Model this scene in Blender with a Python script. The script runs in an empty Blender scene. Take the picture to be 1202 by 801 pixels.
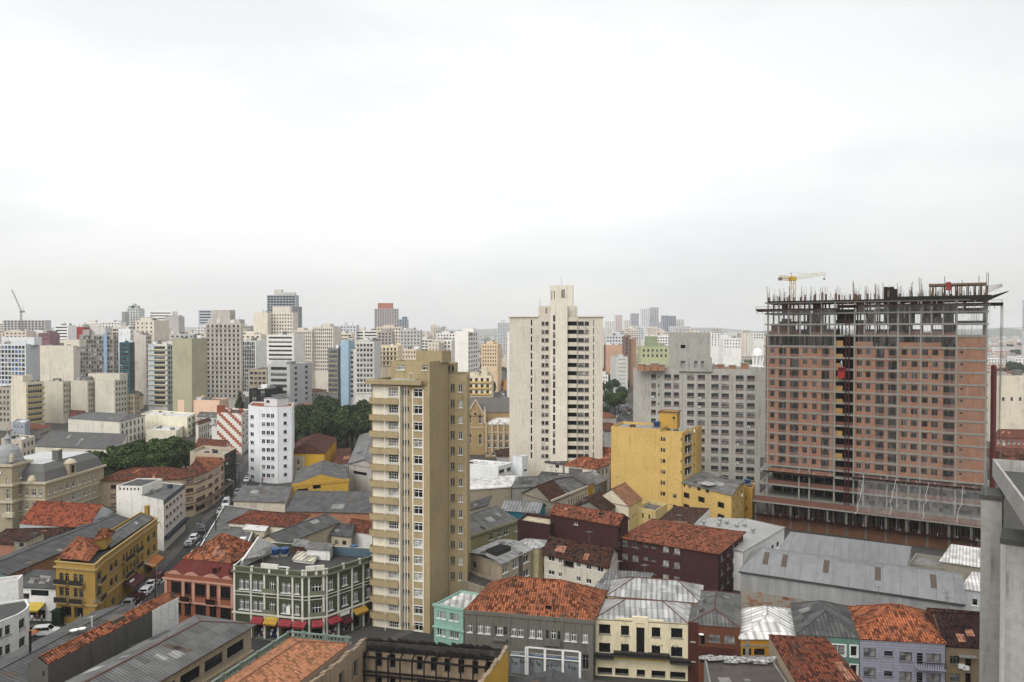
import bpy, bmesh, math, random
from math import radians, sin, cos, tan, atan2, hypot, pi
from mathutils import Vector, Matrix
random.seed(11)
scene = bpy.context.scene
COL = scene.collection
# ------------------------------------------------------------------ camera
F, CX, HY, H = 850.0, 601.0, 387.0, 52.0        # focal length, centre and horizon of the photograph in its pixels; camera height
cam = bpy.data.cameras.new('camera')
cam.sensor_width = 36.0; cam.lens = 36.0 * F / 1202; cam.clip_start = 0.5; cam.clip_end = 60000
camo = bpy.data.objects.new('camera', cam); COL.objects.link(camo)
camo.location = (0, 0, H); camo.rotation_euler = (radians(90) - math.atan(13.5 / F), 0, 0)
scene.camera = camo
# ------------------------------------------------------------------ light
scene.view_settings.view_transform = 'Standard'; scene.view_settings.look = 'None'
scene.view_settings.exposure = 0.55; scene.view_settings.gamma = 1.0; scene.view_settings.use_curve_mapping = False
SUN_EL, SUN_AZ = 38.0, 208.0     # azimuth clockwise from +Y (camera looks along +Y): the sun stands high behind the camera
world = bpy.data.worlds.new('World'); scene.world = world; world.use_nodes = True
nt = world.node_tree; nt.nodes.clear()
def wn(t, **k):
    n = nt.nodes.new(t)
    for a, v in k.items(): setattr(n, a, v)
    return n
out = wn('ShaderNodeOutputWorld'); mixs = wn('ShaderNodeMixShader'); b1 = wn('ShaderNodeBackground'); b2 = wn('ShaderNodeBackground')
sky = wn('ShaderNodeTexSky', sky_type='NISHITA', sun_disc=False); sky.sun_elevation = radians(SUN_EL); sky.sun_rotation = radians(SUN_AZ)
b1.inputs['Strength'].default_value = 0.1
tc = wn('ShaderNodeTexCoord'); sep = wn('ShaderNodeSeparateXYZ')
nt.links.new(tc.outputs['Generated'], sep.inputs[0])
el = wn('ShaderNodeValToRGB'); cr = el.color_ramp               # brightness of the cloud deck against sin(elevation); the zenith of an overcast sky is about 3x its horizon
for p, c in ((0.0, (.545, .545, .532)), (.05, (.59, .59, .577)), (.10, (.66, .658, .646)), (.16, (.74, .737, .726)), (.24, (.78, .778, .766)), (.32, (.745, .745, .74)), (.42, (.70, .70, .70))):
    e = cr.elements.new(p); e.color = (*c, 1)
cr.elements.remove(cr.elements[0]); cr.elements.remove(cr.elements[-1])
zen = wn('ShaderNodeMapRange'); zen.inputs['From Min'].default_value = .40; zen.inputs['From Max'].default_value = .85
zen.inputs['To Min'].default_value = 1.0; zen.inputs['To Max'].default_value = 1.6
nt.links.new(sep.outputs['Z'], el.inputs[0]); nt.links.new(sep.outputs['Z'], zen.inputs['Value'])
mp = wn('ShaderNodeMapping'); mp.inputs['Scale'].default_value = (1.0, 1.0, 3.2); mp.inputs['Location'].default_value = (.3, .1, .35)
no = wn('ShaderNodeTexNoise'); no.inputs['Scale'].default_value = 2.3; no.inputs['Detail'].default_value = 5.0; no.inputs['Roughness'].default_value = .5
nt.links.new(tc.outputs['Generated'], mp.inputs[0]); nt.links.new(mp.outputs[0], no.inputs['Vector'])
cl = wn('ShaderNodeValToRGB'); cl.color_ramp.elements[0].position = .36; cl.color_ramp.elements[0].color = (.905, .92, .94, 1)
cl.color_ramp.elements[1].position = .56; cl.color_ramp.elements[1].color = (1.03, 1.03, 1.03, 1)
nt.links.new(no.outputs['Fac'], cl.inputs[0])
side = wn('ShaderNodeMapRange'); side.inputs['From Min'].default_value = .12; side.inputs['From Max'].default_value = .62   # the deck is thicker to the right
side.inputs['To Min'].default_value = 1.0; side.inputs['To Max'].default_value = .84
nt.links.new(sep.outputs['X'], side.inputs['Value'])
m1 = wn('ShaderNodeVectorMath', operation='MULTIPLY'); m2 = wn('ShaderNodeVectorMath', operation='SCALE'); m3 = wn('ShaderNodeVectorMath', operation='SCALE')
nt.links.new(el.outputs[0], m1.inputs[0]); nt.links.new(cl.outputs[0], m1.inputs[1])
nt.links.new(m1.outputs[0], m2.inputs[0]); nt.links.new(zen.outputs[0], m2.inputs['Scale'])
nt.links.new(m2.outputs[0], m3.inputs[0]); nt.links.new(side.outputs[0], m3.inputs['Scale'])
nt.links.new(m3.outputs[0], b2.inputs['Color']); b2.inputs['Strength'].default_value = 1.0
nt.links.new(sky.outputs[0], b1.inputs['Color']); mixs.inputs[0].default_value = .93
nt.links.new(b1.outputs[0], mixs.inputs[1]); nt.links.new(b2.outputs[0], mixs.inputs[2]); nt.links.new(mixs.outputs[0], out.inputs['Surface'])
sl = bpy.data.lights.new('sun', 'SUN'); sl.energy = 1.5; sl.angle = radians(40); sl.color = (1.0, .965, .91)
so = bpy.data.objects.new('sun', sl); COL.objects.link(so); so.location = (-60, -150, 300)
_d = Vector((sin(radians(SUN_AZ)) * cos(radians(SUN_EL)), cos(radians(SUN_AZ)) * cos(radians(SUN_EL)), sin(radians(SUN_EL))))
so.rotation_euler = (-_d).to_track_quat('-Z', 'Y').to_euler()

# ------------------------------------------------------------------ photograph -> place
def ray(px, d): return Vector(((px - CX) / F * d, d))                  # a point on the ground plan, d metres ahead
def zat(py, d): return H - (py - HY) * d / F                           # height of photo row py at depth d
def roofpt(px, py, z):                                                 # ground-plan point of a photo pixel known to be z metres up
    d = F * (H - z) / (py - HY); return ray(px, d)
def hit(p, v, px):                                                     # distance along v from p to the sight line of column px
    k = (px - CX) / F; return (k * p.y - p.x) / (v.x - k * v.y)
def quad(x0, x1, d, brg, dep, anchor=None):
    """rectangle on plan: front seen between columns x0 and x1, depth axis turned brg degrees to the right; dep in metres or ('px', column)"""
    b = radians(brg); A = Vector((cos(b), -sin(b))); D = Vector((sin(b), cos(b)))
    if (anchor or ('r' if brg >= 0 else 'l')) == 'r':
        r = ray(x1, d); l = r + A * hit(r, A, x0)
    else:
        l = ray(x0, d); r = l + A * hit(l, A, x1)
    if isinstance(dep, tuple): dep = abs(hit(r if dep[1] > x1 else l, D, dep[1]))
    return [l, r, r + D * dep, l + D * dep]

# ------------------------------------------------------------------ materials
_M = {}
def nodes_of(name):
    m = bpy.data.materials.new(name); m.use_nodes = True; t = m.node_tree
    return m, t, t.nodes['Principled BSDF']
class NT:
    """small helper to wire nodes"""
    def __init__(s, t): s.t = t
    def n(s, typ, inp=None, **k):
        n = s.t.nodes.new(typ)
        for a, v in k.items(): setattr(n, a, v)
        for a, v in (inp or {}).items():
            if isinstance(v, bpy.types.NodeSocket): s.t.links.new(v, n.inputs[a])
            else: n.inputs[a].default_value = v
        return n
    def ramp(s, fac, stops):
        r = s.n('ShaderNodeValToRGB', {0: fac}); e = r.color_ramp.elements
        while len(e) > 1: e.remove(e[-1])
        e[0].position = stops[0][0]; e[0].color = (*stops[0][1], 1)
        for p, c in stops[1:]: x = e.new(p); x.color = (*c, 1)
        return r.outputs[0]
    def mix(s, fac, a, b, mode='MIX'):
        m = s.n('ShaderNodeMix', data_type='RGBA', blend_type=mode)
        for i, v in ((0, fac), (6, a), (7, b)):
            if isinstance(v, bpy.types.NodeSocket): s.t.links.new(v, m.inputs[i])
            else: m.inputs[i].default_value = v if not isinstance(v, tuple) else (*v, 1)
        return m.outputs[2]
    def math(s, op, a, b=0.0):
        m = s.n('ShaderNodeMath', operation=op)
        for i, v in ((0, a), (1, b)):
            if isinstance(v, bpy.types.NodeSocket): s.t.links.new(v, m.inputs[i])
            else: m.inputs[i].default_value = v
        return m.outputs[0]
    def noise(s, vec, scale, detail=4, rough=.55, stretch=None):
        if stretch: vec = s.n('ShaderNodeMapping', {'Vector': vec, 'Scale': stretch}).outputs[0]
        return s.n('ShaderNodeTexNoise', {'Vector': vec, 'Scale': scale, 'Detail': detail, 'Roughness': rough}).outputs['Fac']
    def link(s, a, b): s.t.links.new(a, b)
    def bump(s, h, strength, dist, bsdf):
        b = s.n('ShaderNodeBump', {'Height': h, 'Strength': strength, 'Distance': dist}); s.link(b.outputs[0], bsdf.inputs['Normal'])

def mul(c, k): return tuple(min(1, x * k) for x in c)
def tone(c):
    l = max(.004, .3 * c[0] + .6 * c[1] + .1 * c[2]); return mul(c, min(1.06, (l / .55) ** .46))
def plain(name, c, rough=.7, metal=0.0, spec=.3):
    c = tone(c)
    k = ('plain', c, rough, metal)
    if k not in _M:
        m, t, p = nodes_of(name); w = NT(t)
        co = w.n('ShaderNodeTexCoord').outputs['Object']
        f = w.noise(co, .9, 4)
        w.link(w.mix(1.0, w.ramp(f, [(.3, mul(c, .86)), (.7, mul(c, 1.08))]), (1, 1, 1), 'MULTIPLY'), p.inputs['Base Color'])
        p.inputs['Roughness'].default_value = rough; p.inputs['Metallic'].default_value = metal; p.inputs['Specular IOR Level'].default_value = spec
        _M[k] = m
    return _M[k]
def wall(c, dirt=.35, grime=(.10, .09, .075), fine=1.0):
    """painted render: blotches, rain streaks running down, patches of grime"""
    c = tone(c)
    k = ('wall', c, dirt, grime)
    if k not in _M:
        m, t, p = nodes_of('wall_paint'); w = NT(t)
        uv = w.n('ShaderNodeUVMap').outputs[0]
        oi = w.n('ShaderNodeObjectInfo').outputs['Random']
        off = w.n('ShaderNodeVectorMath', {0: uv, 1: (0, 0, 0)}, operation='ADD'); 
        cb = w.n('ShaderNodeCombineXYZ', {'X': w.math('MULTIPLY', oi, 91.0), 'Y': w.math('MULTIPLY', oi, 37.0)}); w.link(cb.outputs[0], off.inputs[1])
        v = off.outputs[0]
        big = w.noise(v, .13, 3)
        dirt = min(1.0, dirt * 1.35 + .06)
        base = w.ramp(big, [(.30, mul(c, .84)), (.5, c), (.72, mul(c, 1.10))])
        base = w.mix(.40, base, w.ramp(w.noise(v, 1.6, 5, .6), [(.35, mul(c, .74)), (.62, mul(c, 1.10))]))
        st = w.noise(v, 1.0, 5, .62, (1.3, .07, 1)); ms = w.noise(v, .33, 3)
        fac = w.math('MULTIPLY', w.ramp(st, [(.50, (0, 0, 0)), (.72, (1, 1, 1))]), w.ramp(ms, [(.40, (0, 0, 0)), (.64, (1, 1, 1))]))
        base = w.mix(w.math('MULTIPLY', fac, dirt), base, grime)
        pat = w.ramp(w.noise(v, .5, 6, .65), [(.60, (0, 0, 0)), (.74, (1, 1, 1))])
        base = w.mix(w.math('MULTIPLY', pat, dirt * .55), base, mul(c, .55))
        w.link(base, p.inputs['Base Color']); p.inputs['Roughness'].default_value = .88; p.inputs['Specular IOR Level'].default_value = .2
        w.bump(w.noise(v, 6.0, 3), .25, .02, p)
        _M[k] = m
    return _M[k]
def tiles(a=(.40, .115, .045), b=(.20, .055, .026), moss=(.045, .038, .032), mossy=.5, key=None, per=.38):
    a, b = tone(a), tone(b); a, b = mul((a[0] * .88, a[1] * .86, a[2] * .95), .78), mul((b[0] * .8, b[1] * .9, b[2]), .55)
    k = ('tile', a, b, mossy, per)
    if k not in _M:
        m, t, p = nodes_of('clay_roof_tiles'); w = NT(t)
        uv = w.n('ShaderNodeUVMap').outputs[0]; sp = w.n('ShaderNodeSeparateXYZ', {0: uv})
        U = w.math('DIVIDE', sp.outputs['X'], per); V = w.math('DIVIDE', sp.outputs['Y'], per * 1.5)
        cell = w.n('ShaderNodeCombineXYZ', {'X': w.math('FLOOR', U), 'Y': w.math('FLOOR', V)}).outputs[0]
        oi = w.n('ShaderNodeObjectInfo').outputs['Random']; rnd = w.n('ShaderNodeTexWhiteNoise', {'Vector': cell}, noise_dimensions='2D').outputs['Value']
        big = w.noise(uv, .9, 5, .65); f = w.math('ADD', w.math('MULTIPLY', rnd, .60), w.math('MULTIPLY', big, .72))
        base = w.ramp(f, [(.32, mul(b, .8)), (.46, b), (.68, a), (1.0, mul(a, 1.25))])
        ms = w.noise(w.n('ShaderNodeVectorMath', {0: uv, 1: w.n('ShaderNodeCombineXYZ', {'X': w.math('MULTIPLY', oi, 77.0)}).outputs[0]}, operation='ADD').outputs[0], .4, 7, .7); m2 = w.math('ADD', ms, w.math('MULTIPLY', rnd, .16))
        base = w.mix(1.0, base, w.ramp(oi, [(0, (.82, .84, .88)), (.5, (1, 1, 1)), (1, (1.2, 1.1, 1.04))]), 'MULTIPLY')
        base = w.mix(w.math('MULTIPLY', w.ramp(m2, [(.59, (0, 0, 0)), (.78, (1, 1, 1))]), mossy * 1.5), base, moss)
        fu = w.math('FRACT', U); fv = w.math('FRACT', V)
        gap = w.ramp(fu, [(0.0, (0, 0, 0)), (.22, (1, 1, 1)), (.78, (1, 1, 1)), (1.0, (0, 0, 0))])
        gv = w.ramp(fv, [(0.0, (.25, .25, .25)), (.16, (1, 1, 1))])
        seam = w.math('MULTIPLY', gap, gv)
        base = w.mix(1.0, base, w.ramp(seam, [(0, (.26, .23, .22)), (1, (1, 1, 1))]), 'MULTIPLY')     # the gaps between the tiles are darker
        w.link(base, p.inputs['Base Color']); p.inputs['Roughness'].default_value = .9; p.inputs['Specular IOR Level'].default_value = .15
        hgt = w.math('ADD', w.math('SINE', w.math('MULTIPLY', fu, pi)), w.math('MULTIPLY', w.math('SUBTRACT', 1.0, fv), .5))
        w.bump(hgt, .8, .10, p)
        _M[k] = m
    return _M[k]
def corrug(c=(.20, .20, .195), dark=(.055, .053, .05), per=.55, streak=.6, light=None):
    c, dark, light = tone(c), tone(dark), (tone(light) if light else None)
    """corrugated fibre-cement or metal sheets: waves run down the slope, weather streaks follow them"""
    k = ('corr', c, dark, per, streak)
    if k not in _M:
        m, t, p = nodes_of('corrugated_sheet'); w = NT(t)
        uv = w.n('ShaderNodeUVMap').outputs[0]; sp = w.n('ShaderNodeSeparateXYZ', {0: uv})
        U = w.math('MULTIPLY', sp.outputs['X'], 2 * pi / per); wave = w.math('MULTIPLY', w.math('ADD', w.math('SINE', U), 1.0), .5)
        n1 = w.noise(uv, 1.0, 5, .6, (1.2, .25, 1)); n2 = w.noise(uv, .22, 4)
        base = w.mix(w.math('MULTIPLY', w.ramp(n1, [(.42, (0, 0, 0)), (.72, (1, 1, 1))]), streak), w.ramp(n2, [(.3, mul(c, .82)), (.7, light or mul(c, 1.2))]), dark)
        row = w.math('FRACT', w.math('MULTIPLY', sp.outputs['Y'], 1 / 1.75))
        shade = w.math('MULTIPLY', w.ramp(row, [(0, (0, 0, 0)), (.05, (1, 1, 1))]), w.ramp(wave, [(0, (.35, .35, .35)), (.6, (1, 1, 1))]))
        base = w.mix(.85, base, w.ramp(shade, [(0, (.20, .19, .18)), (1, (1, 1, 1))]), 'MULTIPLY')      # shade painted into the colour of the valleys and laps
        cellv = w.n('ShaderNodeCombineXYZ', {'X': w.math('FLOOR', w.math('DIVIDE', sp.outputs['X'], 1.1)), 'Y': w.math('FLOOR', w.math('MULTIPLY', sp.outputs['Y'], 1 / 1.75))}).outputs[0]
        r = w.n('ShaderNodeTexWhiteNoise', {'Vector': cellv}, noise_dimensions='2D').outputs['Value']
        base = w.mix(1.0, base, w.ramp(r, [(0, (.55, .55, .55)), (.5, (.82, .82, .82)), (1.0, (1, 1, 1))]), 'MULTIPLY')
        w.link(base, p.inputs['Base Color']); p.inputs['Roughness'].default_value = .8
        w.bump(wave, .7, .08, p); m['pale'] = c[0] > .42; _M[k] = m
    return _M[k]
def seam_metal(c=(.21, .215, .22), per=2.6, rust=.25):
    c = tone(c)
    k = ('seam', c, per)
    if k not in _M:
        m, t, p = nodes_of('seamed_metal_sheet'); w = NT(t)
        uv = w.n('ShaderNodeUVMap').outputs[0]; sp = w.n('ShaderNodeSeparateXYZ', {0: uv})
        fu = w.math('FRACT', w.math('DIVIDE', sp.outputs['X'], per)); fine = w.math('SINE', w.math('MULTIPLY', sp.outputs['X'], 2 * pi / .28))
        base = w.ramp(w.noise(uv, .12, 5, .6), [(.3, mul(c, .80)), (.55, c), (.75, mul(c, 1.18))])
        base = w.mix(.5, base, w.ramp(w.noise(uv, .9, 5, .6, (1.0, .2, 1)), [(.4, mul(c, .72)), (.7, mul(c, 1.15))]))
        cell = w.n('ShaderNodeTexWhiteNoise', {'W': w.math('FLOOR', w.math('DIVIDE', sp.outputs['X'], per))}, noise_dimensions='1D').outputs['Value']
        base = w.mix(1.0, base, w.ramp(cell, [(0, (.86, .86, .86)), (1, (1, 1, 1))]), 'MULTIPLY')
        ru = w.ramp(w.noise(uv, .35, 6, .7), [(.62, (0, 0, 0)), (.76, (1, 1, 1))])
        base = w.mix(w.math('MULTIPLY', ru, rust), base, (.13, .085, .06))
        base = w.mix(1.0, base, w.ramp(fu, [(0, (.40, .40, .40)), (.035, (1, 1, 1))]), 'MULTIPLY')
        w.link(base, p.inputs['Base Color']); p.inputs['Roughness'].default_value = .55; p.inputs['Metallic'].default_value = .15
        w.bump(fine, .35, .03, p); _M[k] = m
    return _M[k]
def deck(c=(.16, .155, .15), blot=(.05, .048, .045)):
    c, blot = tone(c), tone(blot)
    k = ('deck', c, blot)
    if k not in _M:
        m, t, p = nodes_of('roof_deck'); w = NT(t)
        uv = w.n('ShaderNodeUVMap').outputs[0]
        base = w.ramp(w.noise(uv, .25, 6, .65), [(.3, mul(c, .7)), (.5, c), (.7, mul(c, 1.3))])
        base = w.mix(w.math('MULTIPLY', w.ramp(w.noise(uv, .6, 6, .7), [(.52, (0, 0, 0)), (.66, (1, 1, 1))]), .7), base, blot)
        w.link(base, p.inputs['Base Color']); p.inputs['Roughness'].default_value = .9; _M[k] = m
    return _M[k]
def brick(a=(.30, .125, .075), b=(.22, .09, .055), mortar=(.30, .25, .21), s=1.0):
    k = ('brick', a, b, s)
    if k not in _M:
        m, t, p = nodes_of('hollow_clay_brick'); w = NT(t)
        uv = w.n('ShaderNodeUVMap').outputs[0]
        bt = w.n('ShaderNodeTexBrick', {'Vector': uv, 'Color1': (*a, 1), 'Color2': (*b, 1), 'Mortar': (*mortar, 1), 'Scale': s, 'Mortar Size': .018, 'Brick Width': .42, 'Row Height': .22})
        base = w.mix(.55, bt.outputs['Color'], w.ramp(w.noise(uv, .35, 5, .6), [(.3, mul(b, .9)), (.7, mul(a, 1.25))]))
        w.link(base, p.inputs['Base Color']); p.inputs['Roughness'].default_value = .93; p.inputs['Specular IOR Level'].default_value = .15; _M[k] = m
    return _M[k]
def glass(i):
    """window glass: dark rooms behind, some with blinds or curtains"""
    cs = [(.009, .010, .012), (.018, .020, .022), (.04, .04, .04), (.24, .23, .21), (.08, .084, .088), (.008, .009, .010), (.40, .40, .385), (.07, .14, .34)]
    k = ('glass', i)
    if k not in _M:
        m, t, p = nodes_of('window_glass'); w = NT(t); c = cs[i]
        co = w.n('ShaderNodeTexCoord').outputs['Object']
        w.link(w.ramp(w.noise(co, 1.3, 2), [(.35, mul(c, .6)), (.65, mul(c, 1.3))]), p.inputs['Base Color'])
        p.inputs['Roughness'].default_value = .15 if i not in (3, 6) else .3; p.inputs['Specular IOR Level'].default_value = .35; _M[k] = m
    return _M[k]
WHITE = plain('white_paint', (.70, .70, .68), .55); GREYF = plain('grey_frame', (.22, .22, .21), .6); DARKF = plain('dark_frame', (.035, .033, .03), .6)
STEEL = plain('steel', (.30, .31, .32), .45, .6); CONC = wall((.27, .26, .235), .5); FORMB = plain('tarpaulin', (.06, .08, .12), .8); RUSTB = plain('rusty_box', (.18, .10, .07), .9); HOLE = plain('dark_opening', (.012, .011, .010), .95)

# ------------------------------------------------------------------ meshes
class MB:
    def __init__(s): s.v = []; s.f = []; s.m = []; s.mats = []
    def mi(s, mat):
        if mat not in s.mats: s.mats.append(mat)
        return s.mats.index(mat)
    def face(s, pts, mat):
        i = len(s.v); s.v.extend(tuple(p) for p in pts); s.f.append(tuple(range(i, i + len(pts)))); s.m.append(s.mi(mat))
    def box(s, lo, hi, mat, M=None):
        (a, b, c), (d, e, f) = lo, hi
        P = [(a, b, c), (d, b, c), (d, e, c), (a, e, c), (a, b, f), (d, b, f), (d, e, f), (a, e, f)]
        if M is not None: P = [tuple(M @ Vector(p)) for p in P]
        i = len(s.v); s.v.extend(P); k = s.mi(mat)
        for q in ((0, 3, 2, 1), (4, 5, 6, 7), (0, 1, 5, 4), (1, 2, 6, 5), (2, 3, 7, 6), (3, 0, 4, 7)): s.f.append(tuple(i + j for j in q)); s.m.append(k)
    def prism(s, pts, z0, z1, mat, top=True, bottom=True):
        n = len(pts)
        for i in range(n):
            a, b = pts[i], pts[(i + 1) % n]; s.face([(a[0], a[1], z0), (b[0], b[1], z0), (b[0], b[1], z1), (a[0], a[1], z1)], mat)
        if top: s.face([(p[0], p[1], z1) for p in pts], mat)
        if bottom: s.face([(p[0], p[1], z0) for p in reversed(pts)], mat)
    def tube(s, p, q, r, mat, n=6, r2=None):
        p, q = Vector(p), Vector(q); d = (q - p); 
        if d.length < 1e-6: return
        d.normalize(); a = d.orthogonal().normalized(); b = d.cross(a); r2 = r if r2 is None else r2
        R0 = [p + (a * cos(2 * pi * i / n) + b * sin(2 * pi * i / n)) * r for i in range(n)]; R1 = [q + (a * cos(2 * pi * i / n) + b * sin(2 * pi * i / n)) * r2 for i in range(n)]
        for i in range(n): j = (i + 1) % n; s.face([R0[i], R0[j], R1[j], R1[i]], mat)
        s.face(list(reversed(R0)), mat); s.face(R1, mat)
    def lathe(s, prof, c, mat, n=20):
        for (r0, z0), (r1, z1) in zip(prof, prof[1:]):
            for i in range(n):
                a, b = 2 * pi * i / n, 2 * pi * (i + 1) / n
                P = [(c[0] + r0 * cos(a), c[1] + r0 * sin(a), c[2] + z0), (c[0] + r0 * cos(b), c[1] + r0 * sin(b), c[2] + z0),
                     (c[0] + r1 * cos(b), c[1] + r1 * sin(b), c[2] + z1), (c[0] + r1 * cos(a), c[1] + r1 * sin(a), c[2] + z1)]
                if r0 < 1e-6: P = P[1:]
                elif r1 < 1e-6: P = P[:3]
                s.face(P, mat)
    def add(s, other, M):
        i = len(s.v); s.v.extend(tuple(M @ Vector(p)) for p in other.v)
        mp = [s.mi(m) for m in other.mats]
        s.f.extend(tuple(i + j for j in f) for f in other.f); s.m.extend(mp[k] for k in other.m)
    def mesh(s, name, off=(0, 0, 0), uv=True, smooth=False):
        me = bpy.data.meshes.new(name); ox, oy, oz = off
        me.from_pydata([(x - ox, y - oy, z - oz) for x, y, z in s.v], [], s.f)
        for m in s.mats: me.materials.append(m)
        me.polygons.foreach_set('material_index', s.m)
        if smooth: me.polygons.foreach_set('use_smooth', [True] * len(s.f))
        if uv:
            lay = me.uv_layers.new(name='UVMap'); buf = [0.0] * (2 * len(me.loops))
            V = s.v; k = 0
            for f in s.f:
                p0, p1, p2 = V[f[0]], V[f[1]], V[f[2]]
                ax, ay, az = p1[0] - p0[0], p1[1] - p0[1], p1[2] - p0[2]; bx, by, bz = p2[0] - p0[0], p2[1] - p0[1], p2[2] - p0[2]
                nx, ny, nz = ay * bz - az * by, az * bx - ax * bz, ax * by - ay * bx
                h = hypot(nx, ny); L = math.sqrt(h * h + nz * nz) or 1
                if h < .02 * L: u = (1, 0, 0); v = (0, 1, 0)
                else:
                    u = (-ny / h, nx / h, 0); n_ = (nx / L, ny / L, nz / L)
                    v = (n_[1] * u[2] - n_[2] * u[1], n_[2] * u[0] - n_[0] * u[2], n_[0] * u[1] - n_[1] * u[0])
                for j in f:
                    q = V[j]; buf[k] = q[0] * u[0] + q[1] * u[1]; buf[k + 1] = q[0] * v[0] + q[1] * v[1] + q[2] * v[2]; k += 2
            lay.data.foreach_set('uv', buf)
        me.update(); return me
    def obj(s, name, parent=None, off=None, **k):
        off = off if off is not None else (tuple(parent.location) if parent is not None else (0, 0, 0))
        o = bpy.data.objects.new(name, s.mesh(name, off, **k)); COL.objects.link(o)
        if parent is not None: o.parent = parent
        else: o.location = off
        return o
def tag(o, label=None, cat=None, group=None, kind=None):
    if label: o['label'] = label
    if cat: o['category'] = cat
    if group: o['group'] = group
    if kind: o['kind'] = kind
    return o
def empty(name, loc, label, cat, group=None):
    o = bpy.data.objects.new(name, None); o.empty_display_size = 1; COL.objects.link(o); o.location = loc
    return tag(o, label, cat, group)
def copy_tree(o, loc, rz, label=None, mats=None):
    r = o.copy(); COL.objects.link(r); r.location = loc; r.rotation_euler = (0, 0, rz)
    if label: r['label'] = label
    for ch in o.children:
        c = ch.copy(); COL.objects.link(c); c.parent = r
        if mats and ch.name.split('.')[0] in mats:
            c.data = mats[ch.name.split('.')[0]]
        for g in ch.children:
            d = g.copy(); COL.objects.link(d); d.parent = c
    return r

# ------------------------------------------------------------------ windows
_W = {}
def win_geo(w, h, style, var):
    """window in its own frame: x right, y into the wall, z up, origin at the lower left of the opening. Returns (pane, frame, sill)"""
    k = (round(w, 2), round(h, 2), style, var)
    if k in _W: return _W[k]
    w, h = k[0], k[1]; P, Fm, S = MB(), MB(), MB(); g = glass(var); y = .20
    fm = {'w': WHITE, 'g': GREYF, 'd': DARKF, 'n': None}[style[0]]; lay = style[1:]
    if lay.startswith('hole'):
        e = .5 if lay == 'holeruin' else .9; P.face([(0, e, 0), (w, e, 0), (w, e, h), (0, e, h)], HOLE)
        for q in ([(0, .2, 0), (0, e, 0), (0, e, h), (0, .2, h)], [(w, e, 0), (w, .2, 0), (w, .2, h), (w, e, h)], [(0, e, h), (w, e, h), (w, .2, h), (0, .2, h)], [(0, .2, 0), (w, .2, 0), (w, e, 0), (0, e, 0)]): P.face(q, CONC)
    else:
        P.face([(0, y, 0), (w, y, 0), (w, y, h), (0, y, h)], g)
        if lay.startswith('half') : P.face([(w * .5, y - .012, h * .04), (w * .96, y - .012, h * .04), (w * .96, y - .012, h * .96), (w * .5, y - .012, h * .96)], glass(3))
        if var in (1, 4) : P.face([(w * .04, y - .012, h * .55), (w * .96, y - .012, h * .55), (w * .96, y - .012, h * .97), (w * .04, y - .012, h * .97)], glass(2 if var == 1 else 3))
    if fm is not None:
        t = .07 if lay != 'fine' else .045; a, b = y - .06, y - .004
        Fm.box((0, a, 0), (t, b, h), fm); Fm.box((w - t, a, 0), (w, b, h), fm); Fm.box((t, a, 0), (w - t, b, t), fm); Fm.box((t, a, h - t), (w - t, b, h), fm)
        if lay.startswith(('sash', 'half')): Fm.box((w / 2 - t / 2, a + .003, t), (w / 2 + t / 2, b, h - t), fm)
        if lay.startswith('cross'): Fm.box((w / 2 - t / 2, a + .003, t), (w / 2 + t / 2, b, h - t), fm); Fm.box((t, a + .006, h * .66), (w - t, b, h * .66 + t), fm)
        if lay.startswith('tri'):
            for i in (1, 2): Fm.box((w * i / 3 - t / 2, a + .003, t), (w * i / 3 + t / 2, b, h - t), fm)
            Fm.box((t, a + .006, h * .68), (w - t, b, h * .68 + t), fm)
        if lay.startswith('grid'):
            for i in (1, 2, 3): Fm.box((w * i / 4 - t / 2, a + .003, t), (w * i / 4 + t / 2, b, h - t), fm)
            for i in (1, 2): Fm.box((t, a + .006, h * i / 3), (w - t, b, h * i / 3 + t), fm)
        if lay.startswith('rib'):
            n = max(2, int(w / 1.3))
            for i in range(1, n): Fm.box((w * i / n - t / 2, a + .003, t), (w * i / n + t / 2, b, h - t), fm)
        S.box((-.12, -.14, -.09), (w + .12, -.004, 0), WHITE if style[0] == 'w' else CONC)
    _W[k] = (P, Fm, S); return _W[k]
_WM = {}
def win_mesh(w, h, style, var, which):
    k = (round(w, 2), round(h, 2), style, var, which)
    if k not in _WM:
        P, Fm, S = win_geo(w, h, style, var); mb = MB()
        for i, g in enumerate((P, Fm, S)):
            if i in which: mb.add(g, Matrix.Identity(4))
        _WM[k] = mb.mesh('window' if which[0] == 0 else ('frame' if which[0] == 1 else 'sill'), uv=False)
    return _WM[k]

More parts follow.
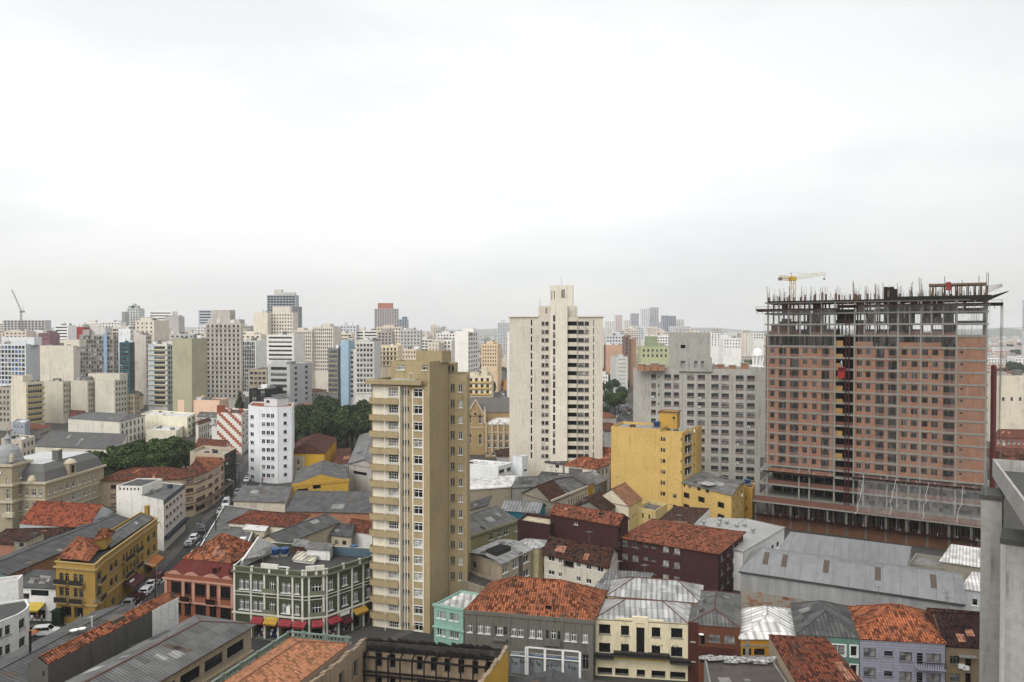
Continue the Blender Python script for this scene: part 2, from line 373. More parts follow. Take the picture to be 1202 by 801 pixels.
# ------------------------------------------------------------------ buildings
PART_CAP = 100; RR = random.Random(55); PATCH = [corrug((.40, .40, .39), streak=.4), corrug((.10, .10, .10), streak=.5), corrug((.34, .33, .31), streak=.6), corrug((.20, .13, .09), streak=.6)]; PATCH_T = tiles((.62, .30, .17), (.50, .22, .12), mossy=.1)
SPLIT = {'balcony', 'pilaster', 'parapet_crest', 'dormer', 'awning_emblem', 'window_surround', 'rooflight', 'column', 'floor_slab', 'brick_infill', 'gable_wall', 'roof_hut', 'facade_rib', 'buttress', 'shuttering', 'parapet', 'formwork', 'roof_plant', 'antenna', 'air_conditioner', 'stair_core', 'patch_sheet', 'roof_box'}
def pieces(mb, tol=.12):
    """split a mesh into the pieces that touch one another"""
    n = len(mb.f); B = []
    par = {}
    def find(i):
        while par.setdefault(i, i) != i: par[i] = par[par[i]]; i = par[i]
        return i
    for f in mb.f:
        for j in f[1:]: par[find(f[0])] = find(j)
    isl = {}
    for k, f in enumerate(mb.f): isl.setdefault(find(f[0]), []).append(k)
    I = list(isl.values()); bb = []
    for ks in I:
        P = [mb.v[j] for k in ks for j in mb.f[k]]; bb.append(([min(p[a] for p in P) - tol / 2 for a in range(3)], [max(p[a] for p in P) + tol / 2 for a in range(3)]))
    m = len(I)
    if m > 900: return [mb]
    up = list(range(m))
    def fd(i):
        while up[i] != i: i = up[i]
        return i
    for i in range(m):
        for j in range(i):
            if all(bb[i][0][a] <= bb[j][1][a] and bb[j][0][a] <= bb[i][1][a] for a in range(3)): up[fd(i)] = fd(j)
    G = {}
    for i in range(m): G.setdefault(fd(i), []).extend(I[i])
    out = []
    for ks in G.values():
        q = MB(); q.mats = list(mb.mats)
        for k in ks: i = len(q.v); q.v.extend(mb.v[j] for j in mb.f[k]); q.f.append(tuple(range(i, i + len(mb.f[k])))); q.m.append(mb.m[k])
        out.append(q)
    return out
class Building:
    def __init__(s, name, label, cat, pts, group=None):
        s.pts = [Vector((p[0], p[1])) for p in pts]; c = sum(s.pts, Vector((0, 0))) / len(s.pts)
        s.root = empty(name, (c.x, c.y, 0), label, cat, group); s.count = {}; s.over = {}
    # edge geometry (points run counter-clockwise, edges left to right as seen from outside)
    def e(s, i, pts=None):
        pts = pts or s.pts; a, b = pts[i], pts[(i + 1) % len(pts)]; d = b - a; L = d.length; d = d / L
        return a, d, Vector((-d.y, d.x)), L
    def u(s, i, px, pts=None):
        a, d, n, L = s.e(i, pts); return hit(a, d, px)
    def z(s, i, px, py, pts=None):
        a, d, n, L = s.e(i, pts); p = a + d * hit(a, d, px); return zat(py, p.y)
    def fm(s, i, u, z, pts=None):
        a, d, n, L = s.e(i, pts); p = a + d * u
        return Matrix(((d.x, n.x, 0, p.x), (d.y, n.y, 0, p.y), (0, 0, 1, z), (0, 0, 0, 1)))
    def part(s, mb, name, parent=None, **k):
        if not mb.f: return None
        if name in SPLIT:
            bits = pieces(mb)
            if 1 < len(bits) <= PART_CAP:
                for b in bits: o = s.part1(b, name, parent, **k)
                return o
        return s.part1(mb, name, parent, **k)
    def part1(s, mb, name, parent=None, **k):
        o = bpy.data.objects.new(name, mb.mesh(name, tuple(s.root.location), **k)); COL.objects.link(o); o.parent = parent or s.root; return o
    def inst(s, me, M, name, parent=None, geo=None):
        key = name if parent is None else None
        if key:
            n = s.count.get(key, 0)
            if n >= PART_CAP:
                if geo: s.over.setdefault(key, MB()).add(geo, M)
                return None
            s.count[key] = n + 1
        o = bpy.data.objects.new(name, me); COL.objects.link(o)
        if parent is None:
            o.parent = s.root; T = Matrix.Translation(-s.root.location) @ M; o.matrix_local = T
        else: o.parent = parent
        return o
    def holes_of(s, i, spec, pts):
        """window rectangles of a facade: (u0, z0, u1, z1, style, name, sub)"""
        out = []
        for sp in (spec if isinstance(spec, list) else [spec]):
            if 'px' in sp: cols = [tuple(sorted((s.u(i, a, pts), s.u(i, b, pts)))) for a, b in sp['px']]
            else:
                a, d, n, L = s.e(i, pts); m = sp.get('m', .8); k = sp['n']; f = sp.get('f', .5)
                if isinstance(m, tuple): m0, m1 = m
                else: m0 = m1 = m
                if 'span' in sp: m0, m1 = s.u(i, sp['span'][0], pts), L - s.u(i, sp['span'][1], pts)
                W = (L - m0 - m1) / k; cols = [(m0 + W * (j + .5 - f / 2), m0 + W * (j + .5 + f / 2)) for j in range(k)]
            if 'py' in sp:
                x, y0, y1, n, hp = sp['py']
                if n == 1: ys = [y0]
                else: ys = [y0 + (y1 - y0) * j / (n - 1) for j in range(n)]
                rows = [(s.z(i, x, y + hp / 2, pts), s.z(i, x, y - hp / 2, pts)) for y in ys]
            else:
                top, fl, n, sill, hh = sp['z']       # top floor level downwards
                rows = [(top - fl * (j + 1) + sill, top - fl * (j + 1) + sill + hh) for j in range(n)]
            for r0, r1 in rows:
                r0 = max(r0, .15)
                if r1 - r0 < .3: continue
                for c0, c1 in cols: out.append((c0, r0, c1, r1, sp.get('s', 'wsash'), sp.get('name', 'window'), sp.get('sub', False), sp.get('vars', (0, 0, 1, 2, 4, 3, 5))))
        return out
    def facade(s, mb, i, z0, z1, mat, spec=None, pts=None, merge=False):
        a, d, n, L = s.e(i, pts)
        P = lambda u, z, dep=0.0: (a.x + d.x * u + n.x * dep, a.y + d.y * u + n.y * dep, z)
        hs = [h for h in (s.holes_of(i, spec, pts) if spec else []) if h[1] > z0 + .02 and h[3] < z1 - .02 and h[0] > .03 and h[2] < L - .03]
        good = []
        for h in hs:
            if h[4].endswith('ruin') and random.random() < .28: continue
            if all(h[2] <= g[0] or h[0] >= g[2] or h[3] <= g[1] or h[1] >= g[3] for g in good): good.append(h)
        us = sorted({0.0, L, *(round(h[0], 3) for h in good), *(round(h[2], 3) for h in good)}); zs = sorted({z0, z1, *(round(h[1], 3) for h in good), *(round(h[3], 3) for h in good)})
        ui = {v: k for k, v in enumerate(us)}; zi = {v: k for k, v in enumerate(zs)}
        block = [[False] * (len(zs) - 1) for _ in range(len(us) - 1)]
        for h in good:
            for x in range(ui[round(h[0], 3)], ui[round(h[2], 3)]):
                for y in range(zi[round(h[1], 3)], zi[round(h[3], 3)]): block[x][y] = True
        for y in range(len(zs) - 1):                     # runs of whole cells become one face each
            x = 0
            while x < len(us) - 1:
                if block[x][y]: x += 1; continue
                x2 = x
                while x2 < len(us) - 1 and not block[x2][y]: x2 += 1
                mb.face([P(us[x], zs[y]), P(us[x2], zs[y]), P(us[x2], zs[y + 1]), P(us[x], zs[y + 1])], mat); x = x2
        D = .20
        for u0, r0, u1, r1, style, name, sub, vs in good:
            u0, r0, u1, r1 = round(u0, 3), round(r0, 3), round(u1, 3), round(r1, 3)
            mb.face([P(u0, r0), P(u0, r0, D), P(u0, r1, D), P(u0, r1)], mat); mb.face([P(u1, r0, D), P(u1, r0), P(u1, r1), P(u1, r1, D)], mat)
            mb.face([P(u0, r0), P(u1, r0), P(u1, r0, D), P(u0, r0, D)], mat); mb.face([P(u0, r1, D), P(u1, r1, D), P(u1, r1), P(u0, r1)], mat)
            M = s.fm(i, u0, r0, pts); var = random.choice(vs); w, h = u1 - u0, r1 - r0
            w_, h_ = round(w * 20) / 20, round(h * 20) / 20     # share meshes between near-equal windows, stretched to fit
            M = M @ Matrix.Diagonal((w / w_, 1, h / h_, 1)) if w_ > 0 and h_ > 0 else M
            if not merge and name == 'window' and w < 3 and random.random() < .10 and L > 6 and not sub:
                s.inst(ac_mesh(), s.fm(i, u0 + .1, max(.3, r0 - .75), pts), 'air_conditioner', geo=_AC[0])
            if merge:
                P_, F_, S_ = win_geo(w_, h_, style, var); t = s.over.setdefault(name, MB()); t.add(P_, M); t.add(F_, M)
            elif sub and s.count.get(name, 0) < PART_CAP:
                o = s.inst(win_mesh(w_, h_, style, var, (0,)), M, name)
                for q, nm in ((1, 'frame'), (2, 'sill')):
                    if win_geo(w_, h_, style, var)[q].f: s.inst(win_mesh(w_, h_, style, var, (q,)), M, nm, parent=o)
            else:
                P_, F_, S_ = win_geo(w_, h_, style, var); g = MB()
                for q in (P_, F_) + ((S_,) if sp_sill(style) else ()): g.add(q, Matrix.Identity(4))
                s.inst(win_mesh(w_, h_, style, var, (0, 1, 2) if sp_sill(style) else (0, 1)), M, name, geo=g)
    def done(s):
        for name, mb in s.over.items():
            o = s.part(mb, name, uv=False); o['kind'] = 'stuff'
    def body(s, z0, z1, mat, specs=None, pts=None, name='wall', top='flat', deckm=None, par=.7, mats=None, merge=False, deckname='roof', lip=None):
        """walls of a prism with window openings; a flat top is a roof deck behind a parapet"""
        pts = [Vector((p[0], p[1])) for p in (pts or s.pts)]; n = len(pts); specs = specs or {}; mb = MB()
        for i in range(n): s.facade(mb, i, z0, z1, (mats or {}).get(i, mat), specs.get(i), pts, merge)
        if top == 'flat':
            t = .22; ins = inset(pts, t)
            for i in range(n):
                j = (i + 1) % n; a, b, c, d = pts[i], pts[j], ins[j], ins[i]
                mb.face([(a.x, a.y, z1), (b.x, b.y, z1), (c.x, c.y, z1), (d.x, d.y, z1)], lip or mat)
                mb.face([(d.x, d.y, z1), (c.x, c.y, z1), (c.x, c.y, z1 - par), (d.x, d.y, z1 - par)], mat)
            R = MB(); R.face([(p.x, p.y, z1 - par) for p in ins], deckm or deck()); s.part(R, deckname); cm = MB(); n_ = RR.choice((2, 3, 5)) if name == 'wall' and z1 < 30 and min(s.e(i, pts)[3] for i in range(n)) > 7 else 0
            for k in range(n_):                          # vents, boxes and tarpaulins left on the roof
                a_, b_, f_, g_ = ins[0], ins[1], RR.uniform(.1, .8), RR.uniform(.15, .8); p = a_.lerp(b_, f_).lerp(ins[-1].lerp(ins[2], f_), g_); w_ = RR.uniform(.4, 1.8); cm.box((p.x, p.y, z1 - par - .01), (p.x + w_, p.y + RR.uniform(.4, 1.4), z1 - par + RR.uniform(.15, 1.1)), RR.choice((WHITE, GREYF, CONC, FORMB, RUSTB)))
            s.part(cm, 'roof_box')
        o = s.part(mb, name); return o
    def roof(s, kind, z, rise, mat, pts=None, over=.35, axis=0, hip=None, name='roof', wallmat=None, thick=.14, parent=None, trim=None):
        """pitched roof over a quad: 'gable', 'hip', 'shed' (high side = edge axis+2) ; ridge runs along edge `axis`"""
        pts = [Vector((p[0], p[1])) for p in (pts or s.pts)]
        q = pts[axis:] + pts[:axis]                         # ridge parallel to q0->q1
        base = [Vector((p.x, p.y, z)) for p in q]; o = outset(q, over); E = [Vector((p.x, p.y, z + .02)) for p in o]
        mb = MB(); wm = MB()
        if kind == 'shed':
            E[2].z += rise; E[3].z += rise; faces = [E]
            if wallmat: 
                for a, b in ((1, 2), (3, 0)):
                    A, B = base[a], base[b]; top = B.copy() if a == 1 else A.copy(); top.z += rise - .02; wm.face([A, B, top], wallmat)
                wm.face([base[2], base[3], base[3] + Vector((0, 0, rise - .02)), base[2] + Vector((0, 0, rise - .02))], wallmat)
        else:
            r0 = (E[0] + E[3]) / 2; r1 = (E[1] + E[2]) / 2; ax = r1 - r0; ax.normalize()
            if kind == 'hip':
                hd = hip if hip is not None else (E[0] - E[3]).length / 2; r0 = r0 + ax * hd; r1 = r1 - ax * hd
            r0.z += rise; r1.z += rise
            faces = [[E[0], E[1], r1, r0], [E[2], E[3], r0, r1]]
            if kind == 'hip': faces += [[E[1], E[2], r1], [E[3], E[0], r0]]
            elif wallmat:
                for a, b in ((1, 2), (3, 0)):
                    t = (base[a] + base[b]) / 2; t.z += rise * .985; wm.face([base[a], base[b], t], wallmat)
        for f in faces: mb.face(f, mat)
        up = {}
        for f in faces:                                     # underside and fascia give the sheet its thickness
            mb.face([p - Vector((0, 0, thick)) for p in reversed(f)], mat)
        for a, b in zip(E, E[1:] + E[:1]): mb.face([a - Vector((0, 0, thick)), b - Vector((0, 0, thick)), b, a], trim or mat)
        ro = s.part(mb, name, parent=parent)
        if wm.f: s.part(wm, 'gable')
        tiled = 'tile' in mat.name; pm = MB(); ext = (E[0] - E[1]).length
        for f in faces if mat.name.startswith(('corr', 'clay')) and not mat.get('pale') else []:   # sheets and tiles replaced at different times, and rubbish left lying
            if len(f) != 4 or ext < 5: continue
            for k in range(RR.choice((1, 2, 3, 4)) if not tiled else RR.choice((0, 0, 1, 2))):
                a0, b0 = RR.uniform(.08, .85), RR.uniform(.05, .6); du, dv = RR.choice((1.1, 1.1, 2.2, 3.3)) / ext, RR.uniform(.15, .38); up_ = Vector((0, 0, .035))
                Q = lambda a_, b_: (f[0].lerp(f[1], a_)).lerp(f[3].lerp(f[2], a_), b_) + up_
                pm.face([Q(a0, b0), Q(min(.97, a0 + du), b0), Q(min(.97, a0 + du), b0 + dv), Q(a0, b0 + dv)], (PATCH_T if tiled else RR.choice(PATCH)))
        if pm.f: o = s.part(pm, 'patch_sheet', parent=ro)
        if RR.random() < .55 and ext > 5:
            am = MB(); c_ = (E[0] + E[1] + E[2] + E[3]) / 4 + (E[1] - E[0]) * RR.uniform(-.3, .3); zt_ = z + rise; h_ = RR.uniform(2, 3.4); c_.z = zt_ - .3
            am.tube(c_, c_ + Vector((0, 0, h_)), .035, STEEL, 4)
            for q_ in range(4): w_ = .75 - .12 * q_; am.tube(c_ + Vector((-w_, -.1 + .2 * q_, h_ - .15)), c_ + Vector((w_, -.1 + .2 * q_, h_ - .15)), .02, STEEL, 3)
            am.tube(c_ + Vector((0, -.3, h_ - .15)), c_ + Vector((0, .8, h_ - .15)), .02, STEEL, 3); s.part(am, 'antenna', uv=False)
        if kind in ('hip', 'gable'):
            rg = MB(); rm = trim or mat
            rg.tube(r0 + Vector((0, 0, .03)), r1 + Vector((0, 0, .03)), .10, rm, 5)
            if kind == 'hip':
                for a, b in ((r0, E[0]), (r0, E[3]), (r1, E[1]), (r1, E[2])): rg.tube(a + Vector((0, 0, .04)), b + Vector((0, 0, .03)), .08, rm, 5)
            s.part(rg, 'ridge', parent=ro)
        return ro
    def bx(s, mb, i, u0, u1, z0, z1, out0, out1, mat, pts=None):
        """box fixed to facade i: from out0 to out1 metres in front of it"""
        mb.box((u0, -out1, 0), (u1, -out0, z1 - z0), mat, s.fm(i, 0, z0, pts))
    def band(s, z0, z1, out, mat, edges=None, pts=None, name='cornice', cap=0.0):
        mb = MB(); pts = [Vector((p[0], p[1])) for p in (pts or s.pts)]
        for i in (edges if edges is not None else range(len(pts))):
            L = s.e(i, pts)[3]; s.bx(mb, i, -out + .001 * i, L + out - .001 * i, z0 + .002 * i, z1 + .002 * i, -.02, out, mat, pts)
        return s.part(mb, name)
_AC = []
def ac_mesh():
    if not _AC:
        mb = MB(); mb.box((0, -.36, 0), (.8, .02, .56), WHITE); mb.box((.08, -.375, .08), (.5, -.361, .48), GREYF); _AC.extend((mb, mb.mesh('air_conditioner', uv=False)))
    return _AC[1]
def sp_sill(style): return style[0] in 'wg' and not style.endswith('fine')
def offset_poly(pts, t):
    n = len(pts); out = []
    for i in range(n):
        a, b, c = pts[i - 1], pts[i], pts[(i + 1) % n]; d0 = (b - a).normalized(); d1 = (c - b).normalized()
        n0 = Vector((-d0.y, d0.x)); n1 = Vector((-d1.y, d1.x)); m = n0 + n1; l = max(.3, 1 + n0.dot(n1))
        out.append(b + m * (t / l))
    return out
def inset(pts, t): return offset_poly(pts, t)
def outset(pts, t): return offset_poly(pts, -t)
def para(fl, fr, br): return [fl, fr, br, fl + br - fr]
# ------------------------------------------------------------------ the setting: ground, roads, pavements, hills, haze
def ground_mat(name, stops, s1, s2):
    m, t, p = nodes_of(name); w = NT(t); co = w.n('ShaderNodeTexCoord').outputs['Object']
    base = w.mix(.5, w.ramp(w.noise(co, s1, 5), stops), w.ramp(w.noise(co, s2, 5, .65), stops))
    w.link(base, p.inputs['Base Color']); p.inputs['Roughness'].default_value = .92; p.inputs['Specular IOR Level'].default_value = .2
    return m
ASPH = ground_mat('asphalt', [(.3, (.030, .030, .031)), (.7, (.055, .054, .053))], .15, 1.5)
PAVE = ground_mat('pavement_slabs', [(.3, (.055, .052, .05)), (.7, (.105, .10, .095))], .3, 2.0)
SOIL = ground_mat('city_ground', [(.3, (.035, .035, .03)), (.52, (.065, .06, .055)), (.72, (.035, .05, .02))], .012, .2)
PAINT = plain('road_paint', (.62, .62, .60), .7)
g = MB(); R = 14000; g.face([(-R, -400, 0), (R, -400, 0), (R, 13500, 0), (-R, 13500, 0)], SOIL)
tag(g.obj('ground', uv=False), kind='structure')
def strip(line, w, z, mat, mb, off=0.0):
    P = [Vector(p) for p in line]; L = []
    for i, p in enumerate(P):
        d = (P[min(i + 1, len(P) - 1)] - P[max(i - 1, 0)]).normalized(); n = Vector((-d.y, d.x)); L.append((p + n * (off + w / 2), p + n * (off - w / 2)))
    for (a, b), (c, d) in zip(L, L[1:]): mb.face([(b.x, b.y, z), (d.x, d.y, z), (c.x, c.y, z), (a.x, a.y, z)], mat)
    return L
def road(name, line, w, pv, dash=True):
    mb = MB(); strip(line, w, .004, ASPH, mb); tag(mb.obj(name, uv=False), kind='structure')
    for s in (1, -1):                                  # raised pavements with a kerb face
        mb = MB(); L = strip(line, pv, .13, PAVE, mb, s * (w / 2 + pv / 2))
        for (a, b), (c, d) in zip(L, L[1:]):
            p, q = (b, d) if s == 1 else (a, c); mb.face([(p.x, p.y, 0), (q.x, q.y, 0), (q.x, q.y, .13), (p.x, p.y, .13)], CONC)
        tag(mb.obj('pavement', uv=False), kind='structure')
    if dash:
        mb = MB()
        for p, q in zip(line, line[1:]):
            p, q = Vector(p), Vector(q); d = (q - p); L = d.length; d.normalize(); n = Vector((-d.y, d.x)); t = 1.0
            while t < L - 3:
                for o in dash:
                    a, b = p + d * t + n * o, p + d * (t + 3) + n * o
                    mb.face([(*(a - n * .09), .008), (*(b - n * .09), .008), (*(b + n * .09), .008), (*(a + n * .09), .008)], PAINT)
                t += 6.5
        tag(mb.obj('road_markings', uv=False), kind='structure')
STREET = [(-67.2, 121), (-71.9, 160), (-82.5, 218), (-90.5, 248), (-113, 335), (-150, 470)]
road('street', STREET, 8.0, 2.0, (1.6,))
road('cross_street', [(-190, 158), (-100, 133.5), (-58, 121), (-24, 110.5), (40, 91)], 9.0, 2.2, (0,))
road('side_street', [(-21, 114), (-8, 129.5), (14, 157)], 6.0, 1.5, None)
road('avenue', [(69, 300), (69, 700), (60, 1100)], 17.0, 3.5, (-4.2, 4.2))
road('far_street', [(-3, 430), (-31, 1150)], 13.0, 2.5, (0,))
mb = MB()                                             # zebra crossing on the street
for k in range(7):
    p = Vector((-80.5, 208)) + Vector((.98, .2)) * (k * 1.0 - 3.2); mb.face([(p.x, p.y, .012), (p.x + .5, p.y + .1, .012), (p.x - .1, p.y + 3.2, .012), (p.x - .6, p.y + 3.1, .012)], PAINT)
tag(mb.obj('crossing_markings', uv=False), kind='structure')
# low hills on the horizon
HILL = ground_mat('hill_woods', [(.3, (.035, .05, .03)), (.7, (.07, .085, .06))], .002, .02)
def hills(d0, hgt, seed, x0, x1, n=90, prof=None):
    rnd = random.Random(seed); mb = MB(); ph = [rnd.uniform(0, 6.3) for _ in range(6)]
    def zz(t): return max(2, hgt * (.55 + .2 * sin(3 * t + ph[0]) + .13 * sin(9 * t + ph[1]) + .08 * sin(23 * t + ph[2]) + .05 * sin(61 * t + ph[3])) * (prof(t) if prof else 1))
    rows = []
    for j, k in enumerate((0, .55, 1, .8, 0)):
        rows.append([(x0 + (x1 - x0) * i / n, d0 + j * d0 * .05 + 120 * sin(i * .7 + j), zz(i / n * 6.3) * k - (.5 if k == 0 else 0)) for i in range(n + 1)])
    for r, s in zip(rows, rows[1:]):
        for i in range(n): mb.face([r[i], r[i + 1], s[i + 1], s[i]], HILL)
    tag(mb.obj('hills', uv=False, smooth=True), kind='structure')
hills(8200, 105, 5, -9000, 9500)
hills(4600, 72, 8, 900, 4600, prof=lambda t: min(1, t / 1.4))
# the humid air over the city
hz = bpy.data.materials.new('haze_air'); hz.use_nodes = True; t = hz.node_tree; t.nodes.clear()
o_ = t.nodes.new('ShaderNodeOutputMaterial'); v_ = t.nodes.new('ShaderNodeVolumePrincipled'); v_.inputs['Color'].default_value = (.93, .94, .95, 1)
v_.inputs['Density'].default_value = HAZE_D = .00011; v_.inputs['Anisotropy'].default_value = 0.0
t.links.new(v_.outputs[0], o_.inputs['Volume'])
mb = MB(); mb.box((-14050, -450, -1), (14050, 13550, 190), hz); h_ = mb.obj('haze', uv=False); tag(h_, kind='stuff')
scene.cycles.volume_bounces = 1 if hasattr(scene, 'cycles') else 0
# ------------------------------------------------------------------ the main towers
OCHRE = wall((.42, .335, .195), .62, (.20, .15, .075)); OCHRE_D = wall((.36, .275, .15), .3); IVORY = wall((.66, .61, .50), .2)
G = 17.5
def ac_unit(s, mb, i, u, z, pts=None):
    s.bx(mb, i, u, u + .8, z, z + .55, 0, .38, WHITE, pts)

# --- ochre apartment tower with rounded balconies
q = quad(436, 504, 123, G, 8)
t = Building('apartment_tower', 'tall ochre apartment tower with a column of white-walled balconies, tallest building in the near blocks', 'tower', q)
ROWS = (490, 461.6, 738, 15)
fr = [dict(px=[(456.3, 467)], py=(*ROWS, 10), s='wgrid', name='balcony_window', sub=True, vars=(3, 6, 0, 3, 1)),
      dict(px=[(485.6, 495.5)], py=(*ROWS, 9.5), s='wcross', sub=True, vars=(0, 1, 2, 3, 6, 0, 5)),
      dict(px=[(472.6, 474.6), (475.4, 477.4), (478.2, 480)], py=(490, 461, 737.5, 15, 5), s='gplain', name='bathroom_window', vars=(0, 1, 2, 5))]
zt = t.z(0, 504, 447)
t.body(0, zt, OCHRE, {0: fr}, lip=OCHRE_D, par=.5)
mb = MB(); fl = (t.z(0, 490, 461.6) - t.z(0, 490, 738)) / 14; zw = [t.z(0, 490, 461.6) - fl * k for k in range(15)]
u0, u1 = t.u(0, 437.5), t.u(0, 470)
for z in zw:                                           # white backs of the balconies
    a, b = t.u(0, 456.3), t.u(0, 467)
    t.bx(mb, 0, .25, a - .02, z - 1.05, z + 1.15, .003, .03, IVORY); t.bx(mb, 0, b + .02, u1, z - 1.05, z + 1.15, .003, .03, IVORY)
    t.bx(mb, 0, a - .02, b + .02, z + .80, z + 1.15, .003, .03, IVORY); t.bx(mb, 0, a - .02, b + .02, z - 1.05, z - .8, .003, .03, IVORY)
t.part(mb, 'balcony_wall')
for z in zw:                                           # one balcony per floor, its outer corner rounded
    mb = MB(); w = 1.15; prof = []
    for k in range(7):
        a = pi / 2 * k / 6; prof.append((-.35 + w - w * cos(a), -w * sin(a)))      # (u, out)
    prof = [(-.35, .6)] + prof + [(u1 + .05, -w), (u1 + .05, .0), (-.0, 0), (0, .6)]
    M = t.fm(0, 0, z - 1.98); P = [M @ Vector((p[0], p[1], 0)) for p in prof]; up = Vector((0, 0, .95))
    outer = P[:9]
    for p_, q_ in zip(outer, outer[1:]): mb.face([p_, q_, q_ + up, p_ + up], OCHRE)
    ins = [M @ Vector((p[0] + (.12 if i < 8 else -.12), p[1] + .12, 0)) for i, p in enumerate(prof[:9])]
    for (p_, q_), (r_, s_) in zip(zip(outer, outer[1:]), zip(ins, ins[1:])):
        mb.face([p_ + up, q_ + up, s_ + up, r_ + up], OCHRE_D); mb.face([s_, r_, r_ + up, s_ + up], OCHRE)
    mb.face([outer[-1], M @ Vector((u1 + .05, 0, 0)), (M @ Vector((u1 + .05, 0, 0))) + up, outer[-1] + up], OCHRE)
    mb.face([p + Vector((0, 0, .12)) for p in P], IVORY); mb.face(list(reversed(P)), OCHRE_D)
    M2 = t.fm(0, 0, z - 1.03); mb.tube(M2 @ Vector((u1 * .55, -w + .1, 0)), M2 @ Vector((u1 * .55, -w + .1, 1.98)), .06, WHITE)
    t.part(mb, 'balcony')
mb = MB()
for px in (474.8, 477.9): u = t.u(0, px); mb.tube(t.fm(0, u, 0) @ Vector((0, -.1, 0)), t.fm(0, u, 0) @ Vector((0, -.1, zt - 1)), .075, WHITE); t.part(mb, 'drain_pipe'); mb = MB()
for a, b in ((483.7, 485.2), (495.9, 497.2)): t.bx(mb, 0, t.u(0, a), t.u(0, b), 1, zt - 1.6, -.01, .10, IVORY)
for z in zw: t.bx(mb, 0, t.u(0, 485.3), t.u(0, 495.8), z + .72, z + .82, -.01, .09, WHITE); t.bx(mb, 0, t.u(0, 485.3), t.u(0, 495.8), z - .84, z - .74, -.01, .09, WHITE)
t.part(mb, 'window_surround')
mb = MB(); t.bx(mb, 0, t.u(0, 470.5), t.u(0, 471.8), 1, zt - 1, -.01, .9, IVORY); t.part(mb, 'balcony_fin')
mb = MB(); t.bx(mb, 0, -.6, t.u(0, 497), zt - .75, zt + .02, -.02, 1.2, OCHRE); t.bx(mb, 0, t.u(0, 497) - .01, t.u(0, 501), zt - .75, zt + .01, -.02, .25, OCHRE_D); t.part(mb, 'roof_slab')
core = quad(502, 504.2, 123.35, G, 8.3); cz = zat(412.5, 124)
core = [core[0] - (core[1] - core[0]) * .2, core[1], core[2], core[3] - (core[2] - core[3]) * .2]
t.body(0, zat(424.5, 124), OCHRE, pts=core, name='wall', lip=OCHRE_D, par=.2)
ph = quad(459, 503.5, 126, G, 5); pz = zat(424.5, 126)
def rows_on(bd, i, x, y, hp, cols, st, pts): return dict(px=cols, py=(x, y, y, 1, hp), s=st)
t.body(zt - .5, pz, OCHRE, {0: [dict(px=[(466, 475), (495.5, 504.6 - 1.5)], py=(480, 431.5, 431.5, 1, 6), s='wcross')]}, pts=ph, name='penthouse_wall', lip=OCHRE_D, par=.25)
up_ = quad(488, 519, 127.5, G, 4.2); t.body(pz - .3, zat(412.5, 127.5), OCHRE, pts=up_, name='penthouse_wall', lip=OCHRE_D, par=.25)
wing = quad(521, 548, 131.5, 0, 9, 'r')
wy = [463 - 8.5 + 18.55 * k for k in range(13)]
t.body(0, zat(440, 131.5), OCHRE, {0: [dict(px=[(538.3, 542.8)], py=(540, 456, 456 + 18.55 * 12, 13, 9), s='wsash', name='wing_window', vars=(0, 1, 3, 6, 0)), dict(px=[(529, 531), (531.6, 533.6)], py=(540, 455, 455 + 18.55 * 12, 13, 8.5), s='gplain', name='wing_window', vars=(0, 1, 2, 5))]}, pts=wing, name='wall', lip=OCHRE_D, par=.4)
w2 = quad(521, 534.5, 131.9, 0, 6, 'r'); t.body(zat(440, 131.5) - .3, zat(427, 131.9), OCHRE, {0: [dict(px=[(526, 528.2), (530, 533)], py=(530, 433, 433, 1, 7), s='gplain')]}, pts=w2, name='penthouse_wall', lip=OCHRE_D, par=.3)
mb = MB(); mb.lathe([(0, .1), (.25, .12), (.45, .25)], (core[0].x - 3.0, core[0].y + 1.5, zt + .9), WHITE, 12); mb.tube((core[0].x - 3.0, core[0].y + 1.6, zt - .6), (core[0].x - 3.0, core[0].y + 1.6, zt + 1.0), .05, STEEL); t.part(mb, 'satellite_dish')
mb = MB(); a_ = t.fm(0, t.u(0, 456), zt); mb.box((0, 1, -.25), (4.4, 3.2, .05), corrug((.62, .62, .60), streak=.2), a_); t.part(mb, 'roof_sheet')
t.done()

# --- cream slab tower in the middle
CREAM = wall((.58, .53, .445), .42, (.22, .19, .15)); CREAM_L = wall((.64, .59, .50), .30, (.25, .21, .17))
q = quad(598, 707.5, 240, 6, 17, 'l')
t = Building('apartment_tower', 'cream concrete tower with dark vertical slits and a stepped stair core on its roof, centre', 'tower', q)
R17 = lambda x, y, h: (x, y, y + 9.74 * 16, 17, h)
zt = t.z(0, 640, 372.5)
spec = [dict(px=[(623.0, 624.8)], py=R17(624, 379, 7.2), s='nfine', name='slit_window', vars=(0, 5)),
        dict(px=[(635.7, 639.2), (640, 644)], py=R17(640, 380, 4.4), s='gsash', vars=(0, 1, 2, 4)),
        dict(px=[(678.5, 685.5), (686.2, 691.4)], py=R17(684, 380, 4.8), s='gsash', vars=(0, 1, 2, 4, 5, 3)),
        dict(px=[(696.2, 697.3)], py=R17(697, 379, 7.2), s='nfine', name='slit_window', vars=(2, 4))]
loggia = dict(px=[(666.2, 677.2)], py=R17(672, 380, 5.0), s='nholeloggia', name='loggia', vars=(0,))
t.body(0, zt, CREAM, {0: spec + [loggia]}, lip=CREAM_L)
slab = MB(); t.bx(slab, 0, -.8, t.u(0, 632), zt, zt + .35, -17.6, .5, CREAM_L); t.bx(slab, 0, t.u(0, 678), t.e(0)[3] + .5, zt, zt + .36, -17.6, .5, CREAM_L); t.part(slab, 'roof_slab')
c1 = quad(646, 666, 237.6, 6, 15, 'l')
c1z = zat(358.5, 238)
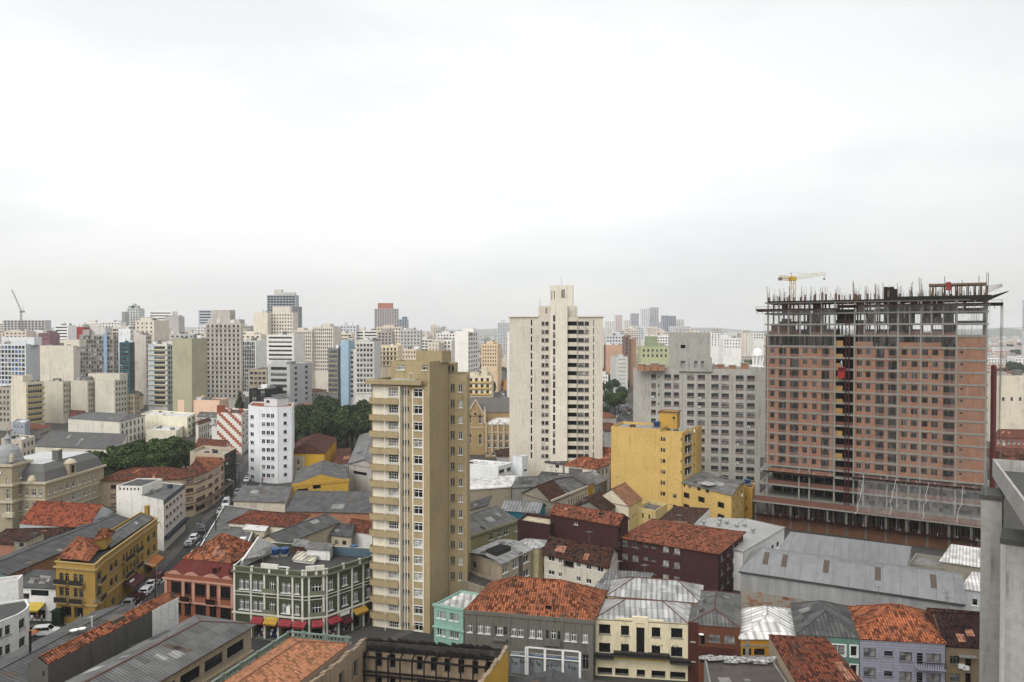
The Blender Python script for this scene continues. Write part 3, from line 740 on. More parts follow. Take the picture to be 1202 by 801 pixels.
t.body(0, c1z, CREAM_L, {0: [dict(px=[(649.2, 651.8)], py=(650, 374, 374 + 9.74 * 16, 17, 7.6), s='gfine', name='stair_window', vars=(0, 1, 4))]}, pts=c1, lip=CREAM)
c2 = quad(632, 677, 240.6, 6, 14, 'l'); t.body(zt - .4, c1z - .15, CREAM, {0: [dict(px=[(640.3, 642.5)], py=(640, 365, 365, 1, 6), s='gfine')]}, pts=c2, name='penthouse_wall', lip=CREAM_L)
c3 = quad(645.5, 672.5, 243, 6, 10, 'l'); c3 = [c3[0] + (c3[1] - c3[0]) * .30, c3[1], c3[2], c3[3] + (c3[2] - c3[3]) * .1, ray(645.5, 247)]
t.body(c1z - .8, zat(335, 243), CREAM_L, {0: [dict(px=[(659, 660.6), (661.3, 662.8)], py=(660, 345, 345, 1, 10), s='gfine')], 4: [dict(px=[(647, 648.2), (650, 651.2)], py=(648, 347, 347, 1, 10), s='gfine')]}, pts=c3, name='penthouse_wall', lip=CREAM)
mb = MB()
for px, y0 in ((659, 325), (633, 354), (634, 350)): p = ray(px, 246); mb.tube((p.x, p.y, zat(358, 246)), (p.x, p.y, zat(y0, 246)), .05, STEEL)
t.part(mb, 'antenna')
mb = MB(); t.bx(mb, 0, t.u(0, 677.6), t.u(0, 678.2), 3, zt - 1, -.01, .12, GREYF); t.part(mb, 'drain_pipe')
t.done()

# --- grey concrete block with deep windows
CGREY = wall((.43, .42, .385), .6, (.12, .11, .09)); CGREY2 = wall((.40, .39, .36), .4)
q = quad(743.5, 893, 224, 15, ('px', 903), 'r')
q[2] = q[1] + Vector((5.0, 17.0)); q[3] = q[0] + (q[2] - q[1])
t = Building('office_block', 'long bare grey concrete block with ten columns of recessed windows, beside the brick construction site', 'office block', q)
cols = [(764.6, 770.2), (780, 788), (791.2, 797.4), (806.8, 815), (819.3, 827.9), (835.2, 843.8), (847.4, 856), (864, 873.2), (877.2, 886.4)]
zt = t.z(0, 820, 433)
t.body(0, zt, CGREY, {0: [dict(px=cols, py=(820, 442.4, 442.4 + 10.62 * 13, 14, 4.4), s='gsash', vars=(1, 2, 4, 2)), dict(px=[(772.8, 774.2)], py=(773, 442.4, 442.4 + 10.62 * 6, 7, 3), s='dfine', name='vent_window')],
                      1: [dict(n=3, f=.35, m=2, z=(zt - .6, 2.8, 13, .9, 1.3), s='dsash', name='side_window')]}, lip=CGREY2, deckm=deck((.2, .19, .17)))
mb = MB()
for c in cols:                                         # reddish sills and thin fins between the bays
    for k in range(14):
        z = t.z(0, 820, 442.4 + 10.62 * k) - .66; t.bx(mb, 0, t.u(0, c[0]), t.u(0, c[1]), z - .45, z, -.01, .12, wall((.27, .20, .165), .5))
t.part(mb, 'window_sill')['kind'] = 'stuff'
mb = MB()
for px in (775.5, 789.6, 800.5, 817, 830.5, 845.6, 859.5, 875.3): t.bx(mb, 0, t.u(0, px), t.u(0, px) + .3, 1, zt - 2, -.01, .16, CGREY2)
t.part(mb, 'facade_rib')
hb = quad(785, 834, 228, 15, 9, 'r'); hz1 = zat(390.5, 228)
t.body(zt - .9, zat(421, 227), CGREY2, {0: [dict(px=[(799, 804.5), (815, 819), (823, 826.5)], py=(810, 428, 428, 1, 8), s='nhole', name='roof_opening')]}, pts=quad(797, 836, 227, 15, 8, 'r'), name='penthouse_wall')
t.body(zt - .9, hz1, CGREY2, {0: [dict(px=[(799, 804.5)], py=(800, 407, 407, 1, 4), s='nhole', name='roof_opening')]}, pts=hb, name='penthouse_wall', deckm=deck((.3, .2, .15)))
mb = MB(); a = hb[0] + (hb[1] - hb[0]) * .3
for k in range(9):
    p = hb[0] + (hb[1] - hb[0]) * (.2 + .095 * k) + Vector((0, .8)); mb.tube((p.x, p.y, hz1 - .5), (p.x, p.y, hz1 + .9), .05, plain('rusty_steel', (.20, .09, .06), .8))
p, q_ = hb[0] + (hb[1] - hb[0]) * .2 + Vector((0, .8)), hb[0] + (hb[1] - hb[0]) * .96 + Vector((0, .8)); mb.tube((*p, hz1 + .8), (*q_, hz1 + .8), .05, plain('rusty_steel', (.20, .09, .06), .8)); t.part(mb, 'railing')
for x0, x1, y0 in ((748, 756, 428), (756.5, 763, 429), (764, 772, 427), (773, 780, 428.5), (828, 836, 429), (843, 850.5, 428.5), (856, 864, 429.5), (870, 879, 427)):
    mb = MB(); p = quad(x0, x1, 229, 15, 2); mb.prism(p, zt - .7, zat(y0, 229), brick((.33, .16, .09), (.27, .13, .075))); mb.prism(outset(p, .25), zat(y0, 229), zat(y0, 229) + .2, CGREY2); t.part(mb, 'brick_hut')
t.done()

# --- yellow building with a lower wing
YEL = wall((.60, .41, .14), .3, (.25, .15, .05)); YEL_D = wall((.55, .33, .07), .25)
q = quad(717.5, 775.5, 197, 24, 12, 'r'); A = (q[1] - q[0]).normalized(); Dv = (q[2] - q[1]).normalized()
q2 = quad(775.5, 801, 196.6, 24, 9, 'l'); 
t = Building('apartment_block', 'yellow painted block with a blank side and lower wing, in front of the grey block', 'apartment block', [q[0], q2[1], q2[2], q[3]])
zt = zat(504, 197)
yr = (516, 580, 6)
t.body(0, zt, YEL, {0: []}, pts=q, lip=YEL_D, deckm=deck((.3, .3, .29)))
yr = dict(px=[(778.3, 781.5)], py=(780, 516, 580.5, 6, 4.5), s='dsash', vars=(0, 1, 4)); yr2 = dict(px=[(776.0, 777.6)], py=(780, 516, 580.5, 6, 5), s='dfine')
q3 = [q2[0], q2[1], q2[1] + Dv * 3, q2[0] + Dv * 3]
t.body(0, zat(507, 197), YEL, {0: [yr, yr2, dict(px=[(790.5, 795)], py=(793, 583, 596, 2, 4.5), s='dsash'), dict(px=[(799.6, 800.6)], py=(800, 516, 555, 4, 4), s='dfine')]}, pts=q3, lip=YEL_D, par=.4)
q4 = [q2[1], ray(818.5, 203), ray(818.5, 203) + Dv * 8, q2[1] + Dv * 8]
t.body(0, zat(503.5, 203), YEL, {0: [dict(px=[(804, 813)], py=(808, 516, 554.5, 4, 11), s='nholeb', name='balcony_opening'), dict(px=[(815.4, 816.6)], py=(816, 522, 560, 4, 4), s='dfine')]}, pts=q4, lip=YEL_D, deckm=deck((.3, .3, .29)))
mb = MB()
for k in range(4):
    i0 = Building.u(t, 0, 804, q4), Building.u(t, 0, 813, q4); z = zat(520 + 12.8 * k, 200)
    for u in (i0[0] + .2, (i0[0] + i0[1]) / 2): t.bx(mb, 0, u, u + .09, z - .5, z + 1.9, -.35, -.2, WHITE, q4)
    t.bx(mb, 0, i0[0], i0[1], z + .5, z + .58, -.3, -.2, WHITE, q4); t.bx(mb, 0, i0[0] + 1.0, i0[1], z - .5, z + .45, -.6, -.3, glass(3), q4)
t.part(mb, 'balcony_rail')
hd = quad(774, 795, 203, 24, 4.5, 'r'); t.body(zt - .8, zat(484.5, 203), YEL_D, {0: [dict(px=[(790, 792.5)], py=(791, 491, 491, 1, 3), s='dfine')]}, pts=hd, name='head_house_wall', lip=YEL_D, par=.2)
t.band(zat(484.5, 203) - .1, zat(484.5, 203) + .15, .3, wall((.30, .14, .08), .4), pts=hd, name='roof_edge')
lw = [ray(801, 193.5), ray(859.5, 176.5), ray(875, 187)]; lw = para(*lw); lz = zat(566, 193.5)
lz = 10.9
lw = [roofpt(801.5, 567, lz), roofpt(859.5, 582, lz), roofpt(874.5, 566, lz)]; lw = para(*lw)
t.body(0, lz, YEL, {0: [dict(px=[(803, 805), (808.6, 812.2), (819, 823), (829, 833)], py=(815, 573.2, 573.2, 1, 4), s='dfine'), dict(px=[(803, 809.8), (820.2, 828), (843, 851)], py=(825, 587.6, 601.5, 2, 6.5), s='dsash', vars=(0, 5)), ],
                    1: [dict(n=3, f=.3, m=1, z=(lz - .4, 3.0, 3, 1.0, 1.2), s='dsash')]}, pts=lw, name='wing_wall', top=None)
t.roof('gable', lz, .9, corrug((.27, .265, .25)), pts=lw, over=.3, name='wing_roof', wallmat=YEL)
an = para(roofpt(874.5, 571, 9), roofpt(884, 574, 9), roofpt(887, 569, 9)); t.body(0, 9, YEL_D, {0: [dict(px=[(876, 878)], py=(877, 585, 598, 2, 4), s='dfine')]}, pts=an, name='annex_wall', par=.3)
mb = MB(); mb.box((0, 0, 0), (3.6, 3.2, .3), corrug((.55, .55, .53), streak=.3), t.fm(0, t.u(0, 820, lw), lz + .75, lw)); t.part(mb, 'roof_patch')
t.done()
# ------------------------------------------------------------------ the unfinished brick building
BRK = brick((.275, .12, .06), (.19, .08, .042)); SLABC = wall((.31, .30, .26), .4); RUSTY = plain('rusty_steel', (.20, .09, .06), .8); PINK = wall((.25, .115, .085), .5)
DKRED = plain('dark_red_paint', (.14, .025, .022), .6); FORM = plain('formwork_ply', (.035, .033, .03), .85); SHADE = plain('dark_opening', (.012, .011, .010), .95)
q = [ray(898, 197), ray(1160, 171)]; d = (q[1] - q[0]).normalized(); nrm = Vector((-d.y, d.x)); DEP = 16
q = [q[0], q[1], q[1] + nrm * DEP, q[0] + nrm * DEP]
t = Building('unfinished_building', 'huge unfinished high-rise of bare brick and concrete behind netting, its top floors still open frames', 'construction site', q)
L = t.e(0)[3]; U = lambda x: t.u(0, 870 + x / 3.62)
FL = 2.93; ztop = t.z(0, 1030, 352.5)                  # top slab
zs = [ztop - FL * k for k in range(18)]
zb = t.z(0, 1030, 559)                                  # bottom of the brick storeys
floors = [z for z in zs if z > zb - 1]
mb = MB(); podium = [13.6, 10.2, 6.6]; PO = 6.5
for z in floors: t.bx(mb, 0, -.1, L + .1, z - .42, z, -DEP, .06, SLABC)
for z in podium: t.bx(mb, 0, -1.6, L + 1.5, z - .35, z, -DEP, PO if z < 9 else .3, SLABC)
t.part(mb, 'floor_slab')
colx = [110, 155, 197, 246, 290, 337, 395, 478, 520, 565, 620, 663, 712, 760, 805, 855, 912, 1045]
mb = MB()
for x in colx:
    u = min(L - .5, max(0, U(x))); 
    for o in (0, 7.5, 15.2):
        if o or x in (110, 395, 478, 663, 760, 912, 1045): t.bx(mb, 0, u, u + .38, 0, ztop, -o - .5, -o + (.02 if o == 0 else 0), SLABC)
        else:
            t.bx(mb, 0, u, u + .30, floors[3], ztop, -.7, -.36, SLABC)
            if x % 2 == 0: t.bx(mb, 0, u, u + .38, 0, floors[-1], -.5, .01, SLABC)
t.part(mb, 'column')
# brick infill with openings, one panel per storey
opens = [(124, 142, .9), (160, 192, .0), (208, 245, .0), (262, 282, .9), (303, 322, .9), (342, 376, .0), (493, 514, .9), (530, 551, .9), (572, 609, .0), (626, 664, .0), (682, 706, .9), (724, 750, .9), (770, 795, .9), (812, 838, .9), (861, 909, .0), (932, 944, 1.5)]
bw = MB()
for k in range(4, len(floors)):
    z0, z1 = floors[k], floors[k - 1] - .32
    if k == len(floors) - 1: continue
for k in range(3, len(floors) - 1):
    z0, z1 = floors[k + 1], floors[k] - .32
    a, dd, n, LL = t.e(0); off = n * .12
    for x0, x1 in ((112, 393), (480, 1044)):
        if k == 3 and x0 < 400: continue
        u0, u1 = U(x0), min(U(x1), L - .02)
        ops = sorted((max(u0 + .1, U(p)), min(u1 - .1, U(r)), s) for p, r, s in opens if x0 < p < x1)
        cur = u0
        P = lambda u, z, e=0.0: (*(a + dd * u + n * (.14 + e)), z)
        if k == 3 and x0 > 400:                      # upper storey: the masons are still laying it
            for p, r, hh in ((482, 560, 1.2), (666, 852, 1.1), (914, 1044, z1 - z0)):
                t.bx(bw, 0, U(p), min(U(r), L - .02), z0, z0 + hh, -.3, -.12, BRK)
            continue
        for o0, o1, s in ops:
            top = min(z1, z0 + (2.25 if s < 1.2 else 2.0)); bot = z0 + (s if s > 0 else (.75 if random.random() < .8 else .0))
            t.bx(bw, 0, cur, o0, z0, z1, -.32, -.14, BRK)
            if bot > z0: t.bx(bw, 0, o0, o1, z0, bot, -.32, -.14, BRK if s > 0 else PINK)
            if top < z1 - .05: t.bx(bw, 0, o0, o1, top, z1, -.32, -.14, BRK)
            cur = o1
        t.bx(bw, 0, cur, u1, z0, z1, -.32, -.14, BRK)
t.part(bw, 'brick_infill')
# gable wall to the right and back walls so the floors read dark inside
bw = MB()
for k in range(3, len(floors) - 1):
    z0, z1 = floors[k + 1], floors[k] - .32
    t.bx(bw, 1, .4, DEP - .4, z0, z1, -.3, -.1, BRK); t.bx(bw, 3, .4, DEP - .4, z0, z1, -.3, -.1, BRK)
t.part(bw, 'gable_wall')
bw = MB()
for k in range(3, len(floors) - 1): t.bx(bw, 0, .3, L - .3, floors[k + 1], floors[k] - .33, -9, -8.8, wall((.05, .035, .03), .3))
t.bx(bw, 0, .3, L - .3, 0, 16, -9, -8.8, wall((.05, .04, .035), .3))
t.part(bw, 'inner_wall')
# windows already fitted here and there
for p, r, s in opens:
    if s != .9: continue
    for k in range(4, len(floors) - 1):
        if random.random() < .4:
            z0 = floors[k + 1] + .92; w = U(r) - U(p) - .06
            t.inst(win_mesh(round(w * 20) / 20, 1.3, 'gsash', random.choice((0, 5, 5)), (0, 1)), t.fm(0, U(p) + .03, z0) @ Matrix.Translation((0, .1, 0)), 'window')
# podium: parapets of pinkish boards, brick patches, shores
mb = MB()
for z0, z1, x0, x1, m in ((13.6, 14.5, 112, 400, BRK), (10.2, 11.2, 112, 478, PINK), (10.2, 11.3, 480, 1044, PINK), (13.6, 14.6, 480, 1044, PINK), (15.0, 16.0, 112, 393, BRK), (15.4, 16.3, 480, 700, BRK)):
    t.bx(mb, 0, U(x0), min(U(x1), L - .05), z0, z1, -.6, -.4, m)
t.bx(mb, 0, -1.5, L + 1.4, 6.6, 7.5, PO - .2, PO - .05, PINK); t.bx(mb, 0, -1.5, L + 1.4, 6.604, 6.62, .1, PO - .25, wall((.12, .10, .085), .5)); t.bx(mb, 0, -1.5, L + 1.4, 7.5, 7.95, PO - .17, PO - .08, PINK); t.part(mb, 'parapet')
mb = MB(); t.bx(mb, 0, -1.0, L, 0, 2.9, PO - 1.0, PO - .7, BRK)
for k in range(13): u = -1.2 + (L + 2.2) * k / 12; t.bx(mb, 0, u, u + .5, 0, 6.3, PO - 1.3, PO - .65, SLABC); t.part(mb, 'base_wall')
mb = MB(); u = .4
while u < L - .3:
    if random.random() < .8:
        p = t.fm(0, u, 3.3) @ Vector((0, -PO + random.uniform(.5, 2.4), 0)); mb.tube(p, p + Vector((0, 0, 2.95)), .045, RUSTY if random.random() < .6 else GREYF, 4)
    u += .55
t.part(mb, 'shoring')['kind'] = 'stuff'
# the open frames on top: shores, formwork skirt, starter bars
mb = MB()
for k in range(0, 3):
    u = .3
    while u < L - .2:
        for o in (random.uniform(.2, 3), random.uniform(4, 12)):
            if random.random() < (.28 if k < 2 else .15): p = t.fm(0, u + random.uniform(-.2, .2), floors[k + 1]) @ Vector((0, o, 0)); mb.tube(p, p + Vector((0, 0, FL - .33)), .035, STEEL if random.random() < .6 else RUSTY, 4)
        u += .62
t.part(mb, 'shoring')['kind'] = 'stuff'
mb = MB()
for x0, x1, k in ((600, 690, 0), (690, 735, 1), (752, 800, 0), (800, 855, 0), (855, 905, 1), (600, 700, 1), (760, 850, 1), (640, 700, 2), (862, 905, 2), (945, 958, 0)):
    t.bx(mb, 0, U(x0), U(x1), floors[k + 1], floors[k] - .33, -6, -5.8 if random.random() < .5 else -2.0, FORM)
t.part(mb, 'stair_core')
mb = MB(); t.bx(mb, 0, U(112), U(1044), ztop - .02, ztop + .22, -DEP + .2, .5, FORM)
t.bx(mb, 0, U(610), L + .6, ztop + .2, ztop + .75, -12, .55, FORM); t.part(mb, 'formwork')
mb = MB()                                              # tilted black tray at the right end
M = t.fm(0, L - 3.5, ztop + .3); pts_ = [(0, -.8, 0), (3.6, -.8, .1), (7.4, -.8, 1.3), (7.4, 6, 1.3), (3.6, 6, .1), (0, 6, 0)]; lo_ = [(x, y, z - (.9 if x < 7 else .15)) for x, y, z in pts_]
mb.face([M @ Vector(p) for p in pts_[:2] + pts_[4:]], FORM); mb.face([M @ Vector(p) for p in pts_[1:5]], FORM); mb.face([M @ Vector(p) for p in reversed(lo_[:2] + lo_[4:])], FORM); mb.face([M @ Vector(p) for p in reversed(lo_[1:5])], FORM)
for i in range(6): j = (i + 1) % 6; mb.face([M @ Vector(lo_[i]), M @ Vector(lo_[j]), M @ Vector(pts_[j]), M @ Vector(pts_[i])], FORM)
t.part(mb, 'formwork')
mb = MB(); rnd = random.Random(4)
def pole(u, o, h, r, m, lean=.0):
    p = t.fm(0, u, ztop + .2) @ Vector((0, o, 0)); mb.tube(p, p + Vector((rnd.uniform(-lean, lean), rnd.uniform(-lean, lean), h)), r, m, 5)
for x in colx[:-1]:                                     # stubs of the next storey's columns
    for o in (1, 8):
        u = U(x) + .2; 
        if rnd.random() < .8: t.bx(mb, 0, u - .25, u + .25, ztop + .2, ztop + rnd.uniform(1.2, 2.4), -o - .5, -o, rnd.choice((SLABC, RUSTY, plain('timber', (.24, .15, .09), .85))))
        for k in range(4): pole(u + rnd.uniform(-.3, .3), o + rnd.uniform(-.2, .5), rnd.uniform(2.2, 4.2), .03, RUSTY, .12)
t.part(mb, 'column_stub')
mb = MB()
for k in range(230): pole(rnd.uniform(.1, L - .2), rnd.uniform(0, 12), rnd.choice((.9, 1.3, 1.8, 2.0, 2.6)), .03, rnd.choice((RUSTY, STEEL, FORM)), .15)
for k in range(46): pole(rnd.uniform(.1, L - .2), rnd.uniform(0, 10), rnd.uniform(1.0, 2.0), .11, rnd.choice((plain('timber', (.24, .15, .09), .85), FORM, SLABC)), .05)
for x, h in ((108, 4.2), (330, 3.2), (472, 5), (478, 4.4), (568, 4.0), (600, 4.2), (718, 4.2), (757, 5.2), (762, 5), (868, 5.3), (938, 4.4), (1010, 5.2), (1040, 6), (1046, 5.8)): pole(U(x), 1, h, .07, RUSTY, .3)
for x in (608, 622, 636, 650): pole(U(x), 3, rnd.uniform(2.4, 3.6), .5, FORM)
t.part(mb, 'rebar')['kind'] = 'stuff'
mb = MB()                                              # timber deck being shuttered at the right
z = t.z(0, 1120, 335)
t.bx(mb, 0, U(795), U(1040), z, z + .5, -7, -.5, plain('timber', (.24, .15, .09), .85))
for x in (798, 812, 850, 880, 906, 925, 955, 985, 1012, 1036): t.bx(mb, 0, U(x), U(x) + .3, ztop + .4, z, -1, -.6, plain('timber', (.24, .15, .09), .85)); t.bx(mb, 0, U(x) + .5, U(x) + .7, ztop + .4, z, -6, -5.6, FORM)
for k in range(6): p = t.fm(0, L - .3, ztop + 1.2 + .35 * k) @ Vector((0, 1 + .5 * k, 0)); mb.tube(p, p + Vector((3.4, -.5, 1.6 - .2 * k)), .05, RUSTY, 4)
t.part(mb, 'shuttering')
mb = MB(); t.bx(mb, 0, U(868), U(890), z - 1.2, z + .8, -.3, -.15, plain('red_board', (.40, .03, .04), .6)); t.part(mb, 'red_board')
# catch platforms
for zc, out_, x0, x1 in ((t.z(0, 920, 363.5), 2.6, 70, 410), (t.z(0, 1090, 357.5), 2.4, 410, 1110), (t.z(0, 920, 553.5), 2.0, 100, 400), (t.z(0, 1090, 567.5), 2.0, 480, 1044), (3.6, 2.6, 90, 1060)):
    mb = MB(); u0, u1 = U(x0), U(x1); M = t.fm(0, 0, zc) @ Matrix.Translation((0, -PO + .7 if zc < 4 else 0, 0))
    for a_, b_ in ((0, .12),):
        P = [M @ Vector((u0, 0, -.5)), M @ Vector((u1, 0, -.5)), M @ Vector((u1, -out_, .15)), M @ Vector((u0, -out_, .15))]; D_ = Vector((0, 0, .10))
        mb.face(P, PINK); mb.face([p - D_ for p in reversed(P)], RUSTY)
        for i in range(4): j = (i + 1) % 4; mb.face([P[i] - D_, P[j] - D_, P[j], P[i]], DKRED)
    u = u0
    while u < u1: mb.tube(M @ Vector((u, 0, -1.2)), M @ Vector((u, -out_, .1)), .06, DKRED, 4); mb.tube(M @ Vector((u, -out_, .1)), M @ Vector((u, -out_ - .2, .75)), .04, WHITE if int(u * 10) % 3 == 0 else DKRED, 4); u += 1.3
    mb.tube(M @ Vector((u0, -out_ - .18, .7)), M @ Vector((u1, -out_ - .18, .7)), .05, DKRED, 4)
    t.part(mb, 'catch_platform')
# the shaft bay with the hoist mast
mb = MB()
for k in range(3, len(floors) - 1):
    t.bx(mb, 0, U(396), U(432), floors[k + 1] + .0, floors[k + 1] + .9 + .5 * (k % 2), -.6, -.4, plain('ochre_ply', (.42, .26, .09), .8)) if k < 9 or k % 2 else t.bx(mb, 0, U(396), U(476), floors[k + 1], floors[k + 1] + .8, -.7, -.5, PINK)
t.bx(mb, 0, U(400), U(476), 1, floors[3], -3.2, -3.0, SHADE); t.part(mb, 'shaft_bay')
mb = MB(); uc = U(455); M = t.fm(0, uc, 0)
zz = 6.7; zh = t.z(0, 994, 371)
for sx in (-.42, .42):
    for sy in (-1.9, -1.1): mb.tube(M @ Vector((sx, sy, zz)), M @ Vector((sx, sy, zh)), .09, DKRED, 5)
k = 0
while zz < zh - 1:
    for sx in (-.42, .42): mb.tube(M @ Vector((sx, -1.9, zz)), M @ Vector((sx, -1.1, zz + 1)), .05, DKRED, 4)
    mb.tube(M @ Vector((-.42 if k % 2 else .42, -1.9, zz)), M @ Vector((.42 if k % 2 else -.42, -1.9, zz + 1)), .06, DKRED, 4)
    if k % 3 == 0:
        mb.tube(M @ Vector((-.42, -1.5, zz)), M @ Vector((-.42, 0, zz)), .06, DKRED, 4); mb.tube(M @ Vector((.42, -1.5, zz)), M @ Vector((.42, 0, zz)), .06, DKRED, 4)
    zz += 1; k += 1
t.part(mb, 'hoist_mast')
t.done()
site = t
# the hoist car rides on the mast
hz_ = t.z(0, 990, 438); p = t.fm(0, U(430), hz_) @ Vector((0, -1.5, 0))
hc = empty('hoist_cage', p, 'red builders hoist cage riding up the dark red mast on the brick building', 'hoist')
RED = plain('red_paint', (.48, .02, .015), .5)
def child(mb, name, root, rot=True, **k):
    o = bpy.data.objects.new(name, mb.mesh(name, **k)); COL.objects.link(o); o.parent = root; return o
hc.rotation_euler = (0, 0, atan2(d.y, d.x))
mb = MB(); mb.box((-.8, -.7, -1.2), (.8, .7, .1), RED); mb.box((-.8, -.7, .1), (-.68, -.58, 1.4), RED); mb.box((.68, -.7, .1), (.8, -.58, 1.4), RED); mb.box((-.8, .58, .1), (.8, .7, 1.4), RED); mb.box((-.8, -.7, 1.4), (.8, .7, 1.55), RED); child(mb, 'cage', hc)
mb = MB(); mb.box((-.35, -.5, 1.55), (.35, .3, 2.6), plain('grey_motor', (.25, .25, .24), .5, .4)); mb.tube((0, 0, 2.6), (0, 0, 3.2), .12, WHITE); child(mb, 'motor', hc)
# netting hung in front of the facade and off the right end: translucent woven plastic
mb = MB(); rz = random.Random(12)                     # sheets, boards and brick stacks standing in the open storeys
for k in range(3):
    for x0, x1 in zip(colx, colx[1:]):
        for o in (5.5, 12.5):
            if rz.random() < (.34, .42, .5)[k]: t.bx(mb, 0, U(x0), U(x1), floors[k + 1], floors[k] - (.44 if rz.random() < .6 else 1.5), -o - .2, -o, rz.choice((FORM, wall((.13, .12, .11), .5), BRK)))
        if rz.random() < .6: t.bx(mb, 0, U(x0) + .3, U(x1), floors[k + 1], floors[k + 1] + rz.uniform(.5, 1.1), -1.2, -1.0, PINK if k == 2 else FORM)
t.part(mb, 'hoarding')['kind'] = 'stuff'
def netmat(base, streak):
    nm, tt, pp = nodes_of('debris_net')
    w = NT(tt); uv = w.n('ShaderNodeUVMap').outputs[0]
    sp = w.n('ShaderNodeSeparateXYZ', {0: uv}); wob = w.noise(uv, .25, 4, .6, (1, .15, 1))
    al = w.math('ADD', base, w.math('MULTIPLY', w.ramp(wob, [(.42, (0, 0, 0)), (.72, (1, 1, 1))]), streak)); seam = w.math('FRACT', w.math('DIVIDE', sp.outputs['X'], 3.1))
    al = w.math('MAXIMUM', al, w.math('MULTIPLY', w.math('LESS_THAN', seam, .025), .5))
    pp.inputs['Base Color'].default_value = (.30, .295, .285, 1); pp.inputs['Roughness'].default_value = .9; w.link(al, pp.inputs['Alpha']); return nm
NET1, NET2, NET3 = netmat(.06, .22), netmat(.14, .24), netmat(.32, .3)
def net(u0, u1, z0, z1, o0, o1, name, label, bulge=.35, n=(26, 14), edge=0, nm=None):
    nm = nm or NET1
    mb = MB(); P = {}
    for i in range(n[0] + 1):
        for j in range(n[1] + 1):
            a, b = i / n[0], j / n[1]; o = o0 + (o1 - o0) * b - bulge * sin(pi * b) * .6 + .12 * sin(i * 1.7 + j * .4) + .08 * sin(i * 4.1 - j)
            P[i, j] = t.fm(edge, u0 + (u1 - u0) * a, z0 + (z1 - z0) * b) @ Vector((0, -o, 0))
    for i in range(n[0]):
        for j in range(n[1]): mb.face([P[i, j], P[i + 1, j], P[i + 1, j + 1], P[i, j + 1]], nm)
    c = P[0, 0]; tag(mb.obj(name, off=tuple(c), smooth=True), label, 'netting', 'debris nets on the unfinished building')
zp1 = t.z(0, 920, 364); zp2 = t.z(0, 1090, 358)
net(-.1, U(408), t.z(0, 940, 556), zp1, .9, 2.4, 'debris_net', 'translucent debris net hung over the left third of the brick building')
net(U(500), L + .3, t.z(0, 1090, 570), zp2, .9, 2.3, 'debris_net', 'wide translucent debris net hung over the right two thirds of the brick building', n=(50, 14))
net(U(505), L, 7.0, t.z(0, 1090, 570), 7.6, 2.0, 'debris_net', 'slack debris net gathered in ropes over the lowest open storeys', bulge=.9, n=(40, 8), nm=NET2)
net(.2, DEP * .55, 8, zp2, 2.9, 2.9, 'debris_net', 'pale upright debris net standing off the right end of the brick building', n=(8, 20), edge=1, nm=NET3)
# ropes hanging over the lower storeys
for k in range(11):
    mb = MB(); u = U(530) + (L - U(530)) * k / 11.0; a = t.fm(0, u, 0)
    z1_, z0_ = t.z(0, 1090, 565), 5.6 + random.uniform(0, 2); prev = None
    for j in range(9):
        f = j / 8; p = a @ Vector((random.uniform(-.9, .9) * f * .6 - 1.2 * f, -2.2 - 5.5 * f, z1_ + (z0_ - z1_) * f))
        if prev is not None: mb.tube(prev, p, .03, GREYF if k % 3 else WHITE, 4)
        prev = p
    tag(mb.obj('net_rope', off=tuple(prev), uv=False), 'pale gathered rope hanging over the open lower storeys of the brick building', 'rope', 'ropes over the lower storeys')
# dark red end column of the scaffold stair
mb = MB(); p = t.fm(1, 1.0, 0) @ Vector((0, -1.3, 0)); mb.prism([(p.x, p.y), (p.x + .75, p.y + .2), (p.x + .6, p.y + 1.2), (p.x - .15, p.y + 1.0)], 0, zat(430, 172), plain('dull_red', (.22, .06, .05), .7))
mb.lathe([(.5, 0), (.3, .3), (0, .4)], (p.x + .3, p.y + .6, zat(430, 172)), plain('dull_red', (.22, .06, .05), .7), 10)
tag(mb.obj('rubbish_chute', off=(p.x, p.y, 0)), 'dull red upright rubbish chute on the right end of the brick building', 'chute')
# --- luffing crane behind the top floors
def lattice(mb, a, b, w, m, n, r=.07):
    a, b = Vector(a), Vector(b); d = (b - a).normalized(); s = d.orthogonal().normalized(); v = d.cross(s); C = [s * w / 2 + v * w / 2, s * w / 2 - v * w / 2, -s * w / 2 - v * w / 2, -s * w / 2 + v * w / 2]
    for c in C: mb.tube(a + c, b + c, r, m, 4)
    for k in range(n):
        p, q = a + (b - a) * (k / n), a + (b - a) * ((k + 1) / n)
        for i in range(4): j = (i + 1) % 4; mb.tube(p + C[i if k % 2 else j], q + C[j if k % 2 else i], r * .7, m, 4)
YCR = plain('crane_yellow', (.55, .33, .04), .5); pc = ray(930, 215)
cr = empty('tower_crane', (pc.x, pc.y, 0), 'yellow tower crane with a raised lattice jib standing behind the brick high-rise', 'crane')
zc = zat(329, 215); mb = MB(); lattice(mb, (0, 0, 0), (0, 0, zc), 1.3, YCR, 42); child(mb, 'mast', cr)
j0, j1 = Vector((0, 0, zc + .6)), Vector(((972 - 930) / 850 * 215, 2, zat(320.5, 215)))
mb = MB(); lattice(mb, j0, j1, .8, plain('crane_pale', (.62, .55, .40), .5), 12, .06); child(mb, 'jib', cr)
mb = MB(); lattice(mb, (0, 0, zc + .4), (-3.9, 0, zc + .7), .9, YCR, 4, .09); child(mb, 'counter_jib', cr)
mb = MB(); mb.box((-4.1, -.6, zc - .1), (-3.2, .6, zc + .8), GREYF); child(mb, 'counterweight', cr)
mb = MB(); mb.box((-.8, -.9, zc - .2), (.8, .9, zc + .9), YCR); child(mb, 'cab', cr)
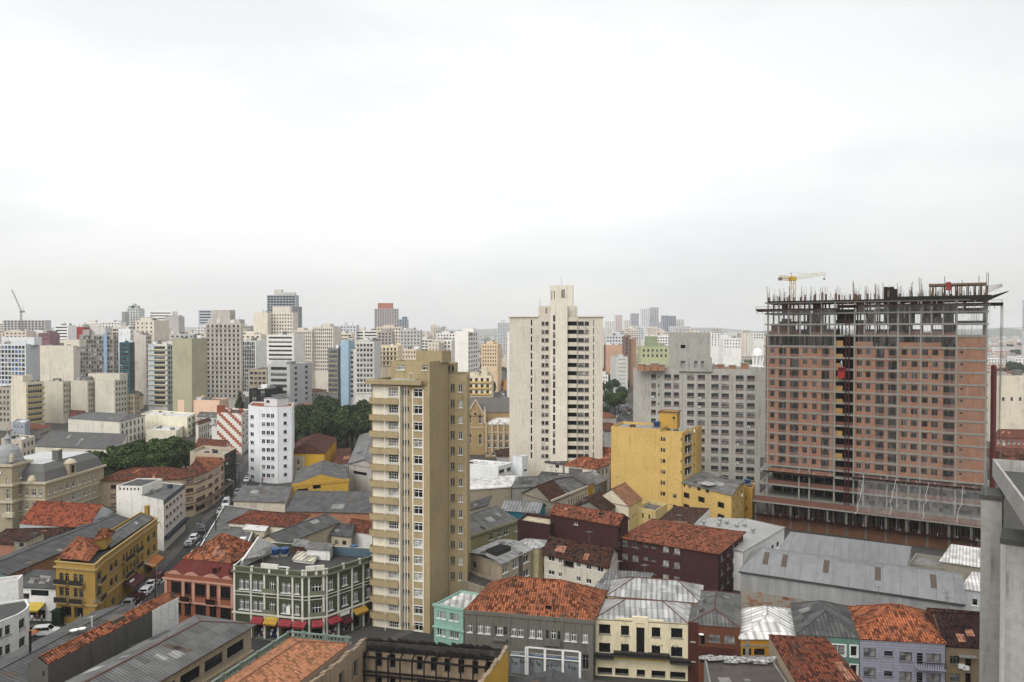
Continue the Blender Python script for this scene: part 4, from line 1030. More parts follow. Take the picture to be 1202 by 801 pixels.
mb = MB(); mb.tube((0, 0, zc + .5), (-.6, 0, zc + 2.2), .12, YCR); mb.tube((-.6, 0, zc + 2.2), tuple(j0 + (j1 - j0) * .8), .035, STEEL, 4); mb.tube((-.6, 0, zc + 2.2), (-3.6, 0, zc + .9), .035, STEEL, 4); child(mb, 'tie_rope', cr)
mb = MB(); e_ = j1 - Vector((.4, 0, .2)); mb.tube(tuple(e_), tuple(e_ - Vector((0, 0, 1.3))), .03, STEEL, 4); mb.box((e_.x - .2, e_.y - .2, e_.z - 1.7), (e_.x + .2, e_.y + .2, e_.z - 1.3), FORM); child(mb, 'hook', cr)
# ------------------------------------------------------------------ the near low-rise blocks
ORANGE_T = tiles((.64, .22, .09), (.38, .11, .05), mossy=.6); RUST_T = tiles((.38, .115, .052), (.22, .068, .036), mossy=.8); RED_T = tiles((.46, .165, .08), (.29, .088, .05), mossy=.45)
BROWN_T = tiles((.20, .075, .04), (.10, .042, .028), mossy=.9); FRESH_T = tiles((.62, .30, .15), (.58, .27, .13), mossy=.12, per=.30)
CORR = corrug(); CORR_D = corrug((.125, .125, .125), (.04, .04, .04), streak=.5); CORR_L = corrug((.46, .46, .45), (.10, .098, .095), per=.82, streak=.45, light=(.54, .54, .53)); CORR_W = corrug((.66, .65, .62), (.30, .29, .27), streak=.25)
WHITE_W = wall((.62, .62, .60), .45); OFFW = wall((.62, .58, .50), .45); BEIGE = wall((.42, .355, .255), .45); GREYW = wall((.29, .28, .25), .65)
def V2(v): return Vector((v[0], v[1]))
def house(name, label, cat, fl, fr, br, z, wm, specs=None, roof=None, z0=0, group=None, xy=False, par=.6, deckm=None, done=True, mats=None, over=.35):
    """four-sided house from the photo columns/rows of three roof corners that are z metres up; roof = (kind, rise, material, ridge axis, hip)"""
    P = [V2(p) for p in (fl, fr, br)] if xy else [roofpt(p[0], p[1], z) for p in (fl, fr, br)]
    b = Building(name, label, cat, para(*P), group)
    b.body(z0, z, wm, specs, top=None if roof else 'flat', par=par, deckm=deckm, mats=mats)
    if roof: b.roof(roof[0], z, roof[1], roof[2], axis=roof[3] if len(roof) > 3 else 0, hip=roof[4] if len(roof) > 4 else None, wallmat=wm, over=over, trim=roof[5] if len(roof) > 5 else None)
    if done: b.done()
    return b
def c(sc, ox, *xs): return [(ox + a / sc, ox + b / sc) for a, b in xs]
def awning(b, i, u0, u1, z, out_, drop, mat, pts=None):
    mb = MB(); M = b.fm(i, 0, 0, pts); P = [M @ Vector(p) for p in ((u0, -.02, z), (u1, -.02, z), (u1, -out_, z - drop), (u0, -out_, z - drop))]; D = Vector((0, 0, .30))
    mb.face([P[3], P[2], P[1], P[0]], mat); mb.face([p - Vector((0, 0, .04)) for p in P], mat); mb.face([P[3] - D, P[2] - D, P[2], P[3]], mat); mb.face([P[2], P[2] - D, P[3] - D, P[3]], mat)
    mb.face([P[3], P[0], P[0] - D], mat); mb.face([P[1], P[2], P[1] - D], mat); return b.part(mb, 'awning')

# --- green corner building
GREEN = wall((.105, .122, .07), .6, (.07, .075, .05)); CREAMT = wall((.57, .56, .49), .5, (.12, .12, .10)); OLIV = wall((.22, .235, .16), .6, (.06, .065, .05))
pts = [roofpt(*p, 12) for p in ((272.3, 665.5), (356, 672.5), (381, 670.5), (438.6, 653), (436, 645), (305, 637))]
t = Building('corner_building', 'olive green corner building with cream pilasters, balustraded roof deck and red shop awnings', 'corner building', pts)
zc = lambda px, y: t.z(0, px, y)
S = lambda cols, ref, ys, h, st='wtri', nm='window', vs=(0, 1, 0, 2, 5, 0): dict(px=c(6.406, 270, *cols), py=(270 + ref / 6.406, ys[0], ys[1], 2, h), s=st, name=nm, sub=True, vars=vs)
G0 = [S([(58, 92), (98, 132), (162, 197), (203, 238), (378, 410), (414, 447), (478, 512), (518, 552)], 412, (691.8, 716.2), 12.3), S([(284, 330)], 307, (690.5, 714.8), 13.5, nm='balcony_window')]
G1 = [S([(606, 680)], 640, (693.4, 718.2), 11.5, nm='balcony_window')]
G2 = [S([(730, 768), (836, 876), (922, 954), (1018, 1052)], 750, (688.2, 712.4), 12.5)]
shop = lambda cols, ref, y, h: dict(px=c(6.406, 270, *cols), py=(270 + ref / 6.406, y, y, 1, h), s='nhole', name='shop_opening')
t.body(0, 12, GREEN, {0: G0 + [shop([(40, 140), (172, 250), (272, 352), (378, 455), (482, 565)], 412, 748, 20)], 1: G1 + [shop([(604, 684)], 640, 750, 19)], 2: G2 + [shop([(722, 800), (836, 892), (920, 985), (1010, 1050)], 750, 745, 19)]}, deckm=deck((.085, .08, .074), (.03, .028, .026)), par=1.25, lip=CREAMT)
mb = MB(); zt = 12
for i, xs in ((0, (2, 142, 243, 345, 456, 566)), (1, (578, 694)), (2, (704, 800, 904, 990, 1076))):
    for x in xs: u = min(max(t.u(i, 270 + x / 6.406), .05), t.e(i)[3] - .5); t.bx(mb, i, u, u + .32, .1, 11.0, -.01, .12, CREAMT)
t.part(mb, 'pilaster')
t.band(11.0, 11.25, .32, OLIV, (0, 1, 2)); t.band(4.05, 4.3, .22, CREAMT, (0, 1, 2), name='string_course'); t.band(7.7, 7.83, .07, CREAMT, (0, 1, 2), name='string_course'); t.band(7.15, 7.25, .05, CREAMT, (0, 1, 2), name='string_course')
mb = MB()
for i in (0, 1, 2):                                     # balustrade blocks on the parapet
    L = t.e(i)[3]; n = max(2, int(L / 3.3))
    for k in range(n + 1): u = min(L - .5, L * k / n); t.bx(mb, i, u, u + .4, 11.3, 12.2, -.2, .12, CREAMT)
    m = int(L / .42)
    for k in range(m): u = L * (k + .3) / m; t.bx(mb, i, u, u + .16, 11.42, 11.9, -.01, .05, OLIV)
    t.bx(mb, i, 0, L, 11.9, 12.03, -.24, .14, OLIV)
t.bx(mb, 0, t.u(0, 305), t.u(0, 325), 11.9, 12.75, -.25, .1, CREAMT); t.bx(mb, 1, .2, t.e(1)[3] - .2, 11.9, 12.8, -.25, .1, CREAMT); t.part(mb, 'balustrade')
mb = MB()
for i, a, b in ((0, 306.5, 322.5), (1, 362, 379)):
    for z in (8.0, 4.45): t.bx(mb, i, t.u(i, a), min(t.e(i)[3] - .05, t.u(i, b)), z - .25, z - .05, -.02, .3, CREAMT); t.bx(mb, i, t.u(i, a), min(t.e(i)[3] - .05, t.u(i, b)), z - .05, z + .62, .16, .27, OLIV)
t.part(mb, 'balcony')
AWR = plain('awning_red', (.40, .05, .065), .8); AWY = plain('awning_yellow', (.46, .27, .04), .8); AWM = plain('awning_maroon', (.16, .02, .03), .8)
for i, a, b, m in ((0, 160, 248, AWR), (0, 256, 355, AWY), (0, 370, 462, AWR), (0, 474, 568, AWR), (1, 606, 688, AWR), (2, 718, 808, AWR), (2, 824, 894, AWM), (2, 914, 1010, AWY)):
    awning(t, i, t.u(i, 270 + a / 6.406), t.u(i, 270 + b / 6.406), 3.75 if m is not AWM else 2.9, 1.0, .7, m)
mb = MB(); emb = plain('awning_emblem', (.65, .42, .03), .7)     # faded round emblems on the red awnings
for i, a in ((0, 205), (0, 415), (0, 520), (1, 648), (2, 765)):
    u = t.u(i, 270 + a / 6.406); M = t.fm(i, u, 3.3); mb.face([M @ Vector((.42 * cos(k * .7), -.62 - .26 * sin(k * .7) * .8 + .03, -.03 + .21 * sin(k * .7) + .03)) for k in range(9)], emb)
t.part(mb, 'awning_emblem')
mb = MB(); t.bx(mb, 0, t.u(0, 311.5), t.u(0, 325), 3.6, 4.0, .2, .3, plain('sign_yellow', (.60, .46, .08), .6)); t.part(mb, 'shop_sign')
mb = MB(); t.bx(mb, 0, t.u(0, 335.6), t.u(0, 340), 4.7, 6.0, .25, .32, WHITE); t.part(mb, 'sign_plate')
mb = MB(); t.bx(mb, 2, t.u(2, 398), t.u(2, 409), 3.3, 4.0, .02, .1, WHITE); t.part(mb, 'shop_sign')
mb = MB(); wares = [plain('wares_blue', (.03, .05, .22), .6), plain('wares_red', (.25, .03, .03), .6), plain('wares_white', (.5, .5, .5), .6)]
for i, a, b in ((0, 175, 245), (0, 275, 350), (2, 728, 795), (2, 838, 888)):
    u0, u1 = t.u(i, 270 + a / 6.406), t.u(i, 270 + b / 6.406)
    for k in range(8): u = random.uniform(u0, u1 - .3); z = random.uniform(.2, 1.6); t.bx(mb, i, u, u + random.uniform(.2, .6), z, z + random.uniform(.2, .6), -.6, -.3, random.choice(wares))
t.part(mb, 'shop_display')
# things built on its deck
mb = MB(); p = [roofpt(*q_, 12.7) for q_ in ((359, 645), (386, 646.5), (390, 640))]; mb.prism(para(*p), 10.7, 12.7, WHITE_W); t.part(mb, 'roof_hut')
hut = para(*p); t.roof('gable', 12.7, .35, corrug((.30, .295, .285), streak=.7), pts=hut, name='hut_roof', over=.3)
p = [roofpt(*q_, 12.2) for q_ in ((344, 643.5), (357.5, 645), (360, 640))]; mb = MB(); mb.prism(para(*p), 10.7, 12.6, wall((.14, .05, .045), .4)); t.part(mb, 'roof_hut'); t.roof('shed', 12.6, .25, corrug((.30, .295, .285), streak=.7), pts=para(*p), name='hut_roof', over=.4)
mb = MB(); p = [roofpt(*q_, 10.9) for q_ in ((343, 660), (367, 663), (374, 654))]; q_ = para(*p); mb.prism(q_, 10.7, 11.25, WHITE_W); t.part(mb, 'skylight'); t.roof('shed', 11.25, .45, corrug((.60, .57, .45), (.12, .11, .10), per=.9), pts=q_, name='skylight_cover', over=.2)
p = [roofpt(*q_, 12.3) for q_ in ((286, 656), (307, 652), (317, 643))]; t.roof('shed', 12.1, .25, corrug((.40, .39, .36), (.10, .09, .08)), pts=para(*p), name='lean_to_roof', over=.1)
mb = MB()
for q_ in para(*p)[:2]: mb.tube((q_.x, q_.y, 10.7), (q_.x, q_.y, 12.1), .06, STEEL)
t.part(mb, 'lean_to_post')
mb = MB(); BLUEP = wall((.12, .19, .24), .3); a = roofpt(391, 645.5, 12); b = roofpt(437, 648, 12); mb.prism([a, b, b + Vector((0, .3)), a + Vector((0, .3))], 10.8, 12.2, BLUEP); t.part(mb, 'parapet_wall')
mb = MB(); p = roofpt(309, 669, 10.9); prev = None
for k in range(11):
    a = pi * (1.05 - .95 * k / 10); q_ = Vector((p.x + 1.6 + 1.7 * cos(a) + (1.0 * (k / 10) ** 2), p.y + .8 * sin(a), 10.95)); 
    if prev: mb.tube(prev, q_, .12, WHITE)
    prev = q_
t.part(mb, 'pipe'); t.done(); green = t
def water_tank(px, py, z, r, label):
    p = roofpt(px, py, z); BT = plain('tank_blue', (.02, .085, .30), .45); k = empty('water_tank', (p.x, p.y, z), label, 'water tank', 'blue water tanks')
    mb = MB(); mb.lathe([(0, 0), (r * .8, 0), (r * .95, .7 * r), (r, 1.3 * r)], (0, 0, .35), BT, 14); child(mb, 'tank', k, uv=False)
    mb = MB(); mb.lathe([(r * 1.08, 0), (r * 1.08, .12), (0, .32)], (0, 0, .35 + 1.3 * r), plain('tank_lid', (.05, .14, .36), .5), 14); child(mb, 'lid', k, uv=False)
    mb = MB(); mb.box((-r, -r, 0), (r, r, .35), CONC); child(mb, 'base', k, uv=False)
water_tank(322.5, 654.5, 10.75, .75, 'blue water tank left of its twin beside the lean-to on the green building'); water_tank(333, 653.5, 10.75, .72, 'blue water tank standing between the lean-to tank and the dark hut on the green building'); water_tank(414.5, 650.5, 10.75, .72, 'lone blue water tank at the right corner of the green building deck')
water_tank(771, 502.5, zat(504, 198) - .6, .95, 'blue water tank on the flat roof of the yellow building'); water_tank(878, 570, 9.0, .8, 'blue water tank on the low annex beside the yellow wing')

# --- salmon two-storey house with red mansard
SALMON = wall((.36, .125, .07), .45); SALT = plain('salmon_trim', (.50, .27, .20), .7); DRED = plain('oxblood_joinery', (.055, .012, .012), .5)
pts = [roofpt(191, 674, 9.3), roofpt(272.2, 682.5, 9.3)]; D = Vector((.30, .954)); pts = [pts[0], pts[1], pts[1] + D * 13, pts[0] + D * 14]
t = Building('old_townhouse', 'salmon orange old townhouse with oxblood windows and a red mansard under a tiled roof', 'townhouse', pts)
cc = lambda *x: c(4.0, 180, *x)
fw = [dict(px=cc((75, 122), (138, 168), (188, 238), (256, 288), (306, 356)), py=(232, 694.5, 694.5, 1, 14), s='wtri', name='window', sub=True, vars=(5, 0)), dict(px=cc((75, 122), (138, 168), (188, 238), (256, 288), (306, 356)), py=(232, 719, 719, 1, 14), s='wcross', name='shop_window', vars=(5, 0))]
WIN_OLD = WHITE; WHITE_, WHITE = WHITE, DRED; t.body(0, 9.3, SALMON, {0: fw, 3: [dict(n=3, f=.3, m=2, z=(9, 4, 2, 1, 2), s='gcross')]}, par=.5); WHITE = WHITE_; _W.clear(); _WM.clear()
t.band(8.3, 8.55, .3, SALT, (0,)); t.band(4.5, 4.75, .3, SALT, (0,), name='string_course')
mb = MB()
for x in (40, 127, 175, 245, 296, 360): u = min(max(.05, t.u(0, 180 + x / 4)), t.e(0)[3] - .5); t.bx(mb, 0, u, u + .55, 4.8, 8.3, -.01, .12, SALT)
t.part(mb, 'pilaster')
mb = MB()
for x0, x1 in ((62, 118), (138, 200), (228, 300), (315, 362)):
    u0, u1 = t.u(0, 180 + x0 / 4), min(t.e(0)[3], t.u(0, 180 + x1 / 4)); n = 8
    for k in range(n): t.bx(mb, 0, u0 + (u1 - u0) * k / n, u0 + (u1 - u0) * (k + 1) / n, 9.28, 9.32 + .48 * sin(pi * (k + .5) / n), -.25, .05, SALT)
t.part(mb, 'parapet_crest')
mb = MB()
for x0, x1 in ((130, 172), (250, 294)): t.bx(mb, 0, t.u(0, 180 + x0 / 4), t.u(0, 180 + x1 / 4), 4.7, 4.9, -.02, .8, SALT); t.bx(mb, 0, t.u(0, 180 + x0 / 4), t.u(0, 180 + x1 / 4), 4.9, 5.8, .68, .78, DRED)
t.part(mb, 'balcony')
MANS = wall((.22, .045, .04), .35); a = inset(pts, .5); b = inset(pts, 2.2); mb = MB()
for i in (0, 1, 2, 3): j = (i + 1) % 4; mb.face([(a[i].x, a[i].y, 9.2), (a[j].x, a[j].y, 9.2), (b[j].x, b[j].y, 11.5), (b[i].x, b[i].y, 11.5)], MANS)
ms = t.part(mb, 'mansard'); t.roof('hip', 11.45, 3.3, ORANGE_T, pts=b, axis=0, hip=4.2, over=.25, name='tiled_roof')
for x in (265, 345):
    mb = MB(); u = t.u(0, 180 + x / 4); M = t.fm(0, u, 9.3); mb.box((-.75, .9, .3), (.75, 2.6, 1.5), MANS, M); mb.box((-.4, .86, .5), (.4, .9, 1.3), glass(5), M); t.part(mb, 'dormer')
mb = MB(); p = pts[1] + (pts[2] - pts[1]) * .08; q_ = pts[2]; r_ = (p + q_) / 2
n_ = Vector((D.y, -D.x)) * .3; mb.face([(*p, 0), (*q_, 0), (*q_, 11.2), (*r_, 14.8), (*p, 11.0)], WHITE_W); mb.face([(*(p - n_), 0), (*(p - n_), 11.0), (*(r_ - n_), 14.8), (*(q_ - n_), 11.2), (*(q_ - n_), 0)], WHITE_W)
for s, e in (((*p, 11.0), (*r_, 14.8)), ((*r_, 14.8), (*q_, 11.2))): s, e = Vector(s), Vector(e); v = Vector((n_.x, n_.y, 0)); mb.face([s, e, e - v, s - v], WHITE_W)
t.part(mb, 'party_wall'); t.done()

# --- ochre-yellow corner house on the street
OY = wall((.42, .265, .065), .55, (.10, .07, .03)); OYT = plain('ochre_trim', (.42, .30, .12), .7)
pts = [roofpt(*p, 11) for p in ((63, 660), (109, 664), (118.6, 655), (183, 609), (164, 601.5), (98, 640))]
t = Building('old_townhouse', 'ochre yellow corner townhouse running down the street, grey sheet roof with a small tiled turret', 'townhouse', pts)
cc = lambda *x: c(3.625, 0, *x)
w0 = [dict(px=cc((242, 260), (266, 283), (303, 320), (326, 344)), py=(80, 680, 697.5, 2, 10), s='gcross', sub=True, vars=(0, 1, 5)), dict(px=cc((250, 292), (304, 342)), py=(80, 721, 721, 1, 13), s='nhole', name='shop_opening')]
w1 = [dict(px=[(111, 116.5)], py=(113, 679, 697, 2, 10), s='gcross', sub=True, vars=(0, 5))]
w2 = [dict(px=cc((458, 473), (479, 492), (514, 524), (529, 538), (546, 554), (560, 569), (573, 582), (594, 601), (619, 631), (644, 655)), py=(128, 668, 686, 2, 9), s='gcross', sub=True, vars=(0, 1, 5)), dict(px=cc((465, 480), (560, 575), (585, 598), (620, 640)), py=(150, 691, 691, 1, 9), s='nhole', name='shop_opening')]
t.body(0, 11, OY, {0: w0, 1: w1, 2: w2}, par=.9, deckm=CORR_D)
t.band(9.9, 10.15, .35, OYT, (0, 1, 2)); t.band(10.85, 11.05, .2, OYT, (0, 1, 2)); t.band(3.6, 3.85, .3, OYT, (0, 1, 2), name='string_course')
mb = MB()
for i, a, b in ((0, 64, 79), (0, 82, 97), (1, 110.5, 117), (2, 141, 151), (2, 154, 162)):
    for z in (7.2, 4.0):
        u0, u1 = t.u(i, a), min(t.e(i)[3] - .05, t.u(i, b)); t.bx(mb, i, u0, u1, z - .2, z, -.02, .8, OYT); t.bx(mb, i, u0, u1, z, z + .85, .72, .78, plain('iron_rail', (.05, .04, .035), .7))
t.part(mb, 'balcony')
p = [roofpt(*q_, 11.3) for q_ in ((67, 655), (101, 658), (120, 634))]; t.roof('hip', 11.2, 1.9, ORANGE_T, pts=para(*p), axis=0, hip=3.0, name='tiled_roof')
p = [roofpt(*q_, 12.8) for q_ in ((110, 634), (122, 632), (130, 626))]; q_ = para(*p); mb = MB(); mb.prism(q_, 10.6, 12.8, OY); t.part(mb, 'turret'); t.roof('hip', 12.8, 1.2, ORANGE_T, pts=q_, axis=0, name='turret_roof')
p = [roofpt(*q_, 11.0) for q_ in ((128, 642), (178, 608.5), (162, 604))]; t.roof('gable', 10.7, .9, CORR, pts=para(*p), axis=0, name='sheet_roof', over=.0)
mb = MB(); p = roofpt(171, 607, 11); mb.box((p.x - .4, p.y - .4, 10), (p.x + .4, p.y + .4, 13.2), OY); mb.box((p.x - .5, p.y - .5, 13.2), (p.x + .5, p.y + .5, 13.4), OYT); t.part(mb, 'chimney')
awning(t, 2, t.u(2, 141), t.u(2, 156), 3.4, 2.2, 1.0, AWM); awning(t, 2, t.u(2, 167), t.u(2, 181), 3.6, 1.8, 1.0, plain('awning_orange', (.50, .17, .03), .8))
mb = MB(); M = t.fm(2, t.u(2, 143), 0)
for k, ch in enumerate((.5, .9, 1.3, 1.7, 2.1)): mb.face([M @ Vector((ch, -1.15, 2.93)), M @ Vector((ch + .25, -1.15, 2.93)), M @ Vector((ch + .25, -.75, 3.12)), M @ Vector((ch, -.75, 3.12))], WHITE)
t.part(mb, 'awning_letters'); t.done()

# --- bottom left: rounded white house, sheet roofs, long wall with tiled top
pts = [roofpt(*p, 8.6) for p in ((-45, 752), (0, 730), (18, 723), (28, 716.5), (31, 712), (27, 705), (-45, 716))]
t = Building('corner_house', 'white rounded corner house with square paned windows at the left edge', 'house', pts)
wd = lambda px, x, a, b: dict(px=px, py=(x, a, b, 2, 11.5), s='gcross', sub=True, vars=(0, 5))
t.body(0, 8.6, WHITE_W, {0: [wd([(-5, -.8)], -2, 745, 767)], 1: [wd([(2, 8)], 5, 742, 765)], 2: [wd([(18.5, 25.5)], 22, 734.5, 756.5)]}, deckm=deck((.10, .10, .098)), par=.25); t.done()
house('house', 'plain white house wall rising behind the rounded white corner house', 'house', (-30, 688), (18.5, 681.5), (24, 676), 10.8, WHITE_W, {}, deckm=deck((.2, .1, .08)))
WALLG = wall((.155, .15, .135), .85, (.05, .047, .042))
t = house('party_wall_house', 'narrow stained concrete building with a strip of orange tiles along its top, bottom left', 'house', (28.5, 781), (52.4, 784), (207, 703.5), 11, WALLG, {0: [dict(px=[(46, 48.5)], py=(47, 794, 794, 1, 6), s='dfine')]}, ('gable', .8, ORANGE_T, 1), done=False, over=-.25)
mb = MB(); t.bx(mb, 1, t.u(1, 176), t.u(1, 206.8), 3, 11.06, -.01, .05, WHITE_W); t.part(mb, 'painted_end')
mb = MB(); t.bx(mb, 3, 9.5, 11.5, 10.5, 11.9, -2.0, -.1, WALLG); t.part(mb, 'chimney_block'); t.done()
t = house('sheet_roof_house', 'low house under a grey corrugated gable roof beside the long stained wall, bottom left', 'house', (-69.9, 86), (-60.2, 86), (-55.3, 112), 8, WALLG, {}, ('gable', 1.3, corrug((.15, .148, .145), (.05, .05, .05), streak=.4), 1), xy=True, done=False)
mb = MB()
for px, py in ((83, 746), (92.5, 744)): p = roofpt(px, py, 9.3); mb.lathe([(0, .0), (.3, .05), (.55, .28)], (p.x, p.y, 9.5), WHITE, 12); mb.tube((p.x, p.y, 8.6), (p.x, p.y, 9.6), .05, STEEL); t.part(mb, 'satellite_dish'); mb = MB()
p = roofpt(105, 739, 9); mb.tube((p.x, p.y, 8.5), (p.x, p.y, 10.6), .12, plain('vent_pipe', (.45, .45, .43), .6)); t.part(mb, 'vent_pipe')
p = roofpt(31.5, 770, 9); mb = MB(); mb.tube((p.x, p.y, 8), (p.x, p.y, 12), .16, FORM); t.part(mb, 'vent_pipe'); t.done()
CRW = wall((.44, .36, .25), .5)
BR_, BL_ = Vector((-36.6, 101)), Vector((-45.6, 104.0)); u_ = Vector((.318, .948)); ORT = plain('orange_ridge', (.20, .08, .05), .85)
b = Building('workshop_building', 'long grey corrugated hip roof with orange ridges over cream ribbon-windowed wall, bottom left', 'workshop', [BL_ - u_ * 30, BR_ - u_ * 30, BR_, BL_])
RIB = [dict(n=5, f=.8, m=(8, 1.2), z=(10.3, 3.4, 3, .9, 1.5), s='drib', sub=True, vars=(0, 5, 1))]
b.body(0, 10.5, CRW, {1: RIB, 2: [dict(n=3, f=.6, z=(10.3, 3.4, 3, .9, 1.5), s='drib')]}, top=None)
b.roof('hip', 10.5, 1.6, corrug((.205, .205, .20), (.07, .068, .065), streak=.35, per=.42), axis=1, hip=5.0, over=.6, trim=ORT)
b.band(6.7, 6.95, .25, CRW, (1, 2), name='string_course'); b.band(10.1, 10.4, .12, ORT, (1, 2)); b.done()
house('workshop_shed', 'lower grey sheet roof wedged between the long stained wall and the orange-ridged workshop', 'shed', (147, 767), (196, 749), (242, 731), 8.3, WALLG, {}, ('shed', .5, corrug((.19, .19, .185), streak=.4, per=.42), 1))
b = Building('tiled_hall', 'orange tiled hip roof hall with a green balustrade, bottom edge of the photo', 'hall', [Vector(p) for p in ((-36.5, 73), (-28.5, 71.2), (-21.2, 93.0), (-29.2, 94.8))])
b.body(0, 11.4, wall((.40, .30, .21), .5), {1: [dict(n=5, f=.4, m=2, z=(11.2, 4, 2, 1, 2.2), s='nhole')]}, top=None); b.roof('hip', 11.4, 1.7, FRESH_T, axis=1, hip=4.6, over=.1)
mb = MB(); GB = plain('verdigris_paint', (.20, .27, .23), .7)
for i in (2, 3):
    L = b.e(i)[3]; b.bx(mb, i, -.3, L + .3, 12.0, 12.15, .1, .4, GB); b.bx(mb, i, -.3, L + .3, 11.2, 11.4, .0, .5, GB)
    n = int(L / .5)
    for k in range(n): b.bx(mb, i, L * k / n, L * k / n + (.45 if k % 6 == 0 else .14), 11.4, 12.0 + (.28 if k % 6 == 0 else 0), .15, .35, GB)
b.part(mb, 'balustrade'); b.done()
# --- the burnt-out shell
BURN = wall((.36, .275, .19), 1.0, (.04, .033, .028)); YOC = wall((.55, .33, .05), .45, (.09, .06, .03)); CHAR = plain('charred_timber', (.022, .020, .019), .95)
A_, B_ = roofpt(427, 752.5, 10.6), roofpt(596.5, 765.5, 10.6)
b = Building('ruined_building', 'burnt-out roofless shell with charred beams and one yellow side wall, bottom centre', 'ruin', [A_ - u_ * 17, B_ - u_ * 17, B_, A_])
th = .55; ins = inset(b.pts, th); rev = [ins[3], ins[2], ins[1], ins[0]]
mb = MB(); inn = [ins[3], ins[2]]
def rough_top(p, q, z, n, mb, mat, w_, seed):
    r = random.Random(seed)
    for k in range(n):
        a, c_ = p + (q - p) * (k / n), p + (q - p) * ((k + 1) / n); h = r.uniform(.02, .45); mb.prism([a, c_, c_ + w_, a + w_], z - .02, z + h, mat)
back = [ins[3], ins[2], B_, A_]                         # far wall: window openings seen from inside
wspec = [dict(n=9, f=.42, m=(.8, .8), z=(9.7, 2.9, 3, .4, 1.9), s='nholeruin', name='empty_window'), ]
b.body(0, 10.6, BURN, {0: wspec}, pts=back, name='rear_wall', top=None)
mb = MB(); mb.face([(*ins[3], 10.6), (*ins[2], 10.6), (*B_, 10.6), (*A_, 10.6)], CHAR); b.bx(mb, 0, .02, b.e(0, back)[3] - .02, 9.3, 10.58, -.01, .14, wall((.085, .078, .07), .9), back); rough_top(ins[3], ins[2], 10.6, 40, mb, CHAR, (A_ - ins[3]), 3)
rough_top(ins[3] + (ins[3] - A_) * 1.2, ins[2] + (ins[2] - B_) * 1.2, 9.8, 30, mb, CHAR, (A_ - ins[3]) * .9, 5); b.part(mb, 'charred_cornice')
for pp_, nm, mt in (([b.pts[0], ins[0], ins[3], A_], 'side_wall', BURN), ([ins[1], b.pts[1], B_, ins[2]], 'side_wall', YOC)):
    i_ = 1
    b.body(0, 10.6, mt, {1: [dict(n=4, f=.3, m=1, z=(10, 3.9, 2, .9, 2.2), s='nholeruin', name='empty_window')]} if mt is BURN else {}, pts=pp_, name=nm, top=None)
    mb = MB(); mb.face([(*p, 10.6) for p in pp_], CHAR if mt is BURN else BURN); rough_top(pp_[1], pp_[2], 10.6, 18, mb, BURN, (pp_[0] - pp_[1]) * .9, 7); b.part(mb, 'wall_top')
mb = MB(); off = -u_ * 1.6
for z in (8.9, 7.0, 6.5, 4.4): p, q_ = A_ + off + Vector((.6, 0)), B_ + off - Vector((.6, 0)); mb.tube((*p, z), (*q_, z - .05), .16, CHAR)
for k in range(12):
    f = (k + .5) / 12; p = A_ + (B_ - A_) * f + off; mb.box((p.x - .10, p.y - .10, 0), (p.x + .10, p.y + .10, 9.0 + random.uniform(-.5, 1.0)), CHAR)
    mb.tube((*(p), 8.9), (*(p - off), 9.9), .10, CHAR)
b.part(mb, 'charred_frame')
for z in (5.9,):
    mb = MB(); p = A_ + off * .1; mb.prism([ins[3], ins[2], ins[2] - u_ * 2.2, ins[3] - u_ * 2.2][::-1], 4.3, 4.5, BURN); b.part(mb, 'floor_remnant')
mb = MB(); mb.face([(p.x, p.y, .03) for p in ins], wall((.10, .06, .04), .6)); b.part(mb, 'rubble_floor'); b.done()

# --- the front row of shop houses, left to right
TURQ = wall((.27, .46, .38), .3)
t = house('shop_house', 'narrow turquoise house with a white sheet roof, squeezed against the ochre tower', 'house', (509, 711), (543.5, 717), (574, 700), 7.6, TURQ, {0: [dict(px=c(4.623, 500, (58, 80), (82, 104), (126, 148), (152, 174)), py=(525, 725.5, 746, 2, 9), s='wsash', sub=True, vars=(3, 0, 5))]}, deckm=corrug((.60, .59, .56), (.30, .29, .27), per=1.1, streak=.25), par=.3, done=False, mats={1: GREYW})
t.band(7.3, 7.7, .2, TURQ, (0,)); t.band(3.9, 4.1, .25, TURQ, (0,), name='string_course'); t.done()
cz = c(4.623, 500, (224, 250), (282, 308), (320, 347), (386, 416), (464, 490), (501, 528), (564, 590), (604, 630), (679, 708), (754, 778), (790, 818), (853, 880))
GR = wall((.205, .195, .165), 1.0, (.045, .04, .035))
P = [roofpt(545, 719, 9), roofpt(697, 731.5, 9), roofpt(712.5, 696.5, 9)]
t = Building('shop_house', 'long grey weathered shop house with white windows under a big mottled orange hip roof', 'shop house', para(*P))
BLUE = plain('shutter_blue', (.06, .16, .40), .6); SHUT = corrug((.33, .36, .38), (.2, .2, .2), per=.2, streak=.2)
t.body(0, 9, GR, {0: [dict(px=cz, py=(586.5, 742.6, 742.6, 1, 10.5), s='wcross', sub=True, vars=(3, 2, 4, 6)), dict(px=c(4.623, 500, (374, 384), (420, 440), (653, 668), (716, 732)), py=(586.5, 742.6, 742.6, 1, 10), s='gfine', name='side_light', vars=(1, 2)),
        dict(px=c(4.623, 500, (462, 538), (562, 640), (655, 736), (750, 830)), py=(620, 770.5, 770.5, 1, 5), s='wgrid', name='transom_window', vars=(0, 5)), dict(px=c(4.623, 500, (462, 538), (562, 640), (655, 736), (750, 830)), py=(620, 786, 786, 1, 20), s='nfine', name='roller_shutter', vars=(3,)), dict(px=c(4.623, 500, (852, 886)), py=(688, 780, 780, 1, 18), s='gcross', name='door', vars=(5,))]}, top=None)
t.roof('hip', 9.05, 3.5, ORANGE_T, axis=0, hip=6.2, over=.15)
mb = MB(); BL2 = t.fm(0, 0, 0)
